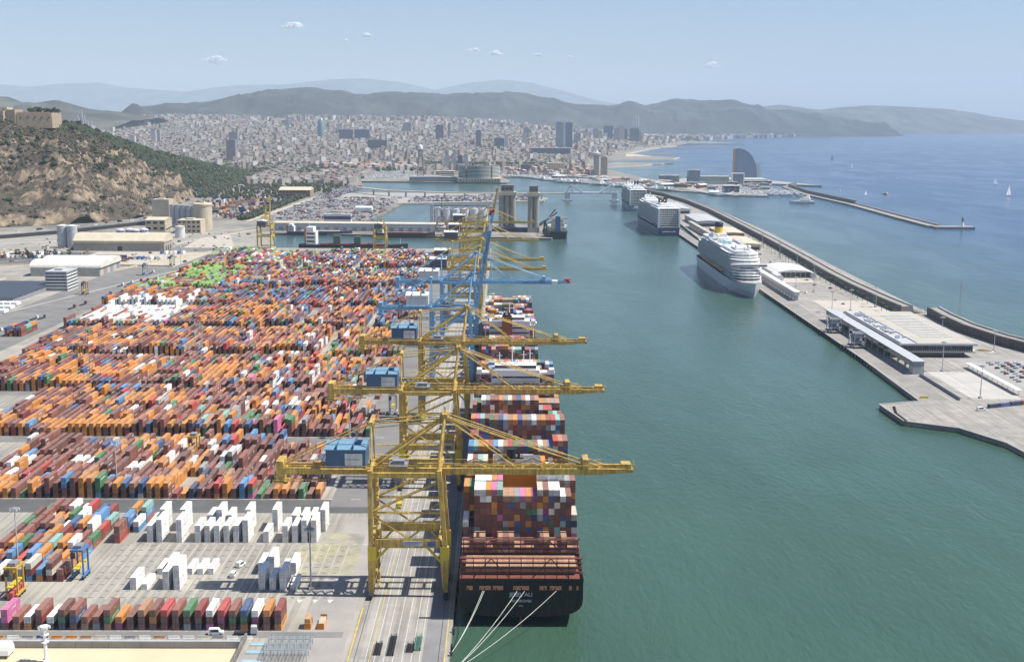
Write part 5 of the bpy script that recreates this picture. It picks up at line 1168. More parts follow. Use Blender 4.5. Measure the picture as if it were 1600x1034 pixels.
o = b.build('scrub', M_LEAF, kind='stuff', colors=True); tag(o, 'scrub and pine wood covering the slope of the hill', 'vegetation')
# trees that stand out on the skyline
def tree(name, loc, label, h, w, col, group, nblob=26):
    t = thing(name, label, 'tree', loc, 0, group); b = MB(); b.tube((0, 0, 0), (.3, .2, h * .55), h * .035, 6, h * .02)
    for i in range(3): a = i * 2.1 + random.random(); b.tube((.2, .1, h * .4), (w * .3 * math.cos(a), w * .3 * math.sin(a), h * .7), h * .018, 4, h * .008)
    b.build('trunk', M_TRUNK, t); b = MB()
    for i in range(nblob):
        a, q, e = random.random() * 6.28, random.random() ** .5, random.random()
        k = random.uniform(.6, 1.5); rr = w * .5 * q * math.sin(math.pi * (.15 + .8 * e)) ** .6
        b.blob((rr * math.cos(a), rr * math.sin(a), h * (.38 + .58 * e)), w * random.uniform(.1, .2), tuple(c * k for c in col), .8)
    b.build('crown', M_LEAF, t, colors=True); return t
for i in range(30):
    s = .30 + i * .013; x, y, z = hill_pt(s, .985); tree('pine_tree', (x + random.uniform(-8, 4), y + random.uniform(-6, 10), z - 1), 'dark pine on the hill crest right of the fortress, %s from the fortress' % ORD[i + 1], random.uniform(9, 16), random.uniform(9, 15), (.03, .043, .024), 'pines on the hill crest')
M_FORT = mat('fort_stone', (.39, .30, .21), .9, .14, .12, streak=.15)
t = thing('fortress', 'sand-coloured fortress with sloped walls on top of the hill', 'fortress', (-1000, 2600, 186))
def batter(name, pts, z0, z1, k=.93):
    cx = sum(p[0] for p in pts) / len(pts); cy = sum(p[1] for p in pts) / len(pts); b = MB()
    b.loft([[(cx + (x - cx) * q, cy + (y - cy) * q, z) for x, y in pts] for q, z in ((1, z0), (k, z1))]); return b.build(name, M_FORT, t)
batter('curtain_wall', [(-27, -4), (46, 4), (40, 80), (-27, 80)], -12, 20, .965)
batter('bastion', [(-140, -14), (-47, -18), (-47, 60), (-140, 60)], -14, 23, .97)
batter('corner_tower', [(-46, -6), (-28, -6), (-28, 40), (-46, 40)], -10, 26, .98)
b = MB(); b.box(-130, -50, 10, 40, 23, 31); b.build('keep', M_BEIGE, t); b = MB(); b.tube((-38, 12, 26), (-38, 12, 37), .5, 6); b.build('flagpole', M_LGREY, t)
for i in range(5):
    b = MB(); x = -17 + i * 14; b.box(x - 1.2, x + 1.2, -2.6 + i * 1.4, -1 + i * 1.4, 9, 11.6); b.build('gun_port', M_DARK, t)
for i in range(6): b = MB(); b.box(-124 + i * 13, -121 + i * 13, 9.8, 9.97, 25, 28); b.build('window', M_DARK, t)
b = MB()
for i in range(20): b.box(-24 + i * 3.3, -22 + i * 3.3, -.2 + i * .3, 1.4 + i * .3, 20, 21.6)
b.build('merlon', M_FORT, t, kind='stuff')
for i in range(9): tree('pine_tree', (-1020 + i * 7, 2664 + random.uniform(-8, 8), 202), 'broad dark pine above the fortress wall, %s from the left' % ORD[i + 1], random.uniform(12, 17), random.uniform(11, 16), (.03, .045, .025), 'pines inside the fortress')
# ------------------------------------------------------------------ industry below the hill
def building(name, label, cat, loc, sx, sy, h, m, roof=None, rm=None, floors=0, wm=None, rz=0, group=None, ridge=3.0, cols=0):
    """box house with its own wall, roof and rows of window bands"""
    t = thing(name, label, cat, loc, rz, group); b = MB(); b.box(-sx / 2, sx / 2, -sy / 2, sy / 2, 0, h); b.build('wall', m, t); b = MB()
    if roof == 'gable_x': b.prism([(-sy / 2 - .6, h), (sy / 2 + .6, h), (sy / 2 + .6, h + .3), (0, h + ridge), (-sy / 2 - .6, h + .3)], 'x', -sx / 2 - .6, sx / 2 + .6)
    elif roof == 'gable_y': b.prism([(-sx / 2 - .6, h), (sx / 2 + .6, h), (sx / 2 + .6, h + .3), (0, h + ridge), (-sx / 2 - .6, h + .3)], 'y', -sy / 2 - .6, sy / 2 + .6)
    else: b.box(-sx / 2 - .2, sx / 2 + .2, -sy / 2 - .2, sy / 2 + .2, h, h + .8); b.box(-sx * .2, sx * .15, -sy * .2, sy * .2, h + .8, h + 3)
    b.build('roof', rm or m, t)
    fh = h / max(1, floors)
    for k in range(floors):
        if cols:
            for i in range(cols):
                b = MB(); x = -sx / 2 + (i + .5) * sx / cols; w_ = sx / cols * .3; b.box(x - w_, x + w_, -sy / 2 - .12, -sy / 2 - .02, k * fh + fh * .35, k * fh + fh * .78); b.build('window', wm or M_GLASS, t)
        else:
            b = MB(); b.box(-sx / 2 + .5, sx / 2 - .5, -sy / 2 - .12, -sy / 2 - .02, k * fh + fh * .4, k * fh + fh * .8); b.box(sx / 2 + .02, sx / 2 + .12, -sy / 2 + .5, sy / 2 - .5, k * fh + fh * .4, k * fh + fh * .8); b.build('window_band', wm or M_GLASS, t)
    return t
building('cement_tower', 'square beige cement tower beside the grey silos', 'tower', (-628, 2240, 3), 31, 28, 47, M_BEIGE)
for i in range(5):
    t = thing('cement_silo', 'grey cement silo between the beige tower and drum, %s from the left' % ORD[i + 1], 'silo', (-602 + i * 11.5, 2214 - i * 6, 3), 0, 'cement silos'); b = MB(); b.lathe(0, 0, [(6.4, 0), (6.4, 38)], 16); b.build('shell', M_LGREY, t); b = MB(); b.lathe(0, 0, [(6.6, 38), (6.6, 39), (1, 41)], 16); b.build('cap', M_GREY, t); b = MB(); b.tube((5, -4.6, 0), (5, -4.6, 40), .3, 5); b.build('pipe', M_GREY, t)
t = thing('cement_drum', 'large beige cylindrical silo with wider cap', 'silo', (-537, 2168, 3)); b = MB(); b.lathe(0, 0, [(16, 0), (16, 42)], 24); b.build('shell', M_BEIGE, t); b = MB(); b.lathe(0, 0, [(17.2, 42), (17.2, 45), (15, 46)], 24); b.build('cap', M_BEIGER, t); b = MB(); b.box(-4, 4, -4, 6, 46, 49); b.build('roof_house', M_BEIGE, t)
building('cement_mill', 'beige mill building with low gable in front of the tower', 'building', (-605, 2130, 3), 34, 44, 20, M_BEIGE, 'gable_x', M_BEIGER, 2, M_DARK, cols=3, ridge=4)
building('cement_works', 'pale beige works building with narrow windows beside the drum', 'building', (-540, 2098, 3), 40, 34, 22, M_BEIGE, 'flat', M_BEIGER, 3, M_DARK, cols=5)
t = thing('conveyor', 'sloping grey conveyor between the mill and the works building', 'conveyor', (-585, 2100, 3)); b = MB(); b.beam((0, 0, 4), (32, 10, 22), 2.4, 2.6); b.build('gallery', M_GREY, t); b = MB()
for i in range(4): b.tube((6 + i * 7, 2 + i * 2, 0), (6 + i * 7, 2 + i * 2, 7 + i * 4), .3, 5)
b.build('trestle', M_GREY, t)
def tank(loc, label, r, h, m, cm, band=None, group=None):
    t = thing('storage_tank', label, 'tank', loc, 0, group); b = MB(); b.lathe(0, 0, [(r, 0), (r, h)], 20); b.build('shell', m, t); b = MB(); b.lathe(0, 0, [(r + .2, h), (r + .2, h + .6), (1, h + 2.2)], 20); b.build('roof', cm, t)
    if band: b = MB(); b.lathe(0, 0, [(r + .08, h * .72), (r + .08, h * .88)], 20, cap=False); b.build('stripe', band, t)
    b = MB()
    for k in range(20): a = k * .3; b.tube(((r + .3) * math.cos(a), (r + .3) * math.sin(a), h * k / 20), ((r + .3) * math.cos(a + .3), (r + .3) * math.sin(a + .3), h * (k + 1) / 20), .25, 4)
    b.build('stair', M_GREY, t)
tank((-671, 1846, 3), 'left one of two tall pale grey silos at the end of the long shed', 7.6, 33, M_LGREY, M_WHITED); tank((-655, 1842, 3), 'right one of two tall pale grey silos at the end of the long shed', 7.6, 33, M_LGREY, M_WHITED)
for i in range(4): tank((-628 + i * 12, 1990 + (i % 2) * 8, 3), 'white tank with blue stripe behind the long shed, %s from the left' % ORD[i + 1], 6.5, 14, M_WHITE, M_WHITED, mat('stripe_blue', (.05, .1, .35), .5), 'blue striped tanks')
tank((-536, 2008, 3), 'small white tank with dark opening right of the long shed', 8, 18, M_WHITED, M_BEIGER)
t = thing('long_shed', 'long beige storage shed with a broad pale roof', 'shed', (-572, 1820, 3))
b = MB(); b.box(-67, 67, -20, 26, 0, 13); b.build('wall', mat('shed_wall', (.36, .33, .28), .85, .12, .1, streak=.2), t); b = MB(); b.prism([(-20.6, 13), (26.6, 13), (26.6, 15), (14, 24), (-6, 24), (-20.6, 15)], 'x', -68, 68); b.build('roof', M_BEIGER, t)
b = MB(); b.box(-2, 5, -20.2, -20.03, 0, 7); b.build('door', M_DARK, t); b = MB(); b.box(-67, 67, -21.4, -20.03, 11.8, 12.6); b.build('eave', M_BEIGE, t)
for i in range(3): b = MB(); b.box(67.02, 67.2, -12 + i * 12, -7 + i * 12, 0, 7); b.build('side_door', M_DARK, t)
b = MB(); b.loft([[(67 + 0, y, 0) for y in (0,)] * 4, [(70, 0, 0)] * 4]); 
t = thing('vaulted_shed', 'white warehouse with two barrel-vaulted roofs', 'warehouse', (-548, 1548, 3)); b = MB(); b.box(-42, 44, -42, 40, 0, 11); b.build('wall', mat('vault_wall', (.36, .36, .33), .8), t)
for k in (0, 1):
    b = MB(); y0 = -42 + k * 41; b.loft([[(x, y0 + 20.5 - 20.5 * math.cos(a), 11 + 8.5 * math.sin(a)) for a in np.linspace(0, math.pi, 13)] for x in (-43, 46)]); b.build('vault_roof', mat('vault_white', (.66, .63, .55), .7), t)
for i in range(6): b = MB(); b.box(44.02, 44.2, -38 + i * 13, -30 + i * 13, 1, 8); b.build('loading_door', M_GREY if i % 2 else M_BEIGE, t)
building('office_block', 'white five-storey office block with dark window bands', 'office', (-510, 1392, 3), 25, 34, 22, M_WHITED, 'flat', M_LGREY, 6)
t = thing('solar_roof_shed', 'wide dark striped roof shed at the left edge', 'shed', (-560, 1350, 3)); b = MB(); b.box(-40, 38, -70, 62, 0, 6); b.build('wall', M_GREY, t)
for i in range(9): b = MB(); y = -70 + i * 14.8; b.prism([(y, 6.1), (y + 13.9, 6.1), (y + 13.9, 7.0), (y, 6.5)], 'x', -41, 39); b.build('roof_strip', mat('slate_roof', (.055, .065, .08), .4, .1, .3), t)
for r in range(3):
    for i in range(8):
        b = MB(); x = -560 + i * 7.2 - r * 4; y = 1212 + r * 26; b.box(x, x + 5.8, y, y + 12.4, 3.9, 6.8); b.box(x + .8, x + 5, y + .5, y + 11.5, 3, 3.9)
        o = b.build('box_trailer', M_WHITE); tag(o, 'white box trailer, %s from the left in the %s row below the dark striped roof' % (ORD[i + 1], ['near', 'middle', 'far'][r]), 'trailer', 'white trailers in the truck park')
# elevated road with a dark parapet below the hill
t = thing('viaduct', 'elevated road with dark side wall running below the cliffs', 'viaduct', (-800, 1920, 3))
rp = [(-1500, 1560), (-1100, 1770), (-885, 1905), (-760, 2080), (-690, 2230), (-660, 2330)]
for nm, sec, m_ in (('road_deck', [(0, 5), (0, 8), (16, 8), (16, 5)], M_TARM), ('side_wall', [(16.02, 0), (16.02, 8.6), (17, 8.6), (17, 0)], M_DARK)):
    o = strip_wall(nm, '', rp, sec, m_); o.parent = t; o.location = -t.location
for i in range(22):
    f_ = i / 22 * 4.6 + .3; k = int(f_); a, c = Vector(rp[k]), Vector(rp[k + 1]); p = a.lerp(c, f_ - k); d = (c - a).normalized(); q = p + Vector((d.y, -d.x)) * random.choice([4, 11])
    nm = random.choice(['white', 'white', 'silver', 'black', 'red']); vehicle('lorry', '%s lorry driving on the elevated road, %s from the left' % (nm, ORD[i + 1]), 'truck', (q.x, q.y, 11.05), math.atan2(d.y, d.x), random.choice([6, 9, 12]), 2.5, 3.2, mat('car_' + nm, {'white': (.7, .7, .7), 'silver': (.5, .5, .5), 'black': (.02, .02, .025), 'red': (.3, .03, .03)}[nm], .3), 'vehicles on the elevated road')
for i in range(16): tree('street_tree', (-700 + i * 5.5 + random.uniform(-2, 2), 1700 + random.uniform(-25, 30), 3), 'small dark tree in the clump left of the twin grey silos, %s from the left' % ORD[i + 1], random.uniform(7, 12), random.uniform(5, 8), (.045, .05, .032), 'trees near the twin silos', 16)
k = 0
for r in range(4):
    for i in range(6):
        c = rcol(); k += 1; b = MB(); x = -592 + i * 11 + r * 3; y = 1650 + r * 16; hh = random.choice([2.7, 5.4, 5.4]); b.box(x, x + 9.5, y, y + 3, 3, 3 + hh); o = b.build('loose_container', mat('container_' + c, PAL[c], .6)); tag(o, '%s container, %s of the %s row beyond the vaulted warehouse' % (CNAME[c], ORD[i + 1], ORD[r + 1]), 'container', 'containers beyond the vaulted warehouse')
b = MB()
for i in range(170):
    x = random.uniform(-760, -430); y = random.uniform(1650, 2090)
    if -645 < x < -500 and 1790 < y < 1850: continue
    b.obox(x, y, 3, random.uniform(1.5, 5), random.uniform(1.5, 5), random.uniform(.8, 3), random.random() * 3, random.choice([(.4, .37, .3), (.3, .2, .13), (.12, .11, .1), (.6, .58, .55), (.2, .19, .18), (.35, .3, .2)]))
o = b.build('yard_clutter', M_VCOL, colors=True, kind='stuff'); tag(o, 'pallets, rubble and parked gear around the industrial sheds', 'clutter')
# straight pale roads
b = MB()
for a, c, w_ in (((-505, 1230), (-428, 1560), 3), ((-800, 1560), (-640, 1700), 4), ((-760, 1480), (-600, 1600), 4), ((-520, 1900), (-440, 2160), 9), ((-492, 2330), (-470, 3120), 12), ((-1000, 1750), (-690, 1960), 10), ((-560, 2000), (-440, 2230), 8)):
    d = (Vector(c) - Vector(a)).normalized(); n_ = Vector((-d.y, d.x)) * w_ / 2; b.quad(*[(p[0] + s_ * n_.x, p[1] + s_ * n_.y, 3.02) for p, s_ in ((a, 1), (a, -1), (c, -1), (c, 1))])
b.build('pale_road', mat('road_sand', (.44, .40, .33), .9, .12, .05), kind='structure')

# loading yards: patches of asphalt and sand, low walls and rows of trailers
for i, (pts, m_) in enumerate((([(-720, 1600), (-600, 1640), (-600, 1780), (-690, 1790), (-760, 1720)], 'a'), ([(-598, 1620), (-440, 1600), (-430, 1790), (-596, 1786)], 's'), ([(-880, 1300), (-620, 1290), (-610, 1480), (-860, 1560)], 'a'), ([(-490, 1850), (-412, 1850), (-470, 2080), (-500, 2000)], 's'), ([(-700, 1890), (-660, 1870), (-520, 1880), (-540, 1960), (-690, 1960)], 'a'), ([(-980, 1560), (-760, 1620), (-700, 1800), (-840, 1780)], 's'))):
    b = MB(); b._add([(x, y, 3.008 + i * .002) for x, y in pts], [tuple(range(len(pts)))]); b.build('yard_patch', M_TARM if m_ == 'a' else mat('road_sand', (.44, .40, .33), .9, .12, .05), kind='structure')
for i, (a, c) in enumerate((((-720, 1600), (-600, 1640)), ((-600, 1625), (-440, 1605)), ((-860, 1565), (-720, 1790)), ((-620, 1290), (-610, 1480)), ((-505, 1560), (-432, 1790)), ((-1000, 1555), (-760, 1615)))):
    b = MB(); b.beam((*a, 4.2), (*c, 4.2), .6, 2.4); o = b.build('yard_wall', M_BEIGE); tag(o, 'low pale wall crossing the industrial yards, %s of six by distance' % ORD[i + 1], 'wall', 'yard walls')
k = 0
for y0, x0, n_ in ((1700, -712, 12), (1722, -716, 12), (1745, -700, 10), (1400, -840, 14), (1430, -846, 14), (1690, -520, 9), (1895, -660, 14), (1760, -500, 6)):
    for i in range(n_):
        if random.random() < .2: continue
        k += 1; b = MB(); x = x0 + i * 6.2; b.box(x, x + 2.6, y0, y0 + 12, 4.1, 6.9); b.box(x + .3, x + 2.3, y0 + .6, y0 + 11.6, 3, 4.1); c = random.choice(['white', 'white', 'cream', 'grey', 'blue', 'rust']); o = b.build('parked_trailer', mat('trailer_' + c, PAL[c], .6)); tag(o, '%s trailer, %s counted from the front of the industrial yard rows' % (CNAME[c], ordn(k)), 'trailer', 'trailers in the industrial yards')
# ------------------------------------------------------------------ basin: portal cranes, small ships, silos
mc = crane((-362, 1856, 3), 'yellow quay crane with upright boom at the left end of the basin', M_YELF, M_GHOUSE, M_WHITED, M_YELF, boom_up=R(80), tip=50, back=-48, G=40, apex=60, group='quay cranes at the basin', sign=False, low=True)
mc.rotation_euler = (0, 0, R(90)); mc.scale = (.95, .95, .86)
mc = crane((-188, 1846, 3), 'short yellow quay crane beside the dark ship in the basin', M_YELF, M_GHOUSE, M_WHITED, M_YELF, tip=30, back=-50, G=38, apex=52, group='quay cranes at the basin', sign=False, low=True)
mc.rotation_euler = (0, 0, R(90)); mc.scale = (.85, .85, .84)
def coaster(label, loc, rz, L_, B, hm, house_h, house_y, deck=5.5, cargo=None):
    """small ship, local y along its length, bow at +y"""
    t = thing('cargo_ship', label, 'ship', loc, rz); h = B / 2; rings = []
    for f_, k, zt in ((0, .8, deck + .6), (.06, 1, deck + .4), (.7, 1, deck), (.86, .8, deck + 1.2), (.95, .4, deck + 2.4), (1, .04, deck + 3)):
        rings.append([(-h * k, f_ * L_, zt), (-h * k * .95, f_ * L_, 0), (0, f_ * L_, -2), (h * k * .95, f_ * L_, 0), (h * k, f_ * L_, zt)])
    b = MB(); b.loft(rings); b.build('hull', hm, t)
    b = MB(); b.box(-h * .75, h * .75, L_ * .2, L_ * .8, deck, deck + 1.8); b.build('hatch_cover', M_BROWN if cargo is None else cargo, t)
    y0 = L_ * house_y; b = MB(); b.box(-h * .85, h * .85, y0, y0 + L_ * .09, deck, deck + house_h * .75); b.box(-h, h, y0 + 1, y0 + L_ * .07, deck + house_h * .75, deck + house_h); b.build('deckhouse', M_WHITE, t)
    b = MB()
    for k in range(3): b.box(-h * .7, h * .7, y0 - .12, y0 - .02, deck + house_h * (.15 + .22 * k), deck + house_h * (.24 + .22 * k)); b.box(-h * .86, -h * .85 - .02, y0 + 1, y0 + L_ * .08, deck + house_h * (.15 + .22 * k), deck + house_h * (.24 + .22 * k)); b.box(h * .85 + .02, h * .86, y0 + 1, y0 + L_ * .08, deck + house_h * (.15 + .22 * k), deck + house_h * (.24 + .22 * k))
    b.build('window_band', M_GLASS, t)
    b = MB(); b.tube((0, y0 + 4, deck + house_h), (0, y0 + 4, deck + house_h + 7), .3, 5); b.build('mast', M_WHITE, t); b = MB(); b.tube((0, L_ * .93, deck + 1), (0, L_ * .93, deck + 10), .4, 5, .2); b.build('foremast', M_WHITE, t)
    b = MB(); b.box(-1.8, 1.8, y0 - 4, y0 - 1, deck, deck + house_h * .9); b.build('funnel', M_ORANGE, t); return t
HRED = mat('hull_dark_red', (.055, .03, .035), .5); HBLK = mat('hull_black_small', (.02, .022, .028), .45)
coaster('small dark cargo ship with white bridge at the far side of the basin', (-374, 2094, 0), R(-92), 112, 15, mat('hull_indigo', (.06, .05, .11), .5), 13, .02, 6, M_BEIGE)
coaster('low red and black cargo ship moored below the grey silos', (-218, 2058, 0), R(-92), 100, 16, HRED, 11, .03, 7)
coaster('dark cargo ship with tall white bridge against the yard quay', (-316, 1872, 0), R(-94), 168, 21, HBLK, 27, .07, 7)
t = thing('hatch_crane', 'green box-shaped hatch gantry on the dark cargo ship, left one', 'hatch gantry', (-262, 1868, 9)); b = MB(); b.box(-1, 9, -6, 6, 0, 12); b.build('cabin', mat('dull_green', (.06, .11, .08), .6), t)
t = thing('hatch_crane', 'green box-shaped hatch gantry on the dark cargo ship, right one', 'hatch gantry', (-230, 1864, 9)); b = MB(); b.box(-1, 9, -6, 6, 0, 11); b.build('cabin', mat('dull_green', (.06, .11, .08), .6), t)
t = thing('transit_shed', 'long grey transit shed with sandy roof behind the basin quay', 'shed', (-255, 2148, 3), R(-3.5)); b = MB(); b.box(-150, 148, -14, 16, 0, 13); b.build('wall', M_LGREY, t); b = MB(); b.prism([(-14.8, 13), (16.8, 13), (16.8, 13.6), (1, 15.5), (-14.8, 13.6)], 'x', -151, 149); b.build('roof', M_BEIGER, t)
for i in range(18): b = MB(); b.box(-143 + i * 16.4, -135 + i * 16.4, -14.2, -14.02, 0, 6.5); b.build('door', M_GREY, t)
t = thing('silo_gallery', 'dark low conveyor hall running below the grain silos', 'shed', (-20, 2150, 3), R(-5)); b = MB(); b.box(-92, 78, -12, 14, 0, 7); b.build('hall', mat('hall_dark', (.10, .105, .12), .8, .2, .1), t); b = MB(); b.box(-93, 79, -13, 15, 7, 7.6); b.build('roof', M_GREY, t)
for i in range(6):
    t = thing('grain_silo', 'round pale grain silo, %s from the left in the row of six' % ORD[i + 1], 'silo', (-124 + i * 16.9, 2268 - i * 1.5, 3), 0, 'round grain silos'); b = MB(); b.lathe(0, 0, [(7.9, 0), (7.9, 30)], 20); b.build('shell', mat('silo_pale', (.66, .67, .69), .5, .06, .1, streak=.1), t); b = MB(); b.lathe(0, 0, [(8.1, 30), (1.6, 34)], 20); b.build('cone_roof', M_LGREY, t)
    b = MB(); b.tube((8, -1, 0), (8, -1, 29), .4, 5); b.build('downpipe', M_GREY, t)
t = thing('silo_conveyor', 'grey conveyor bridge with lift tower above the round silos', 'conveyor', (-136, 2262, 3)); b = MB(); b.box(-3, 3, -3, 3, 0, 40); b.build('lift_tower', M_LGREY, t); b = MB(); b.box(3, 108, -1.6, 1.6, 35, 38); b.build('gallery', M_GREY, t); b = MB()
for i in range(6): b.box(12 + i * 17, 13 + i * 17, -1, 1, 32, 35)
b.build('gallery_leg', M_GREY, t)
def tall_silo(label, x, n, r, y=2150):
    t = thing('tall_silo', label, 'silo', (x, y, 3)); w_ = n * r
    m_ = mat('silo_concrete', (.36, .34, .29), .85, .1, .08, streak=.25)
    for i in range(n):
        for k in (0, 1): b = MB(); b.lathe(-w_ + r + 2 * r * i, k * 2 * r, [(r, 0), (r, 63)], 16); b.build('cell', m_, t)
    b = MB(); b.box(-w_ - .8, w_ + .8, -r - .8, 3 * r + .8, 63, 69); b.build('cap', M_BEIGER, t)
    b = MB(); b.box(-w_ * .75, w_ * .75, -r * .4, 2.4 * r, 69, 80); hh = b.build('head_house', mat('head_grey', (.22, .21, .20), .8, .15, .2), t); b = MB(); b.box(-w_ * .78, w_ * .78, -r * .5, 2.5 * r, 80, 81); b.build('roof', M_GREY, hh)
    for i in range(3): b = MB(); b.box(-w_ * .6 + i * w_ * .45, -w_ * .35 + i * w_ * .45, -r * .4 - .15, -r * .4 - .03, 73, 76); b.build('window', M_DARK, hh)
    b = MB(); b.box(-w_ - .3, w_ + .3, -r - .3, -r + .4, 0, 9); b.build('base', m_, t)
tall_silo('tall concrete grain silo of three columns with grey head house', 4, 3, 5.0); tall_silo('narrower tall concrete silo of two columns nearer the channel', 50, 2, 5.0, 2128)
t = coaster('black bulk carrier with cream superstructure moored stern-on at the silo pier', (89, 2036, 0), R(0), 190, 33, HBLK, 9, .12, 12, M_GREY)
b = MB(); b.box(-13.5, 13.5, 8, 20, 12, 19); b.box(-11, 11, 9, 19, 19, 26); b.box(-9, 9, 10, 18, 26, 33); b.box(-16, 16, 12, 17, 33, 35.5); b.build('superstructure', mat('cream_paint', (.60, .50, .34), .6), t); b = MB(); b.box(-4, 4, 4, 7.8, 12, 38); b.build('funnel_casing', mat('casing_blue', (.05, .14, .35), .5), t)
t = thing('ship_loader', 'dark lattice ship loader arms beside the bulk carrier', 'ship loader', (66, 2090, 3)); b = MB()
for a, c in (((0, 0, 0), (4, 0, 22)), ((4, 0, 22), (20, -20, 45)), ((8, 0, 0), (4, 0, 22)), ((4, 30, 20), (24, 0, 38)), ((0, 30, 0), (4, 30, 22)), ((8, 30, 0), (4, 30, 22)), ((4, 0, 22), (-6, 14, 14)), ((4, 30, 22), (-6, 40, 14))): b.beam(a, c, 1.3, 1.6)
b.build('arm', M_DARK, t)
t = thing('harbour_derrick', 'rust-brown lattice derrick crane in front of the round silos', 'crane', (-108, 2078, 3)); b = MB()
for dx, dy in ((-14, -8), (14, -8), (14, 8), (-14, 8)): b.beam((dx, dy, 0), (dx * .35, dy * .4, 30), 1.4)
for z, k in ((10, .8), (20, .58), (30, .37)): b.beam((-14 * k, -8 * k, z), (14 * k, -8 * k, z), .9); b.beam((-14 * k, -8 * k, z), (14 * k * .8, -8 * k, z + 9), .6); b.beam((14 * k, 8 * k, z), (-14 * k * .8, 8 * k, z + 9), .6)
b.build('tower', mat('derrick_brown', (.22, .13, .07), .7, .2, .3), t); b = MB(); b.box(-7, 7, -5, 5, 8, 13); b.build('cabin', M_WHITED, t); b = MB(); b.beam((0, 0, 30), (0, 4, 58), 1.4, 1.4, a2=.6, b2=.6); b.build('jib', M_BROWN, t)
building('port_office', 'white port building with dark blue window strip on the inner quay', 'building', (-318, 2318, 3), 52, 16, 15, M_WHITED, 'flat', M_LGREY, 1, mat('strip_navy', (.04, .05, .13), .4))
building('port_kiosk', 'small white tent-roofed hall among the parked vehicles', 'building', (-300, 2600, 3), 34, 26, 8, M_WHITE, 'gable_x', M_WHITE)
building('old_warehouse', 'large old brick warehouse with a sandy hipped roof by the road', 'warehouse', (-525, 3080, 3), 78, 60, 17, mat('old_brick', (.30, .20, .13), .85), 'gable_x', M_BEIGER, 2, M_DARK, cols=9, ridge=7)
# parked vehicles, trailers and boxes on the inner quays
b = MB(); PCL = [(.7, .7, .68), (.6, .6, .6), (.5, .5, .52), (.08, .08, .09), (.3, .05, .04), (.06, .1, .25), (.35, .33, .3), (.2, .2, .2)]
for i in range(2600):
    r = random.random()
    if r < .45: x, y = random.uniform(-470, -255), random.uniform(2340, 3050)
    elif r < .72: u = random.random(); x, y = -230 + u * 310, 2870 + u * 100 + random.uniform(0, 230)
    else: x, y = random.uniform(-470, -415), random.uniform(3060, 3560)
    if r < .45 and x > -262 + (y > 2330) * 10: continue
    if -395 < x < -290 and 2570 < y < 2630: continue
    b.obox(x, y, 3, random.choice([4.4, 4.4, 5, 12]), 2.2, random.choice([1.5, 1.6, 2.8]), random.choice([0, 1.57, .2]), random.choice(PCL))
for i in range(420):
    x, y = random.uniform(-700, -500), random.uniform(2380, 2950); c = PAL[random.choice(['navy', 'blue', 'white', 'grey', 'rust', 'brown', 'orange', 'cream', 'navy', 'tan'])]; b.obox(x, y, 3, random.choice([6, 12]), 2.5, random.choice([2.6, 5.2, 7.8]), random.choice([.1, 1.6]), c)
o = b.build('parked_vehicles', M_VCOL, colors=True, kind='stuff'); tag(o, 'mass of parked cars, trailers and boxes on the inner quays', 'vehicles')
b = MB()
for i in range(1500):
    r = random.random()
    if r < .35: x, y, z = -505 + random.uniform(-14, 10), random.uniform(2350, 3150), 3
    elif r < .7: x, y, z = random.uniform(-760, -540), random.uniform(2960, 3600), 3
    else: x, y, z = random.uniform(-620, -460), random.uniform(3200, 4100), 3
    k = random.uniform(.6, 1.5); rr = random.uniform(2.5, 5); b.blob((x, y, z + rr), rr, (.045 * k, .055 * k, .03 * k))
o = b.build('roadside_trees', M_LEAF, colors=True, kind='stuff'); tag(o, 'rows of dark trees along the port road', 'trees')
# ------------------------------------------------------------------ white lifting bridge with approach viaduct
t = thing('lifting_bridge', 'white bascule bridge with two triangular pylons across the channel', 'bridge', (212, 3010, 0))
b = MB(); b.box(-64, 66, -6, 6, 16, 21); b.build('deck', M_WHITE, t)
for s_ in (-1, 1):
    b = MB()
    for y in (-5, 5): b.beam((s_ * 46, y, 20), (s_ * 50, y, 38), 4.2, 4.2); b.beam((s_ * 62, y, 20), (s_ * 50, y, 38), 4.2); b.beam((s_ * 50, y, 38), (s_ * 22, y, 20.5), 3.8)
    b.beam((s_ * 50, -5, 37), (s_ * 50, 5, 37), 1.4); b.build('pylon', M_WHITE, t)
    b = MB(); b.box(s_ * 58 - 6, s_ * 58 + 6, -7, 7, 2, 18); b.box(s_ * 58 - 11, s_ * 58 + 11, -12, 12, -3, 2); b.build('pier', M_LGREY, t)
t = thing('approach_viaduct', 'long pale viaduct leading left from the white bridge', 'viaduct', (-60, 3050, 0))
o = strip_wall('deck', '', [(208, -40), (60, -42), (-100, -20), (-240, 60), (-330, 190)], [(-6, 15.6), (-6, 18.2), (6, 18.2), (6, 15.6)], M_BEIGER); o.parent = t
for i, (x, y) in enumerate(((150, -41), (105, -42), (60, -42), (10, -36), (-40, -28), (-90, -20), (-140, 5), (-190, 32), (-235, 58), (-280, 115))): b = MB(); b.box(x - 2, x + 2, y - 4, y + 4, -2, 15.6); b.build('pillar', M_LGREY, t)
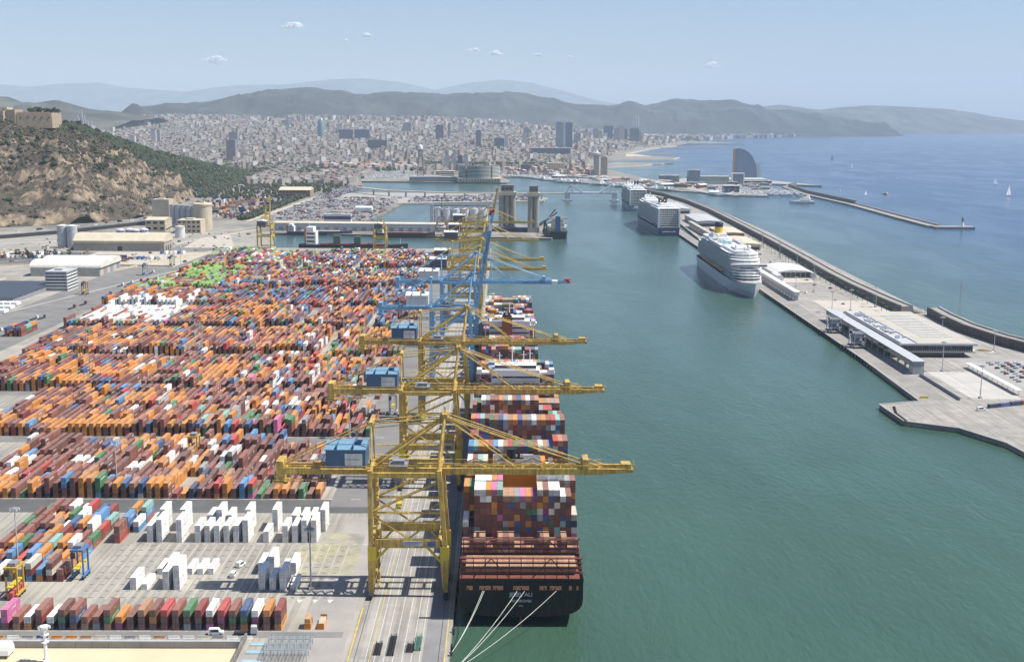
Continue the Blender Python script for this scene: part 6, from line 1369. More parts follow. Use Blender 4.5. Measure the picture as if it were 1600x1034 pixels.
# ------------------------------------------------------------------ inner harbour: ring-shaped office complex, cable tower, hotel
M_BAND = mat('stone_band', (.52, .50, .46), .7, .06, .1)
t = thing('ring_office_complex', 'round office complex with striped curved facades on the harbour mole', 'office complex', (-82, 3862, 3))
for (a0, a1) in ((185, 232), (237, 305), (310, 358)):
    for k in range(9):
        z = 12 + k * 4.2; A0, A1 = R(a0), R(a1); n = 14
        P = [(66 * math.cos(A0 + (A1 - A0) * i / n), 66 * math.sin(A0 + (A1 - A0) * i / n)) for i in range(n + 1)] + [(46 * math.cos(A1 - (A1 - A0) * i / n), 46 * math.sin(A1 - (A1 - A0) * i / n)) for i in range(n + 1)]
        b = MB(); b.poly(P, z, z + 2.2); fl = b.build('floor_band', M_BAND, t); b = MB(); b.poly([(x * .985, y * .985) for x, y in P], z + 2.2, z + 4.2); b.build('window_band', M_GLASS, fl)
b = MB(); b.box(-66, 68, -66, 50, 0, 12); b.build('podium', M_BEIGE, t); b = MB()
for i in range(14): b.box(-58 + i * 9, -54 + i * 9, -66.2, -66.03, 3, 8)
b.build('arcade', M_DARK, t)
building('ferry_terminal', 'long low terminal left of the round office complex', 'terminal', (-225, 3856, 3), 150, 30, 14, M_LGREY, 'flat', M_WHITED, 3)
building('ferry_terminal', 'glazed terminal hall with stacked terraces beside the lattice tower', 'terminal', (-190, 3890, 3), 60, 40, 30, M_BEIGE, 'flat', M_LGREY, 5)
t = thing('cable_car_tower', 'dark lattice cable car tower with white round top', 'tower', (-289, 4196, 3)); b = MB()
for sx, sy in ((-1, -1), (1, -1), (1, 1), (-1, 1)): b.beam((sx * 11, sy * 11, 0), (sx * 5, sy * 5, 86), 1.8)
for k in range(9):
    z = k * 9.5; q = 11 - 6 * z / 86; q2 = 11 - 6 * (z + 9.5) / 86
    for sx, sy in ((-1, -1), (1, -1), (1, 1), (-1, 1)): b.beam((sx * q, sy * q, z), (-sy * q2, sx * q2, z + 9.5), .9); b.beam((sx * q, sy * q, z), (-sy * q, sx * q, z), .9)
b.build('lattice', mat('tower_steel', (.16, .15, .16), .6), t); b = MB(); b.lathe(0, 0, [(6, 84), (15, 88), (15, 91), (9, 93)], 16); b.build('platform', M_GREY, t); b = MB(); b.lathe(0, 0, [(8, 93), (8, 98), (7, 103), (1, 106)], 16); b.build('cabin_top', M_WHITE, t)
t = thing('cable_car_tower', 'grey-white harbour tower with round head beside the old blocks', 'tower', (322, 4330, 3)); b = MB(); b.box(-9, 9, -9, 9, 0, 66); b.build('shaft', facade('tower_shaft', (.42, .40, .38), (.12, .12, .13), 4, 4), t); b = MB(); b.lathe(0, 0, [(7, 66), (15, 72), (15, 77), (8, 80)], 16); b.build('head', M_LGREY, t); b = MB(); b.lathe(0, 0, [(7, 80), (6, 86)], 12); b.build('cap', M_WHITE, t)
t = thing('sail_hotel', 'tall sail-shaped glass hotel standing at the edge of the sea', 'hotel', (745, 3950, 3)); M_HGL = facade('hotel_glass', (.20, .27, .36), (.15, .21, .30), 5, 3.6, .8, .15)
sec = [(0, 0), (67, 0), (68.5, 18), (67, 37), (62, 57), (53, 76), (40, 91), (24, 101), (8, 105), (0, 105)]
b = MB(); b.loft([[(x, y, z) for x, z in sec] for y in (0, 26)]); b.build('glass_sail', M_HGL, t); b = MB(); b.box(-7, -.05, 3, 24, 0, 103); b.build('side_core', mat('core_tan', (.42, .30, .22), .6, .3, .1), t)
b = MB()
for (x0, z0), (x1, z1) in zip(sec[1:-1], sec[2:]): b.beam((x0 + .6, 13, z0), (x1 + .6, 13, z1), 26.6, 1.0)
b.build('edge_rim', M_LGREY, t)
t = thing('hotel_podium', 'low terraced podium in front of the sail-shaped hotel', 'building', (750, 3860, 3)); b = MB(); b.box(-70, 80, -60, 60, 0, 9); b.build('terrace', M_BEIGER, t); b = MB(); b.box(-66, 76, -60.3, -60.05, 1.5, 7); b.build('window_band', M_GLASS, t); b = MB(); b.box(-62, 70, -50, 50, 9, 13); b.build('upper_terrace', M_LGREY, t)
t = thing('frame_building', 'white open frame building left of the sail hotel', 'building', (716, 3755, 3)); b = MB(); b.box(-19, -16.5, 0, 16, 0, 34); b.box(16.5, 19, 0, 16, 0, 34); b.box(-16.5, 16.5, 0, 16, 31.5, 34); b.build('frame', M_WHITE, t); b = MB(); b.box(-16.5, 16.5, 2, 15, 0, 31.5); b.build('glass', facade('frame_glass', (.20, .26, .31), (.12, .17, .22), 4, 4, .7, .2), t)
building('glass_office', 'dark glass cube office on the marina spit', 'office', (572, 3715, 3), 36, 30, 44, facade('cube_glass', (.20, .25, .31), (.09, .12, .16), 4, 4, .7, .2), 'flat', M_LGREY)
building('marina_office', 'low greenish office row between the glass cube and the hotel', 'office', (640, 3745, 3), 88, 24, 24, facade('green_office', (.30, .36, .34), (.12, .17, .17), 5, 4), 'flat', M_WHITED)
building('marina_shed', 'dark blue boat shed with white roof on the marina mole', 'shed', (610, 3300, 3), 42, 26, 20, mat('shed_navy', (.07, .09, .16), .5), 'flat', M_WHITE, 2, M_GLASS)
building('marina_tent', 'small white tent at the left end of the marina mole', 'tent', (556, 3250, 3), 26, 16, 6, M_WHITE, 'gable_x', M_WHITE)
building('boat_hall', 'grey-green hall behind the marina shed', 'hall', (520, 3880, 3), 60, 40, 20, facade('hall_green', (.24, .26, .24), (.12, .13, .13), 6, 5), 'flat', M_LGREY)
# breakwater with lighthouse
t = thing('breakwater', 'long pale breakwater running out to a small lighthouse', 'breakwater', (815, 3000, 0)); P_ = [(70, 760), (20, 640), (-5, 300), (8, -100), (-2, -480), (-4, -700)]
o = strip_wall('mole', '', P_, [(-9, -3), (-9, 3), (9, 3), (9, -3)], M_SEAT); o.parent = t; o = strip_wall('parapet', '', P_[:4], [(-9.02, 0), (-9.02, 11), (-13, 11), (-13, 0)], M_CONCD); o.parent = t; o = strip_wall('low_parapet', '', P_[3:], [(-9.02, 0), (-9.02, 6), (-11.5, 6), (-11.5, 0)], M_CONC); o.parent = t
b = MB(); b.box(-8, 66, -728, -700.5, -3, 3.2); b.build('end_quay', M_SEAT, t)
t = thing('lighthouse', 'small white and green lighthouse at the breakwater tip', 'lighthouse', (862, 2286, 3.2)); b = MB(); b.lathe(0, 0, [(3.2, 0), (2.2, 9)], 12); b.build('tower', M_WHITE, t); b = MB(); b.lathe(0, 0, [(2.9, 9), (2.9, 10), (1.8, 10.1), (1.7, 16), (.3, 18)], 12); b.build('lantern', mat('light_green', (.04, .22, .12), .4), t)
# yachts
def yacht(loc, label, rz, L_, big=False, sail=False, group=None, name='yacht', hm=None):
    t = thing(name, label, 'boat', loc, rz, group); h = L_ * .13; b = MB(); b.loft([[(-h * k, f_ * L_, zt), (-h * k * .7, f_ * L_, -.3), (h * k * .7, f_ * L_, -.3), (h * k, f_ * L_, zt)] for f_, k, zt in ((0, .85, L_ * .07), (.5, 1, L_ * .07), (.82, .7, L_ * .085), (1, .05, L_ * .1))]); b.build('hull', hm or M_WHITE, t)
    b = MB(); b.box(-h * .6, h * .6, L_ * .15, L_ * .62, L_ * .07, L_ * .13)
    if big: b.box(-h * .55, h * .55, L_ * .2, L_ * .55, L_ * .13, L_ * .19); b.box(-h * .45, h * .45, L_ * .25, L_ * .45, L_ * .19, L_ * .24)
    b.build('cabin', M_WHITE, t); b = MB(); b.box(-h * .62, h * .62, L_ * .2, L_ * .58, L_ * .085, L_ * .11); b.build('window_band', M_GLASS, t)
    if sail or big: b = MB(); b.tube((0, L_ * .45, L_ * .1), (0, L_ * .45, L_ * (1.2 if sail else .36)), .12 if sail else .3, 4); b.build('mast', M_LGREY, t)
    if sail == 2:
        b = MB(); b._add([(0.05, L_ * .42, L_ * .2), (.6, L_ * .0, L_ * .2), (.05, L_ * .43, L_ * 1.15), (-.05, L_ * .5, L_ * .15), (.5, L_ * .95, L_ * .15), (-.05, L_ * .47, L_ * 1.0)], [(0, 1, 2), (3, 4, 5)]); b.build('sail', M_WHITE, t)
    return t
yacht((770, 3090, 0), 'large white motor yacht moored at the breakwater', R(160), 52, True); yacht((752, 2965, 0), 'low white ferry moored below the large motor yacht', R(95), 62, True)
n = 0
for x, y in sorted([(random.uniform(575, 700), random.uniform(3215, 3420)) for _ in range(70)], key=lambda p: p[0] / p[1]):
    if -0 < y - 3330 and x < 600: continue
    n += 1; yacht((x, y, 3.2 if y < 3330 else .0), 'white boat, %s from the left in the marina before the sail hotel' % ordn(n), random.random() * 6, random.uniform(10, 22), random.random() < .3, random.random() < .6, 'boats in the hotel marina')
for i, u in enumerate(sorted(random.random() for _ in range(60))):
    x = 130 + u * 360; y = 3985 - u * 560 - random.uniform(-60, 14); yacht((x, y, 2.4), 'white boat, %s from the left on the old harbour quay' % ordn(i + 1), random.random() * 6, random.uniform(14, 42), random.random() < .6, random.random() < .3, 'boats on the old harbour quay')
for i, (x, y, L_) in enumerate(((790, 3220, 16), (782, 3300, 15), (776, 3380, 15), (770, 3440, 14))): yacht((x, y, 0), '%s sailing boat moored along the inner side of the breakwater' % ORD[i + 1], R(90), L_, False, 1, 'boats along the breakwater')
b = MB()
for i in range(1900):
    r = random.random()
    if r < .25: x, y, z = random.uniform(565, 800), random.uniform(3215, 3650), 3.2
    elif r < .5: x, y, z = random.uniform(-560, -300), random.uniform(4030, 4560), 2.2
    else: u = random.random(); x, y, z = -20 + u * 500, 4260 - u * 700 + random.uniform(0, 170), 2.3
    L_ = random.uniform(6, 16); b.obox(x, y, z, L_ * .3, L_, L_ * .16, random.choice([0, .1, 1.57]), (.7, .7, .7))
    if random.random() < .6: b.tube((x, y, z), (x, y, z + L_ * 1.3), .22, 3, col=(.55, .55, .55))
o = b.build('moored_boats', M_VCOL, colors=True, kind='stuff'); tag(o, 'crowd of small white boats and masts in the old harbour', 'boats')
SHM = [M_WHITED, M_BEIGE, mat('shed_brick', (.36, .19, .13), .85), M_LGREY, M_GREY]; SHN = ['white', 'beige', 'brick red', 'pale grey', 'dark grey']
pos = sorted([((lambda u: (150 + u * 380 + random.uniform(-10, 60), 4080 - u * 620 + random.uniform(0, 150)))(random.random())) for _ in range(44)], key=lambda p: p[0] / p[1])
for i, (x, y) in enumerate(pos):
    k = i % 5; building('harbour_shed', '%s harbour shed, %s from the left behind the old harbour quay' % (SHN[k], ordn(i + 1)), 'shed', (x, y, 2.2), random.uniform(24, 60), random.uniform(14, 26), random.uniform(6, 13), SHM[k], random.choice(['gable_x', 'flat']), random.choice([M_WHITE, M_BEIGER, SHM[2], M_LGREY]), 1, rz=random.choice([-.95, .6]), group='sheds of the old harbour')
pos = sorted([(random.uniform(560, 800), random.uniform(3420, 3720)) for _ in range(16)], key=lambda p: p[0] / p[1])
for i, (x, y) in enumerate(pos):
    k = (i * 2) % 5; building('marina_store', '%s low store, %s from the left on the marina spit' % (SHN[k], ordn(i + 1)), 'building', (x, y, 3), random.uniform(16, 36), random.uniform(12, 20), random.uniform(5, 12), SHM[k], 'flat', M_LGREY, 1, group='stores on the marina spit')
for i, (px_, py_, L_, s_) in enumerate(((1700, 6400, 22, 2), (960, 3500, 20, 0), (1050, 3340, 22, 0), (1370, 3300, 26, 2), (1560, 3900, 18, 2), (980, 3300, 12, 2), (1380, 4300, 12, 0), (840, 3150, 8, 0), (1010, 5200, 26, 0), (1500, 5300, 16, 2))):
    yacht((px_, py_, -drop(px_, py_)), ['tall white sail far out beneath the hazy coast', 'small white motorboat out at sea beyond the sail hotel', 'yellow hulled boat beyond the breakwater', 'tall white sailing boat alone on the open sea', 'small sailing boat right of the tall sailing boat', 'tiny sailing boat beside the yellow boat', 'tiny white boat in the middle of the open sea', 'tiny boat outside the breakwater', 'white speedboat off the beach', 'distant sail near the horizon'][i], random.random() * 6, L_, s_ == 0, s_, 'boats on the open sea', 'sailing_boat' if s_ else 'motor_boat', M_YELB if i == 2 else None)
# ------------------------------------------------------------------ city, beaches, mountains
def sm(x): x = max(0, min(1, x)); return x * x * (3 - 2 * x)
def coast(y): return float(np.interp(y, [4000, 5000, 5700, 6200, 6600, 7100, 8300, 9300, 10100, 11400, 14000], [390, 400, 460, 560, 650, 690, 960, 1270, 1480, 1580, 2000]))
def elev(x, y):
    e = 150 * sm((y - 4700) / 7500) * sm((coast(y) - x) / 2600 + .0) + 30 * sm((y - 5200) / 4000) * sm((coast(y) - x) / 700)
    return 2.3 + e - drop(x, y) * .9
gx = np.linspace(-9000, 3000, 61); gy = np.concatenate([np.linspace(4200, 8000, 40), np.linspace(8200, 15000, 30)])
b = MB()
b.v = [(x, y, elev(x, y) + .15 if x < coast(y) - 60 else -6 - drop(x, y)) for y in gy for x in gx]; b.c = [(1, 1, 1)] * len(b.v); q = len(gx)
b.f = [(j * q + i, j * q + i + 1, (j + 1) * q + i + 1, (j + 1) * q + i) for j in range(len(gy) - 1) for i in range(q - 1)]
b.build('city_ground', mat('city_soil', (.24, .22, .20), .95, .3, .01), kind='structure')
b = MB()
for P_ in ([(372, 4990), (600, 5290), (652, 5425), (640, 5450), (450, 5200)], [(450, 5470), (700, 5500), (720, 5530), (500, 5600)], [(505, 5950), (845, 6140), (915, 6420), (880, 6470), (830, 6290), (520, 6130)], [(600, 6450), (800, 6560), (720, 7100), (990, 8300), (1300, 9300), (1250, 9330), (930, 8330), (640, 7100)], [(1500, 10080), (1975, 10130), (1900, 10300), (1500, 10200)], [(1560, 11300), (2010, 14000), (3600, 19000), (3540, 19000), (1950, 14000), (1500, 11400)]):
    b.poly(P_, -8, 2.75 - drop(P_[0][0], P_[0][1]) * .6)
o = b.build('beach', M_SAND, kind='structure')
for i, (a, c) in enumerate((((470, 5500), (760, 5560)), ((640, 6950), (980, 7150)), ((1080, 8500), (1500, 8650)))):
    bb = MB(); bb.beam((*a, .6), (*c, .6), 16, 5); o = bb.build('groyne', M_ROCK); tag(o, 'low stone groyne off the beaches, %s from the viewer' % ORD[i + 1], 'groyne', 'groynes off the beaches')
CC = [(.56, .50, .43), (.62, .58, .52), (.50, .43, .36), (.66, .63, .59), (.46, .36, .29), (.55, .47, .41), (.42, .37, .33), (.60, .55, .47), (.36, .33, .31), (.70, .68, .65)]
RC = [(.42, .25, .18), (.50, .42, .37), (.38, .34, .31), (.55, .50, .46), (.46, .31, .24), (.60, .58, .55)]
def bld(b, x, y, z, sx, sy, h, a, c, rc):
    k = random.uniform(.5, .9); b.obox(x, y, z - 6, sx, sy, h + 6, a, tuple(q * k for q in c)); n_ = len(b.v)
    T = b.v[n_ - 4:n_]; b._add([(p[0], p[1], p[2] + .35) for p in T], [(0, 1, 2, 3)], tuple(q * k for q in rc))
b = MB(); nb = 0
for i in range(900):
    Y = random.uniform(3620, 4350); X = random.uniform(-820, -470)
    if X < -835 + (4150 - Y) * .12 or mnoise.noise(Vector((X * .008, Y * .008, 1))) > .25: continue
    bld(b, X, Y, 2.3, random.uniform(12, 24), random.uniform(12, 22), random.uniform(9, 19), .75, random.choice(CC), random.choice(RC))
y = 4350.0
while y < 12500:
    st = 18 + (y - 4350) * .0029; xl = -(y * .44 + 150); x = xl
    while x < min(coast(y) - 70, y * .2 + 200):
        X = x + random.uniform(-.4, .4) * st; Y = y + random.uniform(-.4, .4) * st; x += st * random.uniform(.8, 1.5)
        if X < -420 and Y < 4700 and X > -800 and random.random() < .4: continue
        if X < -760 and Y < 4500: continue
        if mnoise.noise(Vector((X * .0035, Y * .0035, 2))) > .46: continue
        if -330 < X < 170 and 4980 < Y < 5230: continue
        if 4350 <= Y < 4700 and -560 < X < -300: continue
        if 250 < X and Y < 4850 and random.random() < .3: continue
        tall = random.random(); h = random.uniform(7, 15) if tall < .975 else random.uniform(20, 38)
        if Y > 9000: h *= 1.15
        if Y < 4700 and X > 0: h *= .75
        bld(b, X, Y, elev(X, Y), st * random.uniform(.5, 1.25), st * random.uniform(.4, .9), h, .75 + random.choice([0, .03, -.03, .25, -.3]), random.choice(CC), random.choice(RC)); nb += 1
    y += st * .85
# suburbs climbing the foot of the mountains and the far coast towns
for i in range(2600):
    u = random.random(); X = -4800 + random.random() * 6400; Y = 10800 + random.random() ** 2 * 1500
    if mnoise.noise(Vector((X * .0016, Y * .001, 8))) < -.05: continue
    bld(b, X, Y, elev(X, Y) + random.uniform(0, 22), random.uniform(16, 40), random.uniform(20, 40), random.uniform(14, 38), random.random(), random.choice(CC), random.choice(RC))
for i in range(1500):
    u = random.random() ** 1.3; X = 1750 + u * 5200 + random.uniform(-700, 0); Y = 11800 + u * 10500; bld(b, X - random.random() ** 2 * 1500, Y, 4 - drop(X, Y), random.uniform(30, 80), random.uniform(30, 60), random.uniform(14, 36), random.random(), random.choice(CC), random.choice(RC))
o = b.build('city', M_VCOL, colors=True, kind='stuff'); tag(o, 'dense pale city of low blocks stretching to the foot of the mountains', 'city')
b = MB()
for i in range(5200):
    r = random.random()
    if r < .16: x, y = random.uniform(-330, 170), random.uniform(4980, 5220)
    elif r < .27: x, y = random.uniform(-760, -560), random.uniform(4150, 4900)
    elif r < .38: x, y = random.uniform(-1250, -850), random.uniform(4250, 5000)
    else: y = random.uniform(4500, 9500); x = random.uniform(-y * .4, coast(y) - 100)
    k = random.uniform(.6, 1.4); rr = random.uniform(5, 11); b.blob((x, y, elev(x, y) + rr * .8), rr, (.05 * k, .062 * k, .035 * k))
o = b.build('park_trees', M_LEAF, colors=True, kind='stuff'); tag(o, 'dark tree masses of the city parks and avenues', 'trees')
# old-town and waterfront blocks near the harbour, each a house of its own
FM = [facade('facade_%d' % i, c, (.11, .10, .10), 3.6, 3.2) for i, c in enumerate(((.52, .44, .34), (.60, .55, .47), (.42, .33, .26), (.56, .50, .44), (.46, .40, .36)))]
FN = ['ochre', 'cream', 'brown', 'pale', 'greyish']; RM = mat('tile_roof', (.38, .21, .14), .85, .2, .1)
AP = sorted([(random.uniform(-10, 330), random.uniform(4330, 4700)) for _ in range(70)], key=lambda p: p[0] / p[1]) + sorted([(random.uniform(-720, -330), random.uniform(4620, 4950)) for _ in range(60)], key=lambda p: p[0] / p[1])
for i, (x, y) in enumerate(AP):
    k = i % 5; t = thing('apartment_block', '%s apartment block, %s from the left in the old %s' % (FN[k], ordn(i + 1 if i < 70 else i - 69), 'fishing quarter' if i < 70 else 'town behind the marina'), 'building', (x, y, elev(x, y)), .75 + (.3 if i < 70 else 0), 'old quarter apartment blocks')
    sx, sy, h = random.uniform(16, 30), random.uniform(14, 24), random.uniform(14, 24) * (.85 if i < 70 else 1); b = MB(); b.box(-sx / 2, sx / 2, -sy / 2, sy / 2, -3, h); b.build('wall', FM[k], t); b = MB(); b.prism([(-sy / 2 - .4, h), (sy / 2 + .4, h), (0, h + 2.4)], 'x', -sx / 2 - .4, sx / 2 + .4); b.build('roof', RM if i % 3 else M_LGREY, t)
def tower(label, x, y, sx, sy, ztop, m, name='high_rise', crown=None):
    z0 = elev(x, y) - 3; t = thing(name, label, 'tower', (x, y, z0), 0, None); h = ztop - z0; b = MB(); b.box(-sx / 2, sx / 2, -sy / 2, sy / 2, 0, h); b.build('shaft', m, t); b = MB(); b.box(-sx / 2 - .3, sx / 2 + .3, -sy / 2 - .3, sy / 2 + .3, h, h + 1.6); b.box(-sx * .25, sx * .25, -sy * .25, sy * .25, h + 1.6, h + 5); b.build('roof', crown or M_GREY, t); return t
G1 = facade('tower_glass_blue', (.12, .17, .24), (.08, .12, .18), 4, 3.6, .6, .25); G2 = facade('tower_grey', (.32, .32, .34), (.13, .14, .16), 4, 3.4); G3 = facade('tower_pale', (.55, .54, .51), (.2, .2, .21), 4, 3.4); G4 = facade('tower_dark', (.15, .17, .21), (.06, .07, .10), 5, 3.6, .6, .3)
tower('left one of the twin seafront towers, with white frame', 329, 7460, 44, 40, 173, facade('twin_lattice', (.26, .31, .37), (.10, .14, .19), 5, 5, .6, .3), 'twin_tower'); tower('right one of the twin seafront towers, dark glass', 386, 7480, 42, 40, 173, G1, 'twin_tower')
b = MB(); b.box(351.5, 364, 7440, 7478, elev(358, 7460), 174); o = b.build('corner_pillar', M_LGREY); tag(o, 'pale vertical slab between the twin seafront towers', 'tower')
building('glass_mall', 'long dark glass block at the foot of the twin towers', 'building', (239, 6480, elev(239, 6480)), 205, 50, 40, G4, 'flat', M_LGREY)
z0 = elev(-1126, 7540); t = thing('bullet_tower', 'tall bullet-shaped glass tower above the city roofs', 'tower', (-1126, 7540, z0 - 3)); hh = 200 - z0 + 2
b = MB(); b.lathe(0, 0, [(21, 0), (22.5, hh * .3), (22.5, hh * .6), (20, hh * .78), (14.5, hh * .9), (8, hh * .965), (1.5, hh)], 24); b.build('shell', facade('bullet_glass', (.20, .28, .31), (.13, .20, .24), 3, 4, .5, .3), t, smooth=False); b = MB(); b.lathe(0, 0, [(24, 0), (24, 8)], 20); b.build('plinth', M_GREY, t)
tower('grey banded office tower left of the harbour at the hill foot', -1173, 5280, 39, 34, 101, facade('banded_tower', (.36, .36, .36), (.10, .11, .12), 400, 4.4, 1.0))
tower('dark slab tower between the bullet tower and the seafront', -422, 7940, 50, 24, 151, G4); tower('slim greenish tower right of the dark slab tower', -379, 8340, 18, 16, 162, facade('slim_green', (.22, .30, .30), (.12, .18, .18), 4, 4))
tower('broad grey-blue office block right of the bullet tower', -983, 7620, 84, 30, 123, G4); tower('grey-blue office block with pale end wall', -889, 7660, 92, 30, 123, G1); tower('wide dark block before the park trees', -695, 6700, 104, 30, 78, G4)
tower('rounded glass gas company tower above the park', -34, 6960, 56, 34, 87, G1); tower('slim pale slab joined to the glass tower', 6, 7140, 19, 26, 99, G3)
for i, (x, zt, m, lb) in enumerate(((-222, 84, G3, 'left of the four pale slabs beyond the lattice tower'), (-198, 86, G3, 'second of the four pale slabs beyond the lattice tower'), (-172, 83, G1, 'dark third slab beyond the lattice tower'), (-150, 84, G3, 'fourth pale slab beyond the lattice tower'))): tower(lb, x, 4700, 18, 20, zt - 26, m)
building('waterfront_block', 'cream waterfront block with dark window columns', 'building', (182, 4402, 3), 60, 34, 38, facade('cream_block', (.60, .52, .38), (.16, .14, .13), 6, 3.4), 'flat', M_BEIGER); building('waterfront_block', 'purple-grey cube building on the waterfront', 'building', (72, 4420, 3), 32, 28, 32, facade('purple_block', (.16, .14, .24), (.10, .10, .18), 5, 4), 'flat', M_GREY); tower('brown apartment tower right of the round-headed harbour tower', 352, 4360, 22, 24, 62, facade('brown_tower', (.44, .36, .31), (.16, .15, .14), 4, 3.4))
for i, (x, w_, zt, m) in enumerate(((690, 40, 120, G2), (730, 34, 104, G3), (800, 70, 142, G1), (850, 40, 125, G2), (895, 46, 138, G3), (930, 40, 118, G4), (985, 70, 126, G4), (1030, 34, 100, G2), (640, 40, 96, G3), (765, 30, 90, G3), (560, 34, 92, G2), (600, 44, 100, G3))): tower('%s high-rise in the cluster at the end of the beaches, %s tallest spot' % (['grey', 'pale', 'broad blue', 'mid grey', 'white stepped', 'dark narrow', 'broad dark', 'low grey', 'short pale', 'small pale', 'small grey', 'squat pale'][i], ORD[i + 1]), x, 9400 + (i % 3) * 90, w_, 36, zt, m)
for i, x in enumerate((1062, 1082, 1102)):
    t = thing('power_chimney', 'tall thin chimney of the old power station, %s of three' % ['left', 'middle', 'right'][i], 'chimney', (x, 10200, 0), 0, 'power station chimneys'); b = MB(); b.tube((0, 0, 0), (0, 0, 224), 6, 10, 4); b.build('stack', M_LGREY, t); b = MB(); b.box(-9, 9, -12, 12, 0, 130); b.build('base_block', M_LGREY, t)
t = thing('solar_pergola', 'large tilted solar panel canopy on the far headland', 'canopy', (1575, 10300, -5)); b = MB(); b._add([(-62, 0, 62), (64, 0, 38), (64, 60, 22), (-62, 60, 46), (-62, 0, 59), (64, 0, 35), (64, 60, 19), (-62, 60, 43)], [(0, 1, 2, 3), (4, 7, 6, 5), (0, 4, 5, 1), (1, 5, 6, 2), (2, 6, 7, 3), (3, 7, 4, 0)]); b.build('panel', M_LGREY, t); b = MB()
for x in (-50, 0, 50): b.beam((x, 20, 0), (x, 25, 48), 5)
b.build('leg', M_LGREY, t)
# basilica spires
z0 = elev(-2777, 8100); t = thing('basilica', 'cluster of tall pointed church spires left in the city', 'church', (-2777, 8100, z0 - 3))
for i, (dx, dy, h, r) in enumerate(((0, 10, 238, 12), (-24, 0, 206, 9), (22, 0, 210, 9), (-40, -8, 186, 8), (44, -6, 178, 8), (-12, -12, 200, 8), (14, -14, 196, 8), (66, 0, 168, 8))):
    H_ = h - z0 + 3; b = MB(); b.lathe(dx, dy, [(r, 0), (r * .95, H_ * .45), (r * .7, H_ * .75), (r * .25, H_ * .97), (.5, H_)], 10); b.build('spire', mat('basilica_stone', (.30, .28, .30), .8), t)
b = MB(); b.box(-46, 70, -20, 60, 0, 55); b.build('nave', mat('basilica_stone', (.30, .28, .30), .8), t)
for i, (px_, Y, w_, zt) in enumerate(((-1999, 7020, 26, 124), (-1975, 7040, 15, 122), (-2006, 6640, 28, 93), (-1520, 6900, 50, 112), (-1100, 8200, 40, 150), (-1640, 9200, 50, 172), (-1610, 9210, 50, 168), (-700, 8800, 60, 160), (-320, 9000, 44, 158), (150, 8800, 40, 130), (-160, 7400, 30, 125), (480, 8200, 44, 98), (120, 7600, 26, 112))): tower('%s tower block rising from the city, %s in order from the viewer' % (['pale', 'narrow pale', 'white', 'grey', 'brown', 'white slab', 'second white slab', 'wide grey', 'slender grey', 'dull grey', 'purple-brown', 'low pale', 'small white'][i], ORD[i + 1]), px_, Y, w_, 26, zt, (G3, G2)[i % 2] if i != 10 else G4)
# mountains
def ridge(name, label, pts, base, depth, col, seed, amp=60, n=460, crest=.2):
    """pts: (x, y, crest height); spurs and gullies fall towards the viewer and behind"""
    P = np.array(pts); u = np.linspace(0, 1, len(P)); uu = np.linspace(0, 1, n); xs, ys, hs = (np.interp(uu, u, P[:, k]) for k in range(3)); b = MB(); m_ = 46
    for i, (x, Y, h) in enumerate(zip(xs, ys, hs)):
        W0 = 1 / (1150 * Y / 12500)
        for j in range(m_ + 1):
            t = j / m_; y = Y + depth * (t - .72); f_ = sm(t / .72) if t < .72 else sm((1 - t) / .28)
            rd = 0; fr = W0; am = 1
            for o_ in range(5): rd += am * (1 - 2.2 * abs(mnoise.noise(Vector((x * fr, y * fr * .5, seed + o_))))); fr *= 2.05; am *= .52
            z = base + (h - base) * max(0, f_) ** .8 + amp * (rd - .55) * min(1, f_ * 2.2) * (1 - (1 - crest) * f_)
            b.v.append((x, y, max(z, -25) - drop(x, y) * .93)); b.c.append((1, 1, 1))
    q = m_ + 1; b.f = [(i * q + j, (i + 1) * q + j, (i + 1) * q + j + 1, i * q + j + 1) for i in range(n - 1) for j in range(m_)]
    o = b.build(name, mat('slope_' + name + str(seed), col, .95, .5, .005, detail=11, col2=tuple(c * 2.0 for c in col)), kind='structure', smooth=True); o['label'] = label; return o
def pxr(Y0, Y1, l):
    r = []; xa, xb = l[0][0], l[-1][0]
    for x, yy in l: Y = Y0 + (Y1 - Y0) * (x - xa) / (xb - xa); X = (x - 788) / 1900 * Y; r.append((X, Y, 200 + (184.5 - yy + .005 * (x - 800)) / 1900 * Y + drop(X, Y)))
    return r
ridge('mountains', 'green-grey coastal range behind the city', pxr(10500, 19500, [(-120, 205), (150, 192), (230, 180), (300, 170), (345, 165), (400, 155), (455, 148), (490, 142), (540, 143), (575, 150), (640, 153), (700, 158), (760, 152), (830, 157), (900, 168), (940, 170), (975, 160), (1000, 167), (1040, 160), (1080, 158), (1130, 164), (1180, 171), (1230, 180), (1280, 190), (1330, 200)]), -12, 3600, (.022, .026, .024), 3, 210, crest=.30)
ridge('mountains', 'low dark ridge at the left end of the city', pxr(9500, 9500, [(-260, 150), (-60, 156), (10, 158), (25, 152), (45, 160), (80, 162), (105, 158), (150, 172), (200, 178), (260, 186)]), 40, 2600, (.045, .047, .035), 9, 60)
ridge('mountains', 'hazy coastal hills far along the shore', pxr(22000, 30000, [(1040, 185), (1120, 178), (1210, 166), (1270, 173), (1340, 167), (1400, 169), (1450, 172), (1500, 178), (1560, 186), (1640, 190), (1760, 196), (1800, 202)]), -10, 4200, (.045, .05, .04), 14, 120)
ridge('mountains', 'faint distant mountains on the horizon', pxr(43000, 43000, [(-200, 130), (0, 134), (60, 138), (110, 134), (170, 133), (210, 141), (300, 146), (380, 136), (450, 135), (520, 128), (570, 126), (620, 131), (680, 143), (740, 131), (780, 128), (830, 133), (880, 145), (930, 160), (1000, 172), (1100, 180)]), 150, 6000, (.05, .055, .045), 21, 150)
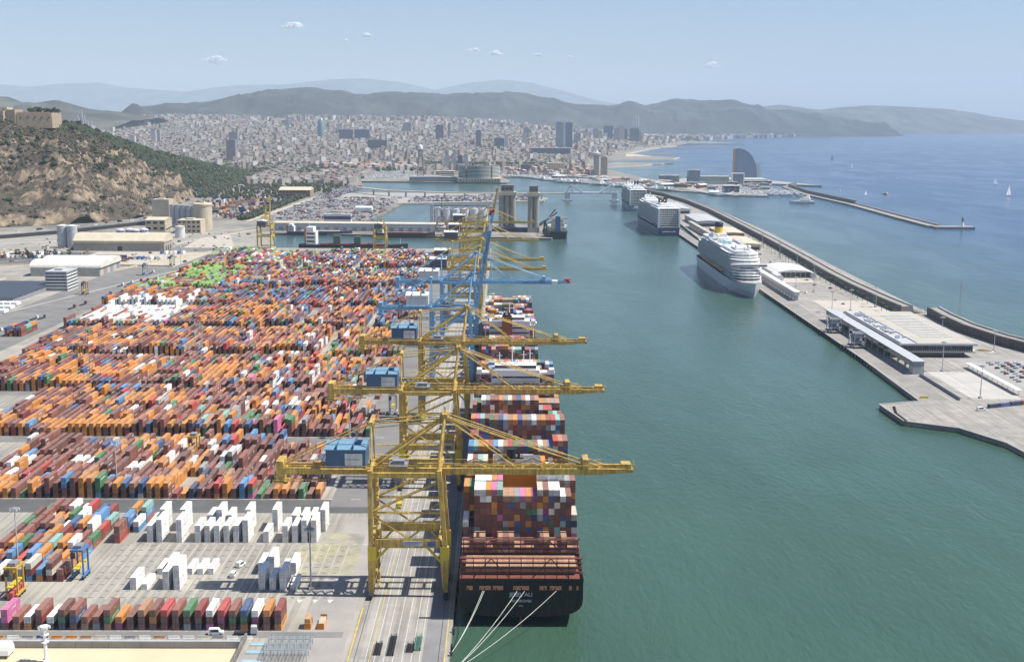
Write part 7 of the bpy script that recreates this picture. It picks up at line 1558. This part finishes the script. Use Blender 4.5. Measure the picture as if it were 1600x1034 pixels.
# ------------------------------------------------------------------ clouds and haze
CM = bpy.data.materials.new('cloud_white'); CM.use_nodes = True; N = CM.node_tree.nodes; L = CM.node_tree.links; N.clear()
co = N.new('ShaderNodeOutputMaterial'); df = N.new('ShaderNodeBsdfDiffuse'); tl = N.new('ShaderNodeBsdfTranslucent'); tp = N.new('ShaderNodeBsdfTransparent'); m1 = N.new('ShaderNodeMixShader'); m2 = N.new('ShaderNodeMixShader')
for s_ in (df, tl): s_.inputs[0].default_value = (1, 1, 1, 1)
L.new(df.outputs[0], m1.inputs[1]); L.new(tl.outputs[0], m1.inputs[2]); L.new(tp.outputs[0], m2.inputs[1]); L.new(m1.outputs[0], m2.inputs[2]); L.new(m2.outputs[0], co.inputs[0])
lw = N.new('ShaderNodeLayerWeight'); lw.inputs[0].default_value = .5; nz = N.new('ShaderNodeTexNoise'); nz.inputs['Scale'].default_value = .003; nz.inputs['Detail'].default_value = 7; g = N.new('ShaderNodeNewGeometry'); L.new(g.outputs['Position'], nz.inputs['Vector'])
mr = N.new('ShaderNodeMapRange'); mr.inputs[1].default_value = .25; mr.inputs[2].default_value = .85; mr.inputs[3].default_value = 1.6; mr.inputs[4].default_value = 0; L.new(lw.outputs['Facing'], mr.inputs[0]); mm = N.new('ShaderNodeMath'); mm.operation = 'MULTIPLY'; L.new(mr.outputs[0], mm.inputs[0]); L.new(nz.outputs[0], mm.inputs[1]); L.new(mm.outputs[0], m2.inputs[0])
for i, (x, z, w_, lb) in enumerate(((-5100, 2268, 620, 'largest small white cloud at the upper left'), (-3335, 2068, 330, 'small cloud right of the largest one'), (-3840, 1960, 170, 'tiny cloud below the two upper left clouds'), (-768, 1751, 360, 'faint puff above the middle of the city'), (-229, 1664, 420, 'faint wide puff right of the middle'), (1545, 1598, 180, 'tiny puff left of the right-hand cloud'), (4981, 1404, 480, 'flat white cloud on the right side'), (-7010, 1493, 620, 'thin pale cloud low on the left'), (773, 1639, 260, 'faint puff between the middle puffs and the tiny one'))):
    b = MB(); b.col = (1, 1, 1)
    for k in range(26):
        u = random.uniform(-1, 1); r = w_ * .26 * (1.1 - abs(u)) * random.uniform(.5, 1.2); b.blob((u * w_ * .5, random.uniform(-.3, .3) * w_, (1 - abs(u)) * w_ * random.uniform(-.05, .16)), r, k=.6)
    o = b.build('cloud', CM, smooth=True); sb = o.modifiers.new('s', 'SUBSURF'); sb.levels = 2; sb.render_levels = 2; o.location = (x * 2, 60000, 200 + (z - 200) * 2 + 100); o.scale = (2, 2, 2); tag(o, lb, 'cloud', 'small fair-weather clouds')
hm = bpy.data.materials.new('haze'); hm.use_nodes = True; N = hm.node_tree.nodes; N.clear(); out = N.new('ShaderNodeOutputMaterial'); pv = N.new('ShaderNodeVolumePrincipled')
pv.inputs['Color'].default_value = (.72, .86, 1.0, 1); pv.inputs['Density'].default_value = 3.0e-5; pv.inputs['Anisotropy'].default_value = 0; hm.node_tree.links.new(pv.outputs[0], out.inputs['Volume'])
b = MB(); b.box(-48000, 48000, -3000, 49000, -330, 1760); o = b.build('haze', hm, kind='stuff'); tag(o, 'pale blue summer haze over sea and city', 'haze')
